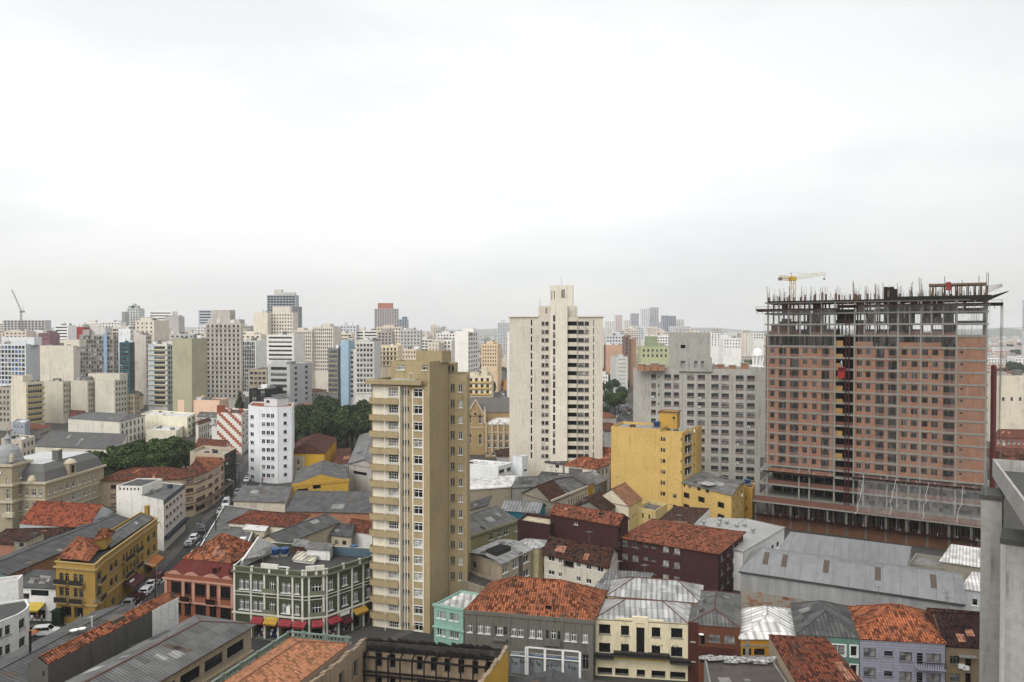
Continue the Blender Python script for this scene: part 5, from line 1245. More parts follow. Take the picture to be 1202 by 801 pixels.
for a, b in ((462, 538), (562, 640), (655, 736), (750, 830)):
    u0, u1 = t.u(0, 500 + a / 4.623), t.u(0, 500 + b / 4.623); t.bx(mb, 0, u0 + .03, u1 - .03, .1, 3.3, -.17, -.1, SHUT)
    if a > 500: t.bx(mb, 0, u0 + .03, u1 - .03, 2.6, 3.05, -.1, -.08, BLUE)
t.part(mb, 'roller_shutter_slats')
mb = MB()
for x in (538, 545, 641, 739, 832): u = t.u(0, 500 + x / 4.623); t.bx(mb, 0, u, u + .35, 0, 4.3, -.02, .12, WHITE)
t.bx(mb, 0, t.u(0, 618), t.u(0, 680), 4.2, 4.4, -.02, .14, WHITE); t.part(mb, 'shopfront_frame')
t.band(8.6, 9.15, .18, GR, (0,)); mb = MB()
for x in (262, 352, 448, 543, 641, 738, 835): u = t.u(0, 500 + x / 4.623); t.bx(mb, 0, u, u + .3, 4.5, 9, -.02, .14, GR)
t.part(mb, 'pilaster'); mb = MB()
for a, b in ((365, 440), (650, 735)): u0, u1 = t.u(0, 500 + a / 4.623), t.u(0, 500 + b / 4.623); t.bx(mb, 0, u0, u1, 5.05, 5.3, -.02, .7, GR)
u0, u1 = t.u(0, 640.5), t.u(0, 659); t.bx(mb, 0, u0, u1, 5.3, 6.1, .58, .68, GR); t.part(mb, 'balcony')
mb = MB(); u = t.u(0, 643); M = t.fm(0, u, 9.9); mb.box((-.6, 1.2, -.3), (.6, 3.2, .55), ORANGE_T, M); mb.box((-.45, 1.16, -.2), (.45, 1.2, .45), glass(0), M); t.part(mb, 'dormer')
# scrawled tags on the shutters
def graffiti(b, i, u0, u1, z0, z1, n, mat, seed, out=.012, pts=None):
    r = random.Random(seed); mb = MB(); M = b.fm(i, 0, 0, pts); u = u0
    while u < u1:
        w_ = r.uniform(.25, .55); h = (z1 - z0) * r.uniform(.6, 1); p = None
        for k in range(r.choice((4, 5, 6))):
            q = M @ Vector((u + w_ * r.random(), -out, z0 + h * r.random()))
            if p is not None: mb.tube(p, q, .035, mat, 3)
            p = q
        u += w_ + r.uniform(.02, .2)
    return b.part(mb, 'graffiti', uv=False)
INK = plain('black_spray', (.02, .02, .022), .8)
for a, b, k in ((464, 536, 1), (564, 638, 2), (657, 734, 3), (752, 828, 4)): graffiti(t, 0, t.u(0, 500 + a / 4.623), t.u(0, 500 + b / 4.623) - .4, 1.4, 2.4, 6, INK, k, out=-.07)
t.done()
CRM = wall((.62, .55, .38), .35, (.16, .13, .10))
P = [roofpt(697.5, 729, 8.5), roofpt(809, 735, 8.5)]; D = Vector((.30, .954)); L = [P[0], P[1], P[1] + D * 8.5, P[0] + D * 8.5]
t = Building('shop_house', 'cream shop house with a tall dark stair window, grey corrugated hip roof and scorched canopy', 'shop house', L)
cols = c(5.464, 680, (130, 203), (272, 324), (470, 526), (595, 669))
t.body(0, 8.6, CRM, {0: [dict(px=[cols[0], cols[3]], py=(735, 742.3, 764.5, 2, 11.5), s='drib', sub=True, vars=(0, 5)), dict(px=[cols[1], cols[2]], py=(735, 742.7, 764.5, 2, 11.5), s='dcross', sub=True, vars=(0, 5)), dict(px=c(5.464, 680, (372, 424)), py=(752, 757, 757, 1, 36), s='dgrid', name='stair_window', sub=True, vars=(0,)),
    dict(px=c(5.464, 680, (120, 215), (235, 322), (375, 428), (470, 560), (590, 690)), py=(750, 801, 801, 1, 24), s='nhole', name='shop_opening')]}, top=None)
mb = MB(); t.bx(mb, 0, t.u(0, 743.5), t.u(0, 761.5), 4, 9.3, -.3, .15, CRM)
mb2 = MB(); t.bx(mb, 0, t.u(0, 725), t.u(0, 743.5), 8.5, 8.9, -.3, .05, CRM); t.bx(mb, 0, t.u(0, 761.5), t.u(0, 781), 8.5, 8.9, -.3, .05, CRM)
mb = MB(); t.bx(mb, 0, t.u(0, 743), t.u(0, 747.7), 3.2, 9.2, -.02, .16, CRM); t.bx(mb, 0, t.u(0, 758), t.u(0, 762), 3.2, 9.2, -.02, .16, CRM); t.bx(mb, 0, t.u(0, 743), t.u(0, 762), 8.3, 9.21, -.3, .165, CRM); t.bx(mb, 0, t.u(0, 724), t.u(0, 743), 8.55, 8.85, -.25, .04, CRM); t.bx(mb, 0, t.u(0, 762), t.u(0, 781), 8.55, 8.85, -.25, .04, CRM); t.part(mb, 'parapet_crest')
t.roof('hip', 8.5, 1.7, CORR_L, axis=0, hip=4.2, over=.0, trim=ORT)
mb = MB(); 
for a, b, zz in ((697.6, 721, 3.25), (721, 787, 3.7), (787, 812, 3.1)): t.bx(mb, 0, max(0, t.u(0, a)), min(t.e(0)[3] + .3, t.u(0, b)), zz, zz + .28, -.02, 1.7, wall((.085, .075, .065), .8)); t.bx(mb, 0, max(0, t.u(0, a)), min(t.e(0)[3] + .3, t.u(0, b)), zz + .28, zz + .5, 1.2, 1.7, CHAR)
t.part(mb, 'canopy')
mb = MB(); t.bx(mb, 0, t.u(0, 722), t.u(0, 786), 2.75, 3.35, .03, .12, plain('sign_yellow', (.60, .46, .08), .6)); t.part(mb, 'shop_sign')
for a, b, y, k in ((730, 740, 758, 11), (766, 780, 760, 12), (790, 799, 761, 13), (704, 717, 776, 14)): graffiti(t, 0, t.u(0, a), t.u(0, b) - .3, t.z(0, a, y + 1.5), t.z(0, a, y - 2), 5, INK, k)
t.done()
P = [roofpt(714, 701, 8.9), roofpt(823, 709.5, 8.9)]; L = [P[0], P[1], P[1] + D * 8, P[0] + D * 8]
t = Building('rear_house', 'cream rear house under a long pale corrugated hip roof, behind the cream shop house', 'house', L); t.body(0, 8.9, CRM, {}, top=None); t.roof('hip', 8.9, 1.9, CORR_L, axis=0, hip=4, over=.2, trim=ORT); t.done()
house('rear_shed', 'dark streaked sheet roof with a white strip behind the big orange hip roof', 'shed', (700, 693), (752, 697), (765, 680), 8.2, GREYW, {}, ('shed', .8, corrug((.28, .28, .27), (.05, .05, .05), streak=.9), 0))
BRN = wall((.24, .085, .045), .3); BRN2 = wall((.15, .045, .032), .3)
P = [roofpt(809.5, 734.5, 8.6), roofpt(870, 739.5, 8.6)]; L = [P[0], P[1], P[1] + D * 14, P[0] + D * 14]
t = Building('shop_house', 'rust brown shop house with a balcony and ribbed grey roof, right of the cream one', 'shop house', L)
t.body(0, 8.6, BRN, {0: [dict(px=c(5.464, 680, (838, 912), (937, 1008)), py=(850, 752.5, 752.5, 1, 9), s='gtri', sub=True, vars=(3, 4)), dict(px=c(5.464, 680, (786, 816)), py=(826, 754, 776, 2, 12), s='gfine', name='door', vars=(0,)), dict(px=c(5.464, 680, (726, 748)), py=(815, 752, 775.5, 2, 7), s='wgrid', name='stair_window', sub=True, vars=(3,)), dict(px=c(5.464, 680, (840, 1000)), py=(850, 776, 776, 1, 9), s='gtri', vars=(0,))]}, top=None)
t.roof('hip', 8.6, 1.3, CORR, axis=1, hip=3.2, over=.1, trim=ORT)
mb = MB(); t.bx(mb, 0, .0, t.u(0, 821), 0, 8.9, -.02, .12, BRN2); t.part(mb, 'entrance_pier'); mb = MB(); u0, u1 = t.u(0, 821.5), t.u(0, 863.5); t.bx(mb, 0, u0, u1, 4.6, 4.8, -.02, 1.1, BRN2); t.bx(mb, 0, u0, u1, 4.8, 5.9, 1.0, 1.1, BRN2); t.part(mb, 'balcony')
mb = MB(); M = t.fm(0, t.u(0, 824.5), 7.3); mb.lathe([(0, 0), (.4, .1)], tuple(M @ Vector((0, -.5, 0))), WHITE, 10); t.part(mb, 'satellite_dish'); t.done()
AMB = wall((.50, .25, .03), .3)
P = [roofpt(871.4, 751.5, 7.4), roofpt(935.5, 752, 7.4)]; L = [P[0], P[1], P[1] + D * 11, P[0] + D * 11]
t = Building('shop_house', 'amber yellow shop house under a bright white sheet roof', 'shop house', L)
t.body(0, 7.4, AMB, {0: [dict(px=c(3.515, 860, (48, 84), (96, 140), (170, 210), (225, 258)), py=(878, 768, 768, 1, 8), s='drib', sub=True, vars=(0, 5))]}, top=None); t.roof('hip', 7.4, 1.9, corrug((.70, .69, .66), (.45, .44, .42), per=1.2, streak=.2), axis=1, hip=4, over=.3)
t.band(6.2, 6.4, .1, GREYW, (0,)); mb = MB(); u = t.u(0, 878); t.bx(mb, 0, u - .15, u + .35, 4.5, 7.2, -.02, .1, GREYW); t.part(mb, 'pilaster'); t.done()
TEAL = wall((.155, .30, .245), .3)
P = [roofpt(937.5, 747, 8.5), roofpt(1012, 751.5, 8.5)]; L = [P[0], P[1], P[1] + D * 12, P[0] + D * 12]
t = Building('shop_house', 'teal green house with white framed windows and a dark patched corrugated roof', 'house', L)
t.body(0, 8.5, TEAL, {0: [dict(px=c(3.515, 860, (412, 474)), py=(986, 766, 788.5, 2, 12), s='wrib', sub=True, vars=(0, 4)), dict(px=c(3.515, 860, (496, 524)), py=(1005, 767.5, 790, 2, 12), s='wplain', sub=True, vars=(0,)), dict(px=c(3.515, 860, (300, 360)), py=(986, 766, 788.5, 2, 12), s='wrib', sub=True, vars=(0, 4))]}, top=None)
mb = MB()
for a, b in ((412, 474), (496, 524), (300, 360)):
    for y in (766, 788.5):
        u0, u1 = t.u(0, 860 + a / 3.515), t.u(0, 860 + b / 3.515); zc_ = t.z(0, 986, y)
        for z0, z1, p, q_ in ((zc_ + .78, zc_ + .92, u0 - .15, u1 + .15), (zc_ - .92, zc_ - .78, u0 - .15, u1 + .15), (zc_ - .78, zc_ + .78, u0 - .15, u0), (zc_ - .78, zc_ + .78, u1, u1 + .15)): t.bx(mb, 0, p, q_, z0, z1, -.01, .07, WHITE)
t.part(mb, 'window_surround'); t.roof('hip', 8.5, 2.1, corrug((.17, .17, .168), (.035, .035, .035), per=.6, streak=.8), axis=1, hip=4, over=.1); t.done()
LAV = wall((.36, .36, .44), .25)
P = [roofpt(1012.5, 752, 8.5), roofpt(1113, 757.5, 8.5)]; L = [P[0], P[1], P[1] + D * 12, P[0] + D * 12]
t = Building('shop_house', 'lavender house with ribbed cladding and a balcony under a bright orange tiled roof', 'house', L)
cl = lambda *x: c(3.515, 860, *x)
t.body(0, 8.5, LAV, {0: [dict(px=cl((551, 601)), py=(1024, 769, 792, 2, 10.5), s='dhalf', sub=True, vars=(1, 4)), dict(px=cl((636, 672)), py=(1046, 770, 794, 2, 6), s='dsash', sub=True, vars=(0,)), dict(px=cl((700, 752), (812, 872)), py=(1066, 773.5, 797, 2, 10.5), s='dhalf', sub=True, vars=(4, 3)), dict(px=cl((772, 797)), py=(1083, 776, 799, 2, 13), s='dfine', name='door', vars=(5,))]}, top=None)
mb = MB()
for k in range(21): t.bx(mb, 0, 0, t.e(0)[3], .3 + k * .39, .33 + k * .39, -.01, .025, plain('lavender_rib', (.26, .26, .33), .7))
t.part(mb, 'cladding_rib'); mb = MB(); u0, u1 = t.u(0, 1077.5), t.u(0, 1111)
for z in (5.1, 2.2): t.bx(mb, 0, u0, u1, z - .15, z, -.02, 1.0, LAV); t.bx(mb, 0, u0, u1, z + .85, z + .92, .93, 1.0, FORM); [t.bx(mb, 0, u0 + (u1 - u0) * k / 12, u0 + (u1 - u0) * k / 12 + .05, z, z + .85, .94, .99, FORM) for k in range(13)]
t.part(mb, 'balcony'); t.roof('hip', 8.5, 2.9, ORANGE_T, axis=0, hip=5, over=.15); t.done()
TAN = wall((.30, .23, .14), .5)
P = [roofpt(1113.5, 761, 7.8), roofpt(1168, 764, 7.8)]; L = [P[0], P[1], P[1] + D * 12, P[0] + D * 12]
t = Building('shop_house', 'tan house with a dark maroon roof next to the grey foreground slab', 'house', L)
t.body(0, 7.8, TAN, {0: [dict(px=cl((910, 952)), py=(1125, 778, 799, 2, 10), s='gtri', sub=True, vars=(0, 4)), dict(px=cl((974, 998)), py=(1140, 780, 799, 2, 11), s='dfine', name='door', vars=(5,))]}, top=None); t.roof('gable', 7.8, 2.5, tiles((.12, .045, .038), (.075, .03, .028), mossy=.4, per=.26), axis=0, over=.1, wallmat=TAN)
mb = MB(); t.bx(mb, 0, t.u(0, 1127), t.u(0, 1148), 6.6, 6.75, -.02, .9, CONC); t.part(mb, 'canopy'); mb = MB(); ac_unit(t, mb, 0, t.u(0, 1128), 4.9); ac_unit(t, mb, 0, t.u(0, 1133), 4.7); t.part(mb, 'air_conditioner'); t.done()
house('rear_house', 'small house of old brown tiles tucked behind the lavender and tan houses', 'house', (1085, 742), (1152, 748), (1165, 722), 8.2, TAN, {}, ('gable', 1.6, BROWN_T, 0))
P = [Vector(p) for p in ((33.6, 76), (42.0, 75), (42.6, 97.6), (35.2, 98.6))]
t = Building('foreground_house', 'rust coloured tiled roof sloping towards the bottom edge, right of centre', 'house', P); t.body(0, 8.6, wall((.38, .30, .22), .5), {}, top=None); t.roof('shed', 8.6, 1.6, RUST_T, over=.05, wallmat=wall((.38, .30, .22), .5)); t.done()
t = Building('foreground_house', 'low foreground house with a flat dull brown roof edged by broken sheets', 'house', [Vector(p) for p in ((22, 75), (33.3, 74.5), (34.4, 95.0), (25.6, 95.8))]); t.body(0, 8.4, GREYW, {}, deckm=deck((.125, .10, .09), (.07, .06, .055)), par=.2)
mb = MB(); r = random.Random(9)
for k in range(26): p = t.pts[3] + (t.pts[2] - t.pts[3]) * (k / 26) - Vector((0, r.uniform(.2, 1.6))); mb.box((-.9, -.3, 0), (.9, .3, .06), CORR_L, Matrix.Translation((p.x, p.y, 8.45 + r.uniform(0, .3))) @ Matrix.Rotation(r.uniform(-.3, .3), 4, 'Z') @ Matrix.Rotation(r.uniform(-.2, .2), 4, 'X'))
t.part(mb, 'broken_sheets'); t.done()
t = Building('foreground_house', 'dark roofed foreground house whose gable peak just enters the bottom edge', 'house', [Vector(p) for p in ((-2.5, 78), (9.5, 77), (10.6, 96.5), (.6, 97.8))]); t.body(0, 4.4, GREYW, {}, top=None); t.roof('gable', 4.4, 1.5, CORR_D, axis=1, wallmat=GREYW); t.done()

# --- warehouses on the right
SM = seam_metal((.27, .275, .28)); WPANEL = seam_metal((.40, .405, .40), 1.0, .08); P = [roofpt(871, 672, 8), roofpt(1134, 711, 8)]; a = (P[1] - P[0]).normalized(); D = Vector((-a.y, a.x)); L = [P[0], P[1], P[1] + D * 12, P[0] + D * 12]
t = Building('warehouse', 'long grey metal warehouse with a rounded sheet roof in front of the brick building', 'warehouse', L)
t.body(0, 4.6, wall((.34, .31, .26), .6), {}, top=None, name='base_wall'); t.body(4.6, 8, WPANEL, {}, top=None)
mb = MB(); N = 8; arc = [(12.0 * k / N - (.3 if k == 0 else -.3 if k == N else 0), 8.02 + 2.9 * sin(pi * k / N) ** .8) for k in range(N + 1)]; arcp = lambda e0, k: (e0 + D * arc[k][0])
s0, s1 = P[0] - a * .3, P[1] + a * .3
for k in range(N):
    p, q_, r_, s_ = arcp(s0, k), arcp(s1, k), arcp(s1, k + 1), arcp(s0, k + 1); sl0 = a * 3.2 * sin(pi * k / N); sl1 = a * 3.2 * sin(pi * (k + 1) / N)
    mb.face([(*(p + sl0), arc[k][1]), (*q_, arc[k][1]), (*r_, arc[k + 1][1]), (*(s_ + sl1), arc[k + 1][1])], SM); mb.face([(*(s_ + sl1), arc[k + 1][1] - .1), (*r_, arc[k + 1][1] - .1), (*q_, arc[k][1] - .1), (*(p + sl0), arc[k][1] - .1)], SM)
mb.face([(*(arcp(s0, k) + a * 3.2 * sin(pi * k / N)), arc[k][1]) for k in reversed(range(N + 1))], SM); mb.face([(*arcp(s1, k), arc[k][1]) for k in range(N + 1)], WPANEL); t.part(mb, 'roof')
mb = MB(); t.bx(mb, 0, -.3, t.e(0)[3] + .3, 7.75, 8.05, .0, .38, plain('gutter', (.10, .10, .10), .6)); t.part(mb, 'gutter'); mb = MB(); RS = plain('rooflight_sheet', (.15, .115, .09), .8)
for px in (897, 919, 969, 1031, 1098): u = t.u(0, px - 2); e0 = P[0] + a * u; [mb.face([(*(e0 + D * arc[k][0]), arc[k][1] + .04), (*(e0 + a * .9 + D * arc[k][0]), arc[k][1] + .04), (*(e0 + a * .9 + D * arc[k + 1][0]), arc[k + 1][1] + .04), (*(e0 + D * arc[k + 1][0]), arc[k + 1][1] + .04)], RS) for k in (1, 2)]
t.part(mb, 'rooflight'); mb = MB(); r = random.Random(2)
for k in range(60): u = r.uniform(.5, 32); z = r.uniform(1.5, 4.4); t.bx(mb, 0, u, u + r.uniform(.5, 1.8), z, z + r.uniform(.15, .5), -.02, .03, BRK)
t.part(mb, 'exposed_brick')['kind'] = 'stuff'; t.done()
P = [roofpt(915, 647, 8.8), roofpt(1066, 667.5, 8.8)]; D2 = D; L = [P[0], P[1], P[1] + D * 7.5 + a * 1.0, P[0] + D * 7.5 + a * 1.5]
t = Building('warehouse', 'smaller grey metal-roofed shed between the long warehouse and the brick building', 'warehouse', L); t.body(0, 8.8, WPANEL, {}, top=None); t.roof('shed', 8.8, 1.9, SM, over=.1, wallmat=WPANEL, trim=plain('gutter', (.10, .10, .10), .6)); t.done()
house('store_shed', 'small beige walled yard store right of the smaller metal shed', 'shed', (1070, 662), (1108, 668), (1114, 656), 7.2, wall((.30, .28, .23), .5), {}, deckm=deck((.25, .24, .22)))
house('store_shed', 'beige store with a pale corrugated lid near the grey foreground slab', 'shed', (1108, 660), (1162, 668), (1172, 652), 8.2, wall((.33, .30, .24), .4), {}, ('shed', .7, CORR_W, 0))
t = house('store_shed', 'white corrugated shed at the right end of the long warehouse', 'shed', (1133, 692), (1160, 696), (1172, 680), 9.4, seam_metal((.55, .57, .58), .5, .05), {0: [dict(px=[(1144, 1151)], py=(1147, 709, 709, 1, 8), s='wplain')]}, ('shed', .4, CORR_W, 0))
FR_, BR_ = Vector((45.8, 143)), Vector((60.6, 160.5)); BL_ = Vector((46.4, 168.5)); FL_ = FR_ + BL_ - BR_
t = Building('depot', 'low white depot with a pale metal roof and spinning roof vents beside the yellow wing', 'warehouse', [FL_, FR_, BR_, BL_]); t.body(0, 8, WHITE_W, {1: [dict(px=[(907, 910), (913, 916)], py=(910, 643, 643, 1, 6), s='dplain')]}, top=None); t.roof('gable', 8, .8, seam_metal((.42, .42, .40), 3.5, .3), axis=1, over=.2, wallmat=WHITE_W)
for px, py in ((827, 616), (845, 618), (854, 616), (866, 620), (875, 619), (885, 625), (846, 613)):
    p = roofpt(px, py, 8.7); mb = MB(); mb.lathe([(.25, -.2), (.25, .2), (.5, .4), (.5, .75), (.25, 1.0), (0, 1.05)], (p.x, p.y, 8.6), plain('vent_metal', (.38, .38, .38), .4, .5), 10); t.part(mb, 'roof_vent')
t.done()

# --- maroon blocks
MAR = wall((.125, .05, .048), .2, (.03, .02, .02))
P = [roofpt(730, 632, 10), roofpt(844, 650.5, 10), roofpt(873.5, 626, 10)]
t = Building('apartment_block', 'long maroon apartment block with rows of grey windows and an orange tiled roof', 'apartment block', para(*P)); cm = lambda *x: c(5.72, 690, *x)
t.body(0, 10, MAR, {0: [dict(px=cm((233, 272), (302, 343)), py=(737, 639.2, 671, 3, 6.8), s='gsash', sub=True, vars=(3, 4, 2, 1)), dict(px=cm((380, 408), (434, 460)), py=(762, 641.8, 673, 3, 3.4), s='gplain', name='bathroom_window', vars=(3, 2)), dict(px=cm((508, 548), (583, 624)), py=(785, 646.6, 680, 3, 7.2), s='gsash', sub=True, vars=(3, 4, 6))],
    1: [dict(n=4, f=.42, m=(.6, .6), py=(850, 655, 688, 3, 7), s='gsash', sub=True, vars=(3, 2, 4))]}, top=None)
t.roof('hip', 10, 1.9, RED_T, axis=0, hip=7, over=.5); mb = MB(); t.bx(mb, 0, t.u(0, 800.5), t.u(0, 801.5), .2, 9.8, -.01, .1, MAR); t.part(mb, 'downpipe'); t.done()
P = [roofpt(646, 604, 13), roofpt(725.6, 618, 13), roofpt(738, 610, 13)]
t = Building('apartment_block', 'tall blank maroon wall with orange tiled roof and a lower flat wing on its left', 'apartment block', para(*P)); t.body(0, 13, MAR, {0: [dict(px=[(674.5, 676), (677, 678.5)], py=(676, 615.5, 615.5, 1, 3), s='wplain', name='vent_window', vars=(3,))], 1: [dict(px=[(727, 729)], py=(728, 625, 640, 2, 8), s='dfine')]}, top=None); t.roof('gable', 13, 1.6, RED_T, axis=0, over=.3, wallmat=MAR)
P = [roofpt(607.6, 611, 11.5), roofpt(645.8, 617, 11.5), roofpt(655, 608, 11.5)]; t.body(0, 11.5, MAR, {}, pts=para(*P), name='wing_wall', deckm=deck((.5, .44, .30), (.25, .22, .16)), deckname='wing_roof', lip=plain('maroon_lip', (.12, .09, .08), .8))
mb = MB(); p = roofpt(708, 605, 14); mb.box((p.x - .8, p.y - .5, 13.9), (p.x + .8, p.y + .5, 14.35), FORM); t.part(mb, 'skylight'); t.done()
CRH = wall((.58, .54, .46), .3); zz = c(4.45, 520, (550, 583), (604, 622), (698, 720), (749, 776), (808, 838))
t = house('house', 'cream two-storey house with brown tiled roof and boarded loggia, in front of the maroon wall', 'house', (639, 651.5), (713, 667.5), (725.8, 650), 8, CRH, {0: [dict(px=zz, py=(680, 664.8, 681.5, 2, 5.5), s='wsash', sub=True, vars=(0, 5, 1)), dict(px=c(4.45, 520, (630, 685)), py=(665, 663.5, 663.5, 1, 8), s='nhole', name='loggia')]}, ('gable', 2.2, BROWN_T, 0), over=.5)
P = [roofpt(552, 650, 9), roofpt(588.5, 662.7, 9), roofpt(623.4, 646, 9)]
t = Building('house', 'beige house with a patched pale sheet roof and black chimney box, by the ochre tower', 'house', para(*P)); ROOFP = corrug((.40, .40, .385), (.10, .095, .09), per=.9, streak=.6)
t.body(0, 9, BEIGE, {0: [dict(px=[(555, 559)], py=(556, 664, 682, 2, 7), s='dsash')], 1: [dict(px=c(4.45, 520, (312, 339), (364, 391), (419, 449)), py=(593, 670, 687.5, 2, 8.2), s='wsash', sub=True, vars=(4, 2, 0))]}, top=None); t.roof('gable', 9, .7, ROOFP, axis=1, over=.4)
mb = MB(); p = roofpt(585, 648, 9.7); mb.box((-2.3, -1.3, 0), (2.3, 1.3, 1.1), wall((.07, .065, .06), .6), Matrix.Translation((p.x, p.y, 9.2)) @ Matrix.Rotation(.95, 4, 'Z')); mb.box((-2.0, -1.0, 1.1), (2.0, 1.0, 1.13), HOLE, Matrix.Translation((p.x, p.y, 9.2)) @ Matrix.Rotation(.95, 4, 'Z')); t.part(mb, 'chimney_box')
mb = MB(); t.bx(mb, 1, t.u(1, 609), t.u(1, 613), 0, 9.3, -.02, .12, wall((.16, .15, .13), .6)); t.part(mb, 'stair_wall'); t.done()
house('annex', 'tumbledown annex with torn dark roofing at the foot of the beige house', 'annex', (534, 680), (576, 694), (589, 683), 6.3, wall((.36, .31, .24), .8), {}, deckm=deck((.09, .085, .08)), par=.5)
house('house', 'small pale yellow house with a white ribbed roof behind the beige house', 'house', (598, 642), (632, 644.5), (650, 637), 8.8, wall((.56, .48, .28), .3), {1: [dict(n=1, f=.5, z=(8.4, 3, 2, .9, 1.4), s='gsash')]}, ('hip', .9, CORR_L, 0))
t = house('terrace', 'long low ochre-fronted terrace under patched grey sheeting, right of the ochre tower', 'terrace', (-19.5, 163.5), (-8.9, 156.3), (1.6, 169.2), 7, wall((.36, .33, .16), .4), {1: [dict(px=c(7.07, 550, (170, 205), (240, 275), (293, 327), (384, 402)), py=(588, 627.5, 627.5, 1, 7), s='wcross', sub=True, vars=(0, 4)), ]}, ('gable', 2.6, corrug((.20, .197, .19), (.06, .06, .058), per=.8, streak=.5), 1), xy=True, done=False); t.band(6.9, 7.5, .1, wall((.36, .33, .16), .4), (1,)); t.done()
house('shed', 'pale sheet roof with a bright blue gable end beside the ochre-fronted terrace', 'shed', (589, 600), (632, 603), (640, 595), 8, wall((.02, .24, .34), .2), {}, ('gable', 1.7, corrug((.30, .30, .30), per=.8, streak=.3), 0))
P = [Vector((2.8, 190.4)), Vector((9.9, 180.6)), Vector((9.9, 180.6)) + Vector((11.2, 18)).normalized() * 8.5]
OLD = wall((.52, .47, .38), .5); Dn = Vector((11.2, 18)).normalized()
t = house('old_row_house', 'old cream row house with a brown tiled gable, beside the arched terrace', 'row house', *P, 8.8, wall((.34, .30, .235), .5), {1: [dict(n=4, f=.42, z=(8.2, 4, 2, .7, 2.3), s='gcross', sub=True, vars=(0, 5))]}, ('gable', 3.0, BROWN_T, 1), xy=True, mats={1: OLD}, done=False); t.band(8.6, 9.4, .25, OLD, (1,)); t.done()
Q0 = P[2]; Q1 = Q0 + Dn * 12
t = house('old_row_house', 'old cream terrace with tall arched windows and a dentilled cornice, behind the maroon wall', 'row house', Q0 + Vector((-7.5, 9)), Q0, Q1, 8.8, GREYW, {1: [dict(n=8, f=.5, m=.3, z=(8.2, 4, 2, .7, 2.5), s='gcross', sub=True, vars=(0, 5, 1))]}, ('gable', 1.6, CORR, 1), xy=True, mats={1: OLD}, done=False); t.band(8.5, 9.3, .25, OLD, (1,)); t.done()
t = house('old_row_house', 'narrow gold painted row house front between the arched terrace and a grey one', 'row house', Q1 + Vector((-7.5, 9)), Q1, Q1 + Dn * 4, 9.4, GREYW, {1: [dict(n=2, f=.4, z=(9, 4, 2, .7, 2.3), s='dcross')]}, ('gable', 1.5, CORR, 1), xy=True, mats={1: wall((.50, .32, .05), .3)})
t = house('old_row_house', 'weathered grey row house with three tall windows beyond the gold front', 'row house', Q1 + Dn * 4 + Vector((-7.5, 9)), Q1 + Dn * 4, Q1 + Dn * 13, 8.6, GREYW, {1: [dict(n=4, f=.4, z=(8.2, 4, 2, .7, 2.3), s='dcross')]}, ('gable', 1.5, corrug((.26, .26, .25), streak=.4), 1), xy=True, mats={1: wall((.30, .29, .25), .5)})
house('shed', 'broad grey corrugated roof behind the brown tiled row house', 'shed', (601, 573), (655, 571), (668, 560), 8, GREYW, {}, ('gable', 1.6, CORR, 0))
house('shed', 'broad dark grey roof at the foot of the cream tower', 'shed', (628, 566), (690, 571), (704, 561), 7.6, GREYW, {}, ('gable', 1.7, CORR_D, 0))
t = house('shed', 'bright white flat-roofed shed above a long beige yard wall', 'shed', (540, 576), (600, 572), (604, 561), 7.5, wall((.36, .31, .225), .5), {}, ('shed', .5, CORR_W, 0))
house('house', 'small grey-roofed cream cottage with two windows between the ochre tower and yard wall', 'house', (545, 602), (572, 593), (577, 586), 7, wall((.56, .52, .42), .3), {1: [dict(n=1, f=.3, z=(6.6, 3, 1, .9, 1.2), s='dsash')], 0: [dict(n=2, f=.2, z=(6.6, 3, 1, .9, 1.2), s='dsash')]}, ('shed', .8, CORR_D, 0))
t = house('workshop', 'white modern workshop with ribbon windows and a white roof, left of the cream tower', 'workshop', (538, 544), (584.6, 548), (601.8, 543.5), 10, wall((.66, .67, .66), .2), {1: [dict(px=[(585.8, 592), (595, 600)], py=(590, 553.5, 563, 2, 4), s='gsash')]}, deckm=CORR_W, par=.3)
t = house('workshop', 'white windowless block beside the white modern workshop', 'workshop', (601.8, 536), (613, 536.5), (619.8, 535), 11.5, wall((.62, .65, .66), .25), {1: [dict(px=[(615, 619)], py=(616, 553, 553, 1, 2.5), s='gfine')]}, deckm=deck((.12, .12, .12)), par=.3)
t = house('house', 'cream house with orange tiled roof and stained grey flank below the cream tower', 'house', (663, 546.5), (700, 551.5), (716, 545), 9, OFFW, {1: [dict(n=3, f=.4, z=(8.6, 3.2, 2, .8, 1.7), s='dsash')]}, ('hip', 2.3, ORANGE_T, 0, 4), done=False); mb = MB(); t.bx(mb, 0, t.u(0, 668), t.u(0, 684), 4.5, 8.4, -.01, .03, wall((.19, .19, .18), .5)); t.part(mb, 'cement_patch'); t.done()
house('house', 'low cream house with a black tank on its flat roof, left of the orange-roofed house', 'house', (640, 543), (661, 546), (668, 541), 8.5, OFFW, {0: [dict(px=[(652, 656.5)], py=(654, 548, 548, 1, 4), s='dsash')]}, ('shed', .6, CORR_D, 0))
house('house', 'pink house with a steep orange roof squeezed behind the yellow blank wall', 'house', (700, 539), (720, 541), (728, 534), 9.5, wall((.48, .27, .19), .3), {}, ('gable', 3, ORANGE_T, 0))
P = [roofpt(700, 586.5, 9), roofpt(738.5, 594.5, 9), roofpt(755, 586, 9)]
t = house('house', 'cream gabled house with a fresh orange roof below the yellow blank wall', 'house', (699, 587), (738.5, 595), (754, 586.5), 9, wall((.62, .56, .43), .2), {1: [dict(px=[(743, 744.3), (745.5, 747)], py=(745, 606, 606, 1, 3), s='dfine')]}, ('gable', 3.4, FRESH_T, 1), mats={1: wall((.58, .46, .20), .3)}, over=.2)
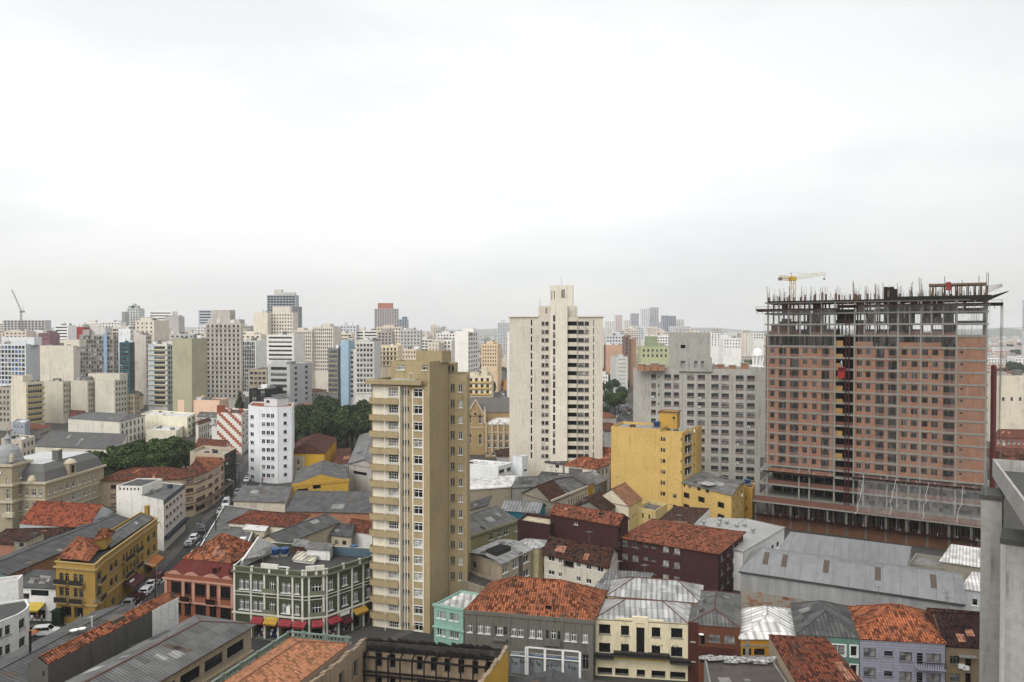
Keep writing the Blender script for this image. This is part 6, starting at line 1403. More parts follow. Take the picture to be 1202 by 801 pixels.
house('house', 'pale yellow broken-topped annex with a small red lean-to, right of the cream gabled house', 'annex', (748, 596), (770, 600), (784, 592), 7.4, wall((.56, .44, .20), .6), {0: [dict(n=2, f=.25, z=(7, 3, 2, .9, 1.2), s='dsash')]}, par=.8)
house('shed', 'broad wedge of mossy brown tiles edged in white between the maroon and yellow blocks', 'shed', (759, 623), (804.5, 626.5), (834, 602), 8.3, WHITE_W, {}, ('shed', .9, tiles((.20, .095, .055), (.12, .06, .04), mossy=.7), 0), over=.0)
house('house', 'dark brown mottled gable roof between the arched terrace and cream gabled house', 'house', (672, 597), (712, 604), (724, 592), 8.4, GREYW, {}, ('gable', 2.4, BROWN_T, 1))
# ------------------------------------------------------------------ middle distance
SAND = wall((.40, .345, .235), .35, (.14, .12, .085)); SLATE = wall((.20, .20, .195), .5); SANDT = plain('sand_trim', (.50, .44, .32), .7)
# --- domed museum building
t = Building('museum_building', 'sandstone palace with a domed corner turret, slate mansard and rows of tall windows', 'palace', [Vector(p) for p in ((-131, 176), (-113, 174.7), (-111.4, 197), (-129, 198))])
cm = c(8.0, 0, (434, 452), (490, 520), (546, 576), (605, 636), (664, 690), (715, 745), (770, 796), (822, 842), (868, 886))
t.body(0, 15, SAND, {1: [dict(px=cm, py=(64, 574.8, 607, 3, 7.5), s='wcross', sub=True, vars=(0, 1, 4, 3))], 0: [dict(px=c(8, 0, (222, 250), (280, 320), (350, 380)), py=(37, 579, 611, 3, 8), s='wcross', sub=True, vars=(0, 1, 4))]}, top=None)
t.band(14.6, 15.1, .5, SANDT, (0, 1)); t.band(10.6, 10.85, .25, SANDT, (0, 1), name='string_course'); t.band(6.9, 7.15, .25, SANDT, (0, 1), name='string_course')
a, b2 = inset(t.pts, .1), inset(t.pts, 2.4); mid = inset(t.pts, .9); mb = MB()
for lo, hi, z0, z1 in ((a, mid, 15.05, 17.4), (mid, b2, 17.4, 19.0)):
    for i in range(4): j = (i + 1) % 4; mb.face([(*lo[i], z0), (*lo[j], z0), (*hi[j], z1), (*hi[i], z1)], SLATE)
t.part(mb, 'mansard'); mb = MB(); mb.face([(*p, 19.0) for p in b2], plain('zinc_deck', (.46, .47, .46), .6)); t.part(mb, 'roof')
for u in (9.5,):
    mb = MB(); M = t.fm(1, u, 15); mb.box((-1.3, -.3, 0), (1.3, 2, 3), SAND, M); mb.lathe([(1.5, 3), (1.1, 3.7), (0, 4.2)], tuple(M @ Vector((0, .4, 0)))[:2] + (15,), SANDT, 10); mb.box((-.5, -.34, .6), (.5, -.3, 2.4), glass(0), M); t.part(mb, 'dormer')
mb = MB(); M = t.fm(0, 14.6, 15); mb.lathe([(1.0, 0), (1.0, .6), (.6, 1.4), (0, 1.7)], tuple(M @ Vector((0, .2, 0))), SANDT, 12); t.part(mb, 'cartouche')
mb = MB(); p = t.pts[1] + (t.pts[2] - t.pts[1]) * .37 + Vector((-2.8, 0)); mb.box((p.x - .8, p.y - .8, 17), (p.x + .8, p.y + .8, 21.5), SLATE); mb.box((p.x - 1, p.y - 1, 21.5), (p.x + 1, p.y + 1, 21.8), SANDT); t.part(mb, 'chimney')
tp = [Vector(p) for p in ((-126, 172.5), (-119.3, 172.2), (-119, 178.5), (-125.6, 179))]
t.body(0, 19.8, SAND, {0: [dict(px=c(8, 0, (42, 72)), py=(7, 581, 597, 2, 11), s='wcross', sub=True, vars=(0, 3)), dict(px=c(8, 0, (40, 66)), py=(7, 566, 566, 1, 9), s='wcross', vars=(3,))], 1: [dict(n=1, f=.4, z=(19, 4, 4, 1, 2.2), s='wcross', vars=(0, 3))]}, pts=tp, name='turret_wall', top=None)
for z in (19.3, 14.6, 10.6): t.band(z, z + .55, .45, SANDT, pts=tp)
cx_, cy_ = -122.5, 175.5; mb = MB(); mb.lathe([(3.3, 0), (3.3, .9), (3.05, 1.0), (2.95, 2.0), (2.5, 3.2), (1.6, 4.1), (.7, 4.5), (.6, 5.6), (.9, 5.7), (.45, 6.4), (.12, 6.9), (.1, 8.4), (0, 8.5)], (cx_, cy_, 19.8), wall((.34, .35, .35), .4), 24); t.part(mb, 'dome', smooth=False)
for x in (-125.4, -119.8):
    mb = MB(); mb.lathe([(.5, 0), (.5, 1.2), (.25, 1.8), (0, 2.4)], (x, 172.9, 20.3), SANDT, 8); t.part(mb, 'finial')
mb = MB(); mb.lathe([(.0, 0), (.75, 0.05), (.75, .12)], (0, 0, 0), WHITE, 14); me_ = mb.mesh('clock_face'); o = bpy.data.objects.new('clock_face', me_); COL.objects.link(o); o.parent = t.root
o.matrix_local = Matrix.Translation(-t.root.location) @ Matrix.Translation((-122.6, 172.25, 17.9)) @ Matrix.Rotation(pi / 2, 4, 'X')
mb = MB(); u0 = t.u(0, 3, tp); t.bx(mb, 0, u0, u0 + 2.6, 7.3, 8.3, -.02, .9, SANDT, tp); t.part(mb, 'balcony'); t.done()
house('hall', 'hall with fresh orange roof and pale grey gable of five small windows, before the palace', 'hall', (20.6, 615.6), (101, 621), (134, 601), 7.2, wall((.44, .46, .48), .2), {1: [dict(n=5, f=.3, m=(.8, 1), z=(8.6, 3, 2, .4, 1.4), s='dfine')]}, ('gable', 3.4, tiles((.50, .14, .065), (.36, .09, .045), mossy=.06), 0), over=.1)
house('house', 'dark brown mossy tiled house in front of the orange hall, left edge', 'house', (-22, 642), (52, 640), (100, 621), 6.8, GREYW, {}, ('gable', 1.8, BROWN_T, 0))
house('house', 'cream stuccoed block with a salmon side, rising from the brown mossy roofs', 'house', (14, 635), (28, 636), (49, 628), 8.8, wall((.47, .43, .31), .5), {0: [dict(px=[(20, 25)], py=(22, 641, 641, 1, 5), s='nhole')]}, ('shed', .5, BROWN_T, 0), mats={0: wall((.28, .26, .21), .5)})
house('house', 'salmon walled low house at the left edge beside the cream block', 'house', (-25, 638), (14, 640), (22, 632), 7.6, wall((.42, .20, .13), .3), {}, ('shed', .8, BROWN_T, 0))
house('row_building', 'long building with dark grey roof and brick flank behind the ochre-yellow corner house', 'row building', (-100.5, 133), (-91.6, 131), (-88.2, 168), 7.5, wall((.20, .34, .29), .4), {0: [dict(n=2, f=.3, z=(7, 3.4, 2, .9, 1.3), s='gsash')]}, ('gable', 1.1, CORR_D, 1), xy=True, mats={1: brick((.30, .15, .075), (.22, .11, .06))})
t = house('shop', 'low white shop with ribbon window and yellow awning beside the ochre-yellow corner house', 'shop', (17, 690), (62.5, 692), (70, 676), 6, WHITE_W, {0: [dict(px=[(33, 54)], py=(44, 698, 698, 1, 7), s='drib', vars=(0, 5)), dict(px=[(24, 31)], py=(27, 702, 702, 1, 7), s='nhole', name='opening'), dict(px=[(31, 50)], py=(40, 724, 724, 1, 12), s='nhole', name='shop_opening')]}, ('shed', .6, CORR_D, 0), done=False)
awning(t, 0, t.u(0, 32.5), t.u(0, 50), 3.3, 1.8, .8, plain('awning_lemon', (.55, .40, .06), .8)); awning(t, 0, t.u(0, 27), t.u(0, 32), 3.2, 1.6, .8, plain('awning_blue', (.03, .08, .28), .8)); t.done()
OFFC = wall((.60, .585, .54), .75, (.16, .15, .13))
t = Building('office_block', 'narrow pale office block with four rows of small windows along the left street', 'office block', [Vector(p) for p in ((-89.8, 174.5), (-81.6, 169), (-84.8, 187), (-92.5, 190))])
t.body(0, 12, OFFC, {1: [dict(px=c(6.675, 120, (487, 508), (516, 535), (546, 565), (573, 589), (601, 617), (627, 641)), py=(194.5, 596.6, 630, 4, 3.8), s='dsash', sub=True, vars=(0, 5, 1))]}, mats={1: wall((.52, .475, .42), .2)}, deckm=CORR, par=.3, lip=wall((.13, .15, .155), .3))
t.band(10.9, 12.02, .06, wall((.13, .15, .155), .3), (1,)); mb = MB(); t.bx(mb, 1, .3, t.e(1)[3], 2.6, 3.4, -.02, .9, plain('awning_navy', (.03, .05, .10), .7)); t.part(mb, 'shop_canopy'); t.done()
q = quad(135, 165.5, 176, 4, 9, 'l'); t = Building('office_block', 'blank streaked white tower stub with a dark crenellated top, left of the office block', 'office block', q); z_ = zat(571, 176)
t.body(0, z_, wall((.64, .625, .58), 1.0, (.13, .12, .10)), {0: [dict(n=6, f=.45, m=.5, z=(z_ - .25, 3, 1, 2.2, .6), s='nhole', name='vent_slot')]}, deckm=CORR_D, par=.2); t.done()
# --- cream curved street building
CRB = wall((.50, .40, .29), .3); REDF = plain('brick_red_frame', (.24, .06, .04), .7)
P = [roofpt(*p, 11) for p in ((117, 565), (212, 562.5))]; A = (P[1] - P[0]).normalized(); D = Vector((-A.y, A.x))
t = Building('apartment_block', 'cream apartment block with a rounded street corner, red-framed windows and a red tiled roof', 'apartment block', [P[0], P[1], P[1] + D * 12, P[0] + D * 12])
rr = lambda x, y: (x, y, y + 10.6 * 3, 4, 4.4)
sty = dict(s='wtri', sub=True, vars=(0, 3, 1, 6)); WHITE_, WHITE = WHITE, REDF
t.body(0, 11, CRB, {0: [dict(px=c(6.675, 120, (55, 98), (352, 418), (432, 500)), py=(190, 570.5, 592, 3, 4.6), **sty)]}, top=None)
t.roof('hip', 11, 2.2, RUST_T, axis=0, over=.6)
B = [roofpt(*p, 11) for p in ((212, 562.5), (227, 560), (241, 554.5), (249, 550), (268, 537.5))]; B = B + [B[4] + Vector((-11, 2)), B[0] + D * 12]
t.body(0, 11, CRB, {0: [dict(px=[(217, 226)], py=(222, 565.5, 597, 4, 4.4), **sty)], 1: [dict(px=[(229, 239.5)], py=(235, 564, 596, 4, 4.4), **sty)], 2: [dict(px=[(243.5, 248)], py=(245, 560, 592, 4, 4.4), **sty)], 3: [dict(px=[(251, 255.5), (258.5, 261.5), (263.5, 266)], py=(258, 551.5, 580, 4, 4.6), **sty)]}, pts=B, name='corner_wall', top=None)
WHITE = WHITE_; cen = sum(B, Vector((0, 0))) / len(B); ob = outset(B, .5); mb = MB(); low = Vector((cen.x - 1, cen.y - 2, 14.2)); 
for i in range(len(B)): j = (i + 1) % len(B); mb.face([(*ob[i], 11.02), (*ob[j], 11.02), low], RUST_T if i < 2 or i > 4 else ORANGE_T); mb.face([(*ob[j], 10.9), (*ob[i], 10.9), (*cen, 11)], RUST_T)
for i in range(len(B)): j = (i + 1) % len(B); mb.face([(*ob[i], 10.9), (*ob[j], 10.9), (*ob[j], 11.02), (*ob[i], 11.02)], RUST_T)
t.part(mb, 'corner_roof')
for z in (8.9, 6.2, 3.6): t.band(z - .1, z + .08, .12, REDF, (0, 1, 2), pts=B, name='string_course')
mb = MB()
for i in (1, 2, 3): t.bx(mb, i, .1, t.e(i, B)[3] - .1, 2.9, 3.15, -.02, 1.5, wall((.2, .15, .11), .4), B)
t.part(mb, 'shop_canopy'); t.done()
t = house('apartment_block', 'dark slate-sided block with a cream parapet just beyond the rounded cream corner block', 'apartment block', (-103, 231), (-89.8, 225.5), (-90.8, 238), 13, wall((.47, .40, .30), .4), {1: [dict(n=4, f=.45, m=.5, z=(12.4, 2.9, 4, .8, 1.5), s='dsash', vars=(0, 5, 1))]}, xy=True, mats={1: wall((.085, .085, .085), .3)}, deckm=deck((.36, .31, .24)), par=.9)
# --- red and white zigzag block
m, tt, p = nodes_of('zigzag_paint'); w = NT(tt); uv = w.n('ShaderNodeUVMap').outputs[0]; sp = w.n('ShaderNodeSeparateXYZ', {0: uv})
stp = w.math('FLOOR', w.math('DIVIDE', sp.outputs['X'], 1.25)); f = w.math('FRACT', w.math('DIVIDE', w.math('ADD', sp.outputs['Y'], w.math('MULTIPLY', stp, .85)), 4.4))
w.link(w.mix(w.math('LESS_THAN', f, .42), w.mix(.4, (.64, .61, .56), w.ramp(w.noise(uv, 1.2, 4), [(.3, (.48, .45, .40)), (.7, (.68, .66, .62))])), (.30, .085, .045)), p.inputs['Base Color']); p.inputs['Roughness'].default_value = .85; ZIG = m
q = quad(254, 283, 300, -14, ('px', 292), 'r'); q = [ray(254, 306), ray(283, 300), ray(291.5, 318), ray(263, 324)]
t = Building('apartment_block', 'white block painted with rust red zigzag stripes on its side', 'apartment block', q); z_ = zat(486, 300)
t.body(0, z_, ZIG, {1: [dict(n=2, f=.5, z=(z_ - .3, 2.9, 5, .9, 1.4), s='wsash', vars=(0, 1))]}, mats={1: wall((.58, .54, .48), .4)}, deckm=RUST_T)
hb = [ray(254, 306.4), ray(264, 304.5), ray(264, 308), ray(255, 310)]; t.body(z_ - .5, z_ + 2.6, wall((.34, .10, .05), .3), pts=hb, name='penthouse_wall'); t.done()
# --- white apartment tower on the street
WTW = wall((.66, .68, .70), .18, (.3, .3, .3)); zt = zat(478, 244)
pts = [ray(291, 249), ray(303.5, 245), ray(325, 243.5), ray(342, 246), ray(345, 258), ray(296, 262)]
t = Building('apartment_tower', 'slim white faceted apartment tower of nine floors standing on the left street', 'tower', pts)
y9 = lambda x, y, h: (x, y, y + 10.1 * 8, 9, h)
t.body(0, zt, WTW, {0: [dict(px=[(293, 297.2)], py=y9(295, 490, 4.8), s='wsash', sub=True, vars=(0, 1, 2, 4))], 1: [dict(px=[(306.5, 310.5), (312, 316.2), (317.2, 321.2)], py=y9(314, 488.5, 5), s='wsash', sub=True, vars=(0, 1, 4, 5, 3))], 2: [dict(px=[(332.4, 336.2)], py=y9(334, 487, 3.6), s='gsash', sub=True, vars=(0, 5, 1))]}, deckm=ORANGE_T, par=.3)
rb = Building('x', '', '', pts) if False else None
p_ = [ray(309.5, 250), ray(325, 248), ray(338, 252), ray(322, 256)]; t.body(zt - .4, zat(466.5, 250), wall((.58, .59, .60), .35), {0: [dict(px=[(312, 316)], py=(314, 471.5, 471.5, 1, 2.6), s='gsash')]}, pts=p_, name='penthouse_wall', top=None); t.roof('gable', zat(467, 250), .9, CORR, pts=p_, axis=1, name='penthouse_roof', over=.3)
mb = MB(); t.bx(mb, 1, t.u(1, 303.8), t.u(1, 304.4), 1, zt - .5, -.01, .1, WHITE); t.bx(mb, 2, .05, .25, 1, zt - .5, -.01, .1, WHITE); t.part(mb, 'facade_rib'); t.done()
# --- roofs between the street and the ochre tower
t = Building('street_row', 'low grey roofed row with a white parapet along the left street', 'row building', [Vector(p) for p in ((-64.2, 144), (-55, 147), (-64.5, 186), (-76.2, 191))]); t.body(0, 5.6, GREYW, {3: [dict(n=6, f=.5, z=(5.2, 4, 1, .3, 2.6), s='nhole')]}, deckm=CORR, par=.25, lip=WHITE_W); t.done()
house('shed', 'blank cream box with a low grey roof at the foot of the white faceted tower', 'shed', (273, 588.5), (333.5, 590.5), (341, 575), 7, wall((.52, .47, .38), .4), {}, ('shed', .6, CORR, 0))
house('house', 'broad rust red tiled house behind the grey street row', 'house', (267, 614), (340, 620), (362, 606), 6.3, OFFW, {}, ('hip', 1.7, RUST_T, 0))
house('house', 'small cream house with two windows behind the salmon townhouse roof', 'house', (285, 622), (309, 624), (316, 616), 6, wall((.50, .44, .33), .4), {0: [dict(n=2, f=.25, z=(5.6, 3, 1, .8, 1.5), s='dsash')]}, ('shed', .5, CORR_W, 0))
house('hall', 'long dark grey gabled hall directly behind the green corner building', 'hall', (-53.4, 150), (-47, 147.8), (-39.5, 164.8), 8, wall((.50, .44, .33), .4), {}, ('gable', 1.6, corrug((.155, .155, .15), streak=.4), 1), xy=True)
house('house', 'low cream house with two small windows at the right end of the dark grey hall', 'house', (388, 629), (411, 631), (416, 619), 6.2, wall((.50, .44, .33), .4), {0: [dict(px=[(392, 396), (401, 405.5)], py=(398, 638, 638, 1, 5), s='dsash')]}, ('gable', 1.5, CORR_D, 0))
house('house', 'little white house with a rust tiled roof tight beside the ochre tower', 'house', (408, 623), (440, 628), (448, 616), 6.5, WHITE_W, {}, ('gable', 1.4, RUST_T, 0))
house('depot', 'wide grey roofed depot with a bare orange brick front', 'warehouse', (335, 601), (442, 603), (446, 584), 5.6, brick((.34, .15, .08), (.26, .11, .06)), {}, ('shed', 1.3, corrug((.15, .15, .148), streak=.6), 0))
YW = wall((.56, .35, .06), .35, (.12, .09, .04))
t = house('garage_building', 'long yellow garage front with a dark gap, patched grey roofs behind it', 'garage', (342, 571), (408.5, 565), (408, 548), 8, YW, {0: [dict(px=[(366.5, 376)], py=(371, 572.5, 580, 2, 4.5), s='nhole', name='garage_opening'), dict(px=[(348, 361)], py=(354, 577, 577, 1, 5), s='nhole', name='bay')]}, ('gable', 2.6, corrug((.19, .185, .18), (.05, .05, .05), streak=.9), 1), done=False, over=.0)
t.band(7.7, 8.6, .15, YW, (0,)); t.band(4.6, 4.9, .2, YW, (0,), name='string_course'); t.done()
t = house('hall', 'bright yellow walled hall with a red-brown tiled roof below the park trees', 'hall', (-80, 254), (-66, 253.5), (-70, 288), 8.6, wall((.60, .36, .035), .25), {}, ('hip', 2.6, tiles((.26, .085, .05), (.17, .06, .04), mossy=.5), 1, 4), xy=True, done=False); mb = MB()
for k in range(7): t.bx(mb, 1, 3 + 4.6 * k, 3.6 + 4.6 * k, 0, 8.5, -.02, .35, wall((.60, .36, .035), .25))
t.part(mb, 'buttress'); t.done()
house('house', 'old stained cream house with a broken parapet left of the yellow hall', 'house', (332, 536), (357, 536), (362, 527), 7.6, wall((.45, .40, .31), .8), {0: [dict(n=2, f=.3, z=(7.2, 3.2, 2, .9, 1.6), s='dsash')]}, deckm=deck((.2, .19, .17)))
house('shed', 'small rust tiled lean-to right of the yellow hall', 'shed', (391, 546), (408, 544), (411, 529), 5, OFFW, {}, ('shed', 1, RUST_T, 0))
house('warehouse', 'stained white warehouse with rippled grey roof between the yellow hall and ochre tower', 'warehouse', (409, 545), (446, 551), (452, 515), 8.5, wall((.42, .41, .38), .9), {0: [dict(px=[(414, 430)], py=(420, 556, 556, 1, 4), s='nhole')]}, ('gable', 2.2, corrug((.27, .27, .265), streak=.5), 1))
house('warehouse', 'dirty white walled shed nearer the park, behind the rippled grey warehouse', 'warehouse', (415, 502), (443, 504), (446, 498), 9.5, wall((.46, .45, .42), .8), {}, ('shed', .8, CORR, 0))
# --- church
CH = wall((.43, .305, .155), .3); CHT = plain('church_stone', (.50, .42, .30), .8)
nav = quad(530, 612, 304, 0, 12, 'l'); t = Building('church', 'ochre gothic church with steep grey roof, pinnacles and pointed windows, behind the ochre tower', 'church', nav)
z1, z2 = zat(484, 304), zat(467, 310); t.body(0, z1, CH, {}, top=None); t.roof('gable', z1, z2 - z1, wall((.19, .18, .165), .4), axis=0, over=.4, wallmat=CH)
tr = quad(547.5, 569, 300, 0, 6, 'l'); z3 = zat(489, 300); ar = dict(s='wcross', sub=True, vars=(0, 5))
t.body(0, z3, CH, {0: [dict(px=[(550.2, 553), (562, 565)], py=(557, 493.5, 493.5, 1, 8), **ar), dict(px=[(550.2, 553), (562, 565)], py=(557, 517, 517, 1, 10), **ar)]}, pts=tr, name='transept_wall', top=None); t.roof('gable', z3, zat(470, 300) - z3, wall((.19, .18, .165), .4), pts=tr, axis=1, over=.15, wallmat=CH, name='transept_roof')
mb = MB(); A_, B_, C_ = tr[0], tr[1], (tr[0] + tr[1]) / 2; zp = zat(469.5, 300)
for p, q_ in (((*A_, z3), (*C_, zp)), ((*C_, zp), (*B_, z3))): mb.tube(Vector(p) - Vector((0, .15, 0)), Vector(q_) - Vector((0, .15, 0)), .35, CHT, 6)
for p in (A_, B_): mb.box((p.x - .45, p.y - .4, z3 - 3), (p.x + .45, p.y + .4, z3 + 2.2), CHT); mb.lathe([(.5, 0), (0, 2.2)], (p.x, p.y, z3 + 2.2), CHT, 6)
mb.box((A_.x, A_.y - .2, zat(503, 300)), (B_.x, A_.y + .1, zat(501.5, 300)), CHT); t.part(mb, 'stone_trim')
for x in (551.6, 563.5):
    for yy, h in ((488.5, 2), (511, 2)):
        mb = MB(); c_ = ray(x, 299.75); zb_ = zat(yy + 1, 300); mb.face([(c_.x - .62, c_.y, zb_), (c_.x + .62, c_.y, zb_), (c_.x, c_.y, zb_ + 1.0)], glass(5)); t.part(mb, 'window_arch')
mb = MB(); c_ = ray(557.8, 299.7); M = Matrix.Translation((c_.x, c_.y, zat(486, 300))) @ Matrix.Rotation(pi / 2, 4, 'X')
mb.face([M @ Vector((.8 * cos(k * pi / 6), .8 * sin(k * pi / 6), 0)) for k in range(12)], CHT); mb.face([M @ Vector((.55 * cos(k * pi / 6), .55 * sin(k * pi / 6), .03)) for k in range(12)], glass(5)); t.part(mb, 'rose_window')
wg = quad(569.5, 612, 294, 0, 9, 'l'); z4 = zat(499.5, 294); wc = [(572.5, 575.5), (579.5, 583), (586, 589.5), (593, 597)]
t.body(0, z4, CH, {0: [dict(px=wc, py=(585, 514.5, 523, 2, 5.5), **ar), dict(px=[(571.5, 574), (577.5, 581), (584, 588), (591, 596)], py=(585, 533, 533, 1, 4), **ar)]}, pts=wg, name='aisle_wall', deckm=CORR_W, par=.8)
mb = MB()
for px in (570.5, 577.7, 584.6, 591.4, 598.3): p = ray(px, 293.8); mb.box((p.x - .35, p.y - .35, 2), (p.x + .35, p.y + .2, z4 + .6), CHT); mb.lathe([(.35, 0), (0, 1.3)], (p.x, p.y, z4 + .6), CHT, 6)
t.bx(mb, 0, 0, 14.5, zat(508.5, 294), zat(507.3, 294), -.02, .25, CHT, wg); t.part(mb, 'buttress'); t.roof('hip', z4 + .2, 2.2, CORR_W, pts=inset(wg, 1.2), axis=0, name='aisle_roof'); t.done()
# --- white rotunda on a roof between the grey block and the brick building
p = ray(889.5, 300); zb = zat(430, 300); t = empty('rotunda', (p.x, p.y, 0), 'white domed rotunda on columns seen above the right end of the grey block', 'rotunda')
mb = MB(); mb.prism([(-9, -6), (9, -6), (9, 8), (-9, 8)], 0, zb - .3, wall((.40, .38, .34), .5)); child(mb, 'base_building', t); mb = MB(); mb.lathe([(2.6, 0), (2.6, .4), (0, .45)], (0, 0, zb - .3), WHITE, 20); child(mb, 'plinth', t)
for k in range(8):
    a = 2 * pi * k / 8 + .2; mb = MB(); mb.tube((1.9 * cos(a), 1.9 * sin(a), zb + .1), (1.9 * cos(a), 1.9 * sin(a), zb + 4.2), .27, WHITE, 10); child(mb, 'column', t)
mb = MB(); mb.lathe([(1.6, 4.2), (2.4, 4.2), (2.4, 4.9), (2.1, 5.0), (1.95, 5.9), (1.45, 6.8), (.7, 7.35), (0, 7.5)], (0, 0, zb), WHITE, 24); child(mb, 'dome', t)
# --- the tall slab building at the right edge, close to the camera
FG = wall((.40, .39, .365), .7, (.12, .115, .11)); FGD = wall((.13, .128, .12), .5)
P = [Vector(p) for p in ((51.9, 78), (41.0, 57.5), (62, 46), (74, 66))]
P = [P[1], P[2], P[3], P[0]]
t = Building('apartment_tower', 'grey concrete tower with projecting fin walls cut off by the right edge', 'tower', P); zr = zat(539, 78)
t.body(zat(560, 78), zr, FG, {}, deckm=FGD, par=1.2, name='parapet_wall')
core_ = inset(P, 2.6); t.body(0, zat(560, 78) + .05, wall((.20, .10, .08), .4), {3: [dict(n=6, f=.5, z=(34, 2.9, 10, 1, 1.4), s='gsash', vars=(0, 1, 5))]}, pts=core_, name='wall', top=None)
f1 = quad(1153.5, 1178.5, 72, 36, 4, 'l'); t.body(0, zat(586, 72), FG, {}, pts=f1, name='fin_wall', deckm=FGD, par=.02, lip=FGD)
mb = MB(); mb.prism(outset(f1, .15), zat(586, 72), zat(586, 72) + .45, FGD); t.part(mb, 'fin_cap')
f2 = quad(1179, 1225, 63, 36, 4, 'l'); t.body(0, zat(639, 63), FG, {}, pts=f2, name='fin_wall', par=.02); mb = MB(); mb.prism(outset(f2, .15), zat(639, 63), zat(639, 63) + .45, FGD); t.part(mb, 'fin_cap')
mb = MB(); p = ray(1180.3, 62.9); mb.box((p.x - .16, p.y - .12, 0), (p.x + .16, p.y + .1, zat(640, 63)), plain('pale_joint', (.46, .45, .42), .8)); t.part(mb, 'edge_strip')
mb = MB(); p = ray(1200, 62); mb.tube((p.x - 1, p.y + 3, zr - 1), (p.x - 1, p.y + 3, zr + 1.4), .09, STEEL); t.part(mb, 'roof_plant'); t.done()
# ------------------------------------------------------------------ the skyline, tower by tower
BUILT = []
def tower(label, x0, x1, ytop, d, col, fr=None, side=None, xs=None, dep=16, brg=None, yb=470, roof=None, cat='tower', name=None, dirt=.5, scol=None, caps=(), group=None, anchor=None, style='gsash', sty2=None, gv=None, bands=None):
    """fr / side: (columns, fill, storey height, window height[, style]); windows are cut only down to photo row yb; caps: (x0, x1, ytop[, colour]) blocks on the roof"""
    brg = brg if brg is not None else (0 if d > 600 else 12 if x1 < 600 else 4)
    q = quad(x0, x1, d, brg, ('px', xs) if xs else dep, anchor or ('l' if x1 > 600 and brg <= 4 else None))
    nm = name or ('apartment_tower' if cat == 'tower' else cat.replace(' ', '_'))
    b = Building(nm, label, cat, q, group); zt = zat(ytop, d); zlow = max(1.5, zat(yb, d)); m = col if not isinstance(col, tuple) else wall(mul(col, 1.1), dirt); specs = {}
    for e, sp in ((0, fr), (1 if (xs is None or xs > x1) else 3, side)):
        if sp:
            n, f, fl, h = sp[:4]; st = sp[4] if len(sp) > 4 else style; k = max(1, int((zt - .8 - zlow) / fl))
            specs[e] = [dict(n=n, f=f, m=sp[5] if len(sp) > 5 else .6, z=(zt - .7, fl, k, (fl - h) * .5, h), s=st, vars=gv or ((0, 0, 1, 2, 4, 5) if d < 600 else (1, 2, 0)))]
    mats = {1: wall(scol, dirt), 3: wall(scol, dirt)} if scol else None
    b.body(0, zt, m, specs, mats=mats, merge=d > 600, deckm=roof, par=.6)
    if bands:
        e, bc, h = bands[:3]; fl = (fr if e == 0 else side)[2]; k = 0
        while zt - .9 - fl * (k + 1) > zlow:
            mb = MB(); b.bx(mb, e, .15, b.e(e)[3] - .15, zt - .75 - fl * (k + 1), zt - .75 - fl * (k + 1) + h, -.02, bands[3] if len(bands) > 3 else .3, wall(bc, .3)); b.part(mb, 'balcony' if len(bands) > 3 else 'spandrel'); k += 1
    for cp in caps:
        cx0, cx1, cy = cp[:3]; p = quad(cx0, cx1, d + 3, brg, min(6, dep * .5), anchor or ('l' if x1 > 600 and brg <= 4 else None)); b.body(zt - .8, zat(cy, d + 3), wall(cp[3], dirt) if len(cp) > 3 else m, pts=p, name='penthouse_wall', par=.3)
    if d < 900:                                        # lift rooms, tanks and aerials
        rp = random.Random(int(x0 * 7 + d)); mb = MB(); an = MB(); A = (q[1] - q[0]); D = (q[3] - q[0])
        for k in range(rp.choice((2, 3, 4))):
            p = q[0] + A * rp.uniform(.1, .8) + D * rp.uniform(.15, .7); w_ = rp.uniform(1.2, 4); mb.box((p.x, p.y, zt - .7), (p.x + w_, p.y + rp.uniform(1.5, 3.5), zt + rp.uniform(.5, 2.4)), rp.choice((m, CGREY2, WHITE, GREYF)))
        for k in range(rp.choice((1, 2, 3, 4))): p = q[0] + A * rp.uniform(.05, .95) + D * rp.uniform(.1, .6); an.tube((p.x, p.y, zt - .7), (p.x, p.y, zt + rp.uniform(2, 5)), .07, STEEL, 4)
        b.part(mb, 'roof_plant'); b.part(an, 'antenna', uv=False)
    b.done(); BUILT.append((q, zt)); return b
X = lambda off, a: off + a / 5.34
HZ = lambda c_: c_
# row of mid-distance blocks, left
tower('cream slab with yellow balcony strips on the far left, lower part scribbled with graffiti', 12, 30, 449, 365, (.58, .53, .43), None, (1, .9, 2.9, 1.4, 'wrib'), xs=51, yb=505, caps=((14, 26, 441),), bands=(1, (.52, .40, .16), .8, .8))
tower('grey-beige narrow block at the left edge with a rooftop rail', -12, 12, 455, 372, (.42, .38, .32), (5, .5, 2.9, 1.4), yb=510, brg=2)
tower('pale beige blank slab, left one of three in a row', 50.5, 73, 448, 400, (.50, .47, .38), None, (3, .5, 3.0, 1.5), xs=83, yb=505)
tower('pale beige blank slab, middle one of three in a row', 84, 102, 447, 402, (.50, .47, .39), None, (3, .5, 3.0, 1.5), xs=111, yb=505)
tower('pale beige slab with many flank windows, right one of three in a row', 111, 134, 446, 402, (.53, .50, .42), None, (4, .5, 3.0, 1.5), xs=149, yb=505, caps=((103, 140, 439),))
tower('small tan block with a grid of framed windows between beige slab and pink panel tower', 149, 157, 463, 412, (.46, .38, .28), (2, .5, 3, 1.6), (3, .5, 3, 1.6), xs=164, yb=500)
tower('tower with blue spandrels and white ribs at the far left beside a pale blank end', -8, 30, 404, 480, (.55, .57, .58), (9, .8, 2.9, 1.9), None, xs=46, yb=452, gv=(7, 0, 7, 2, 3, 0), scol=(.50, .54, .55), dirt=.1, caps=((2, 40, 396),))
b = BUILT[-1]
mb = MB(); bl = plain('blue_panel', (.13, .20, .42), .6)
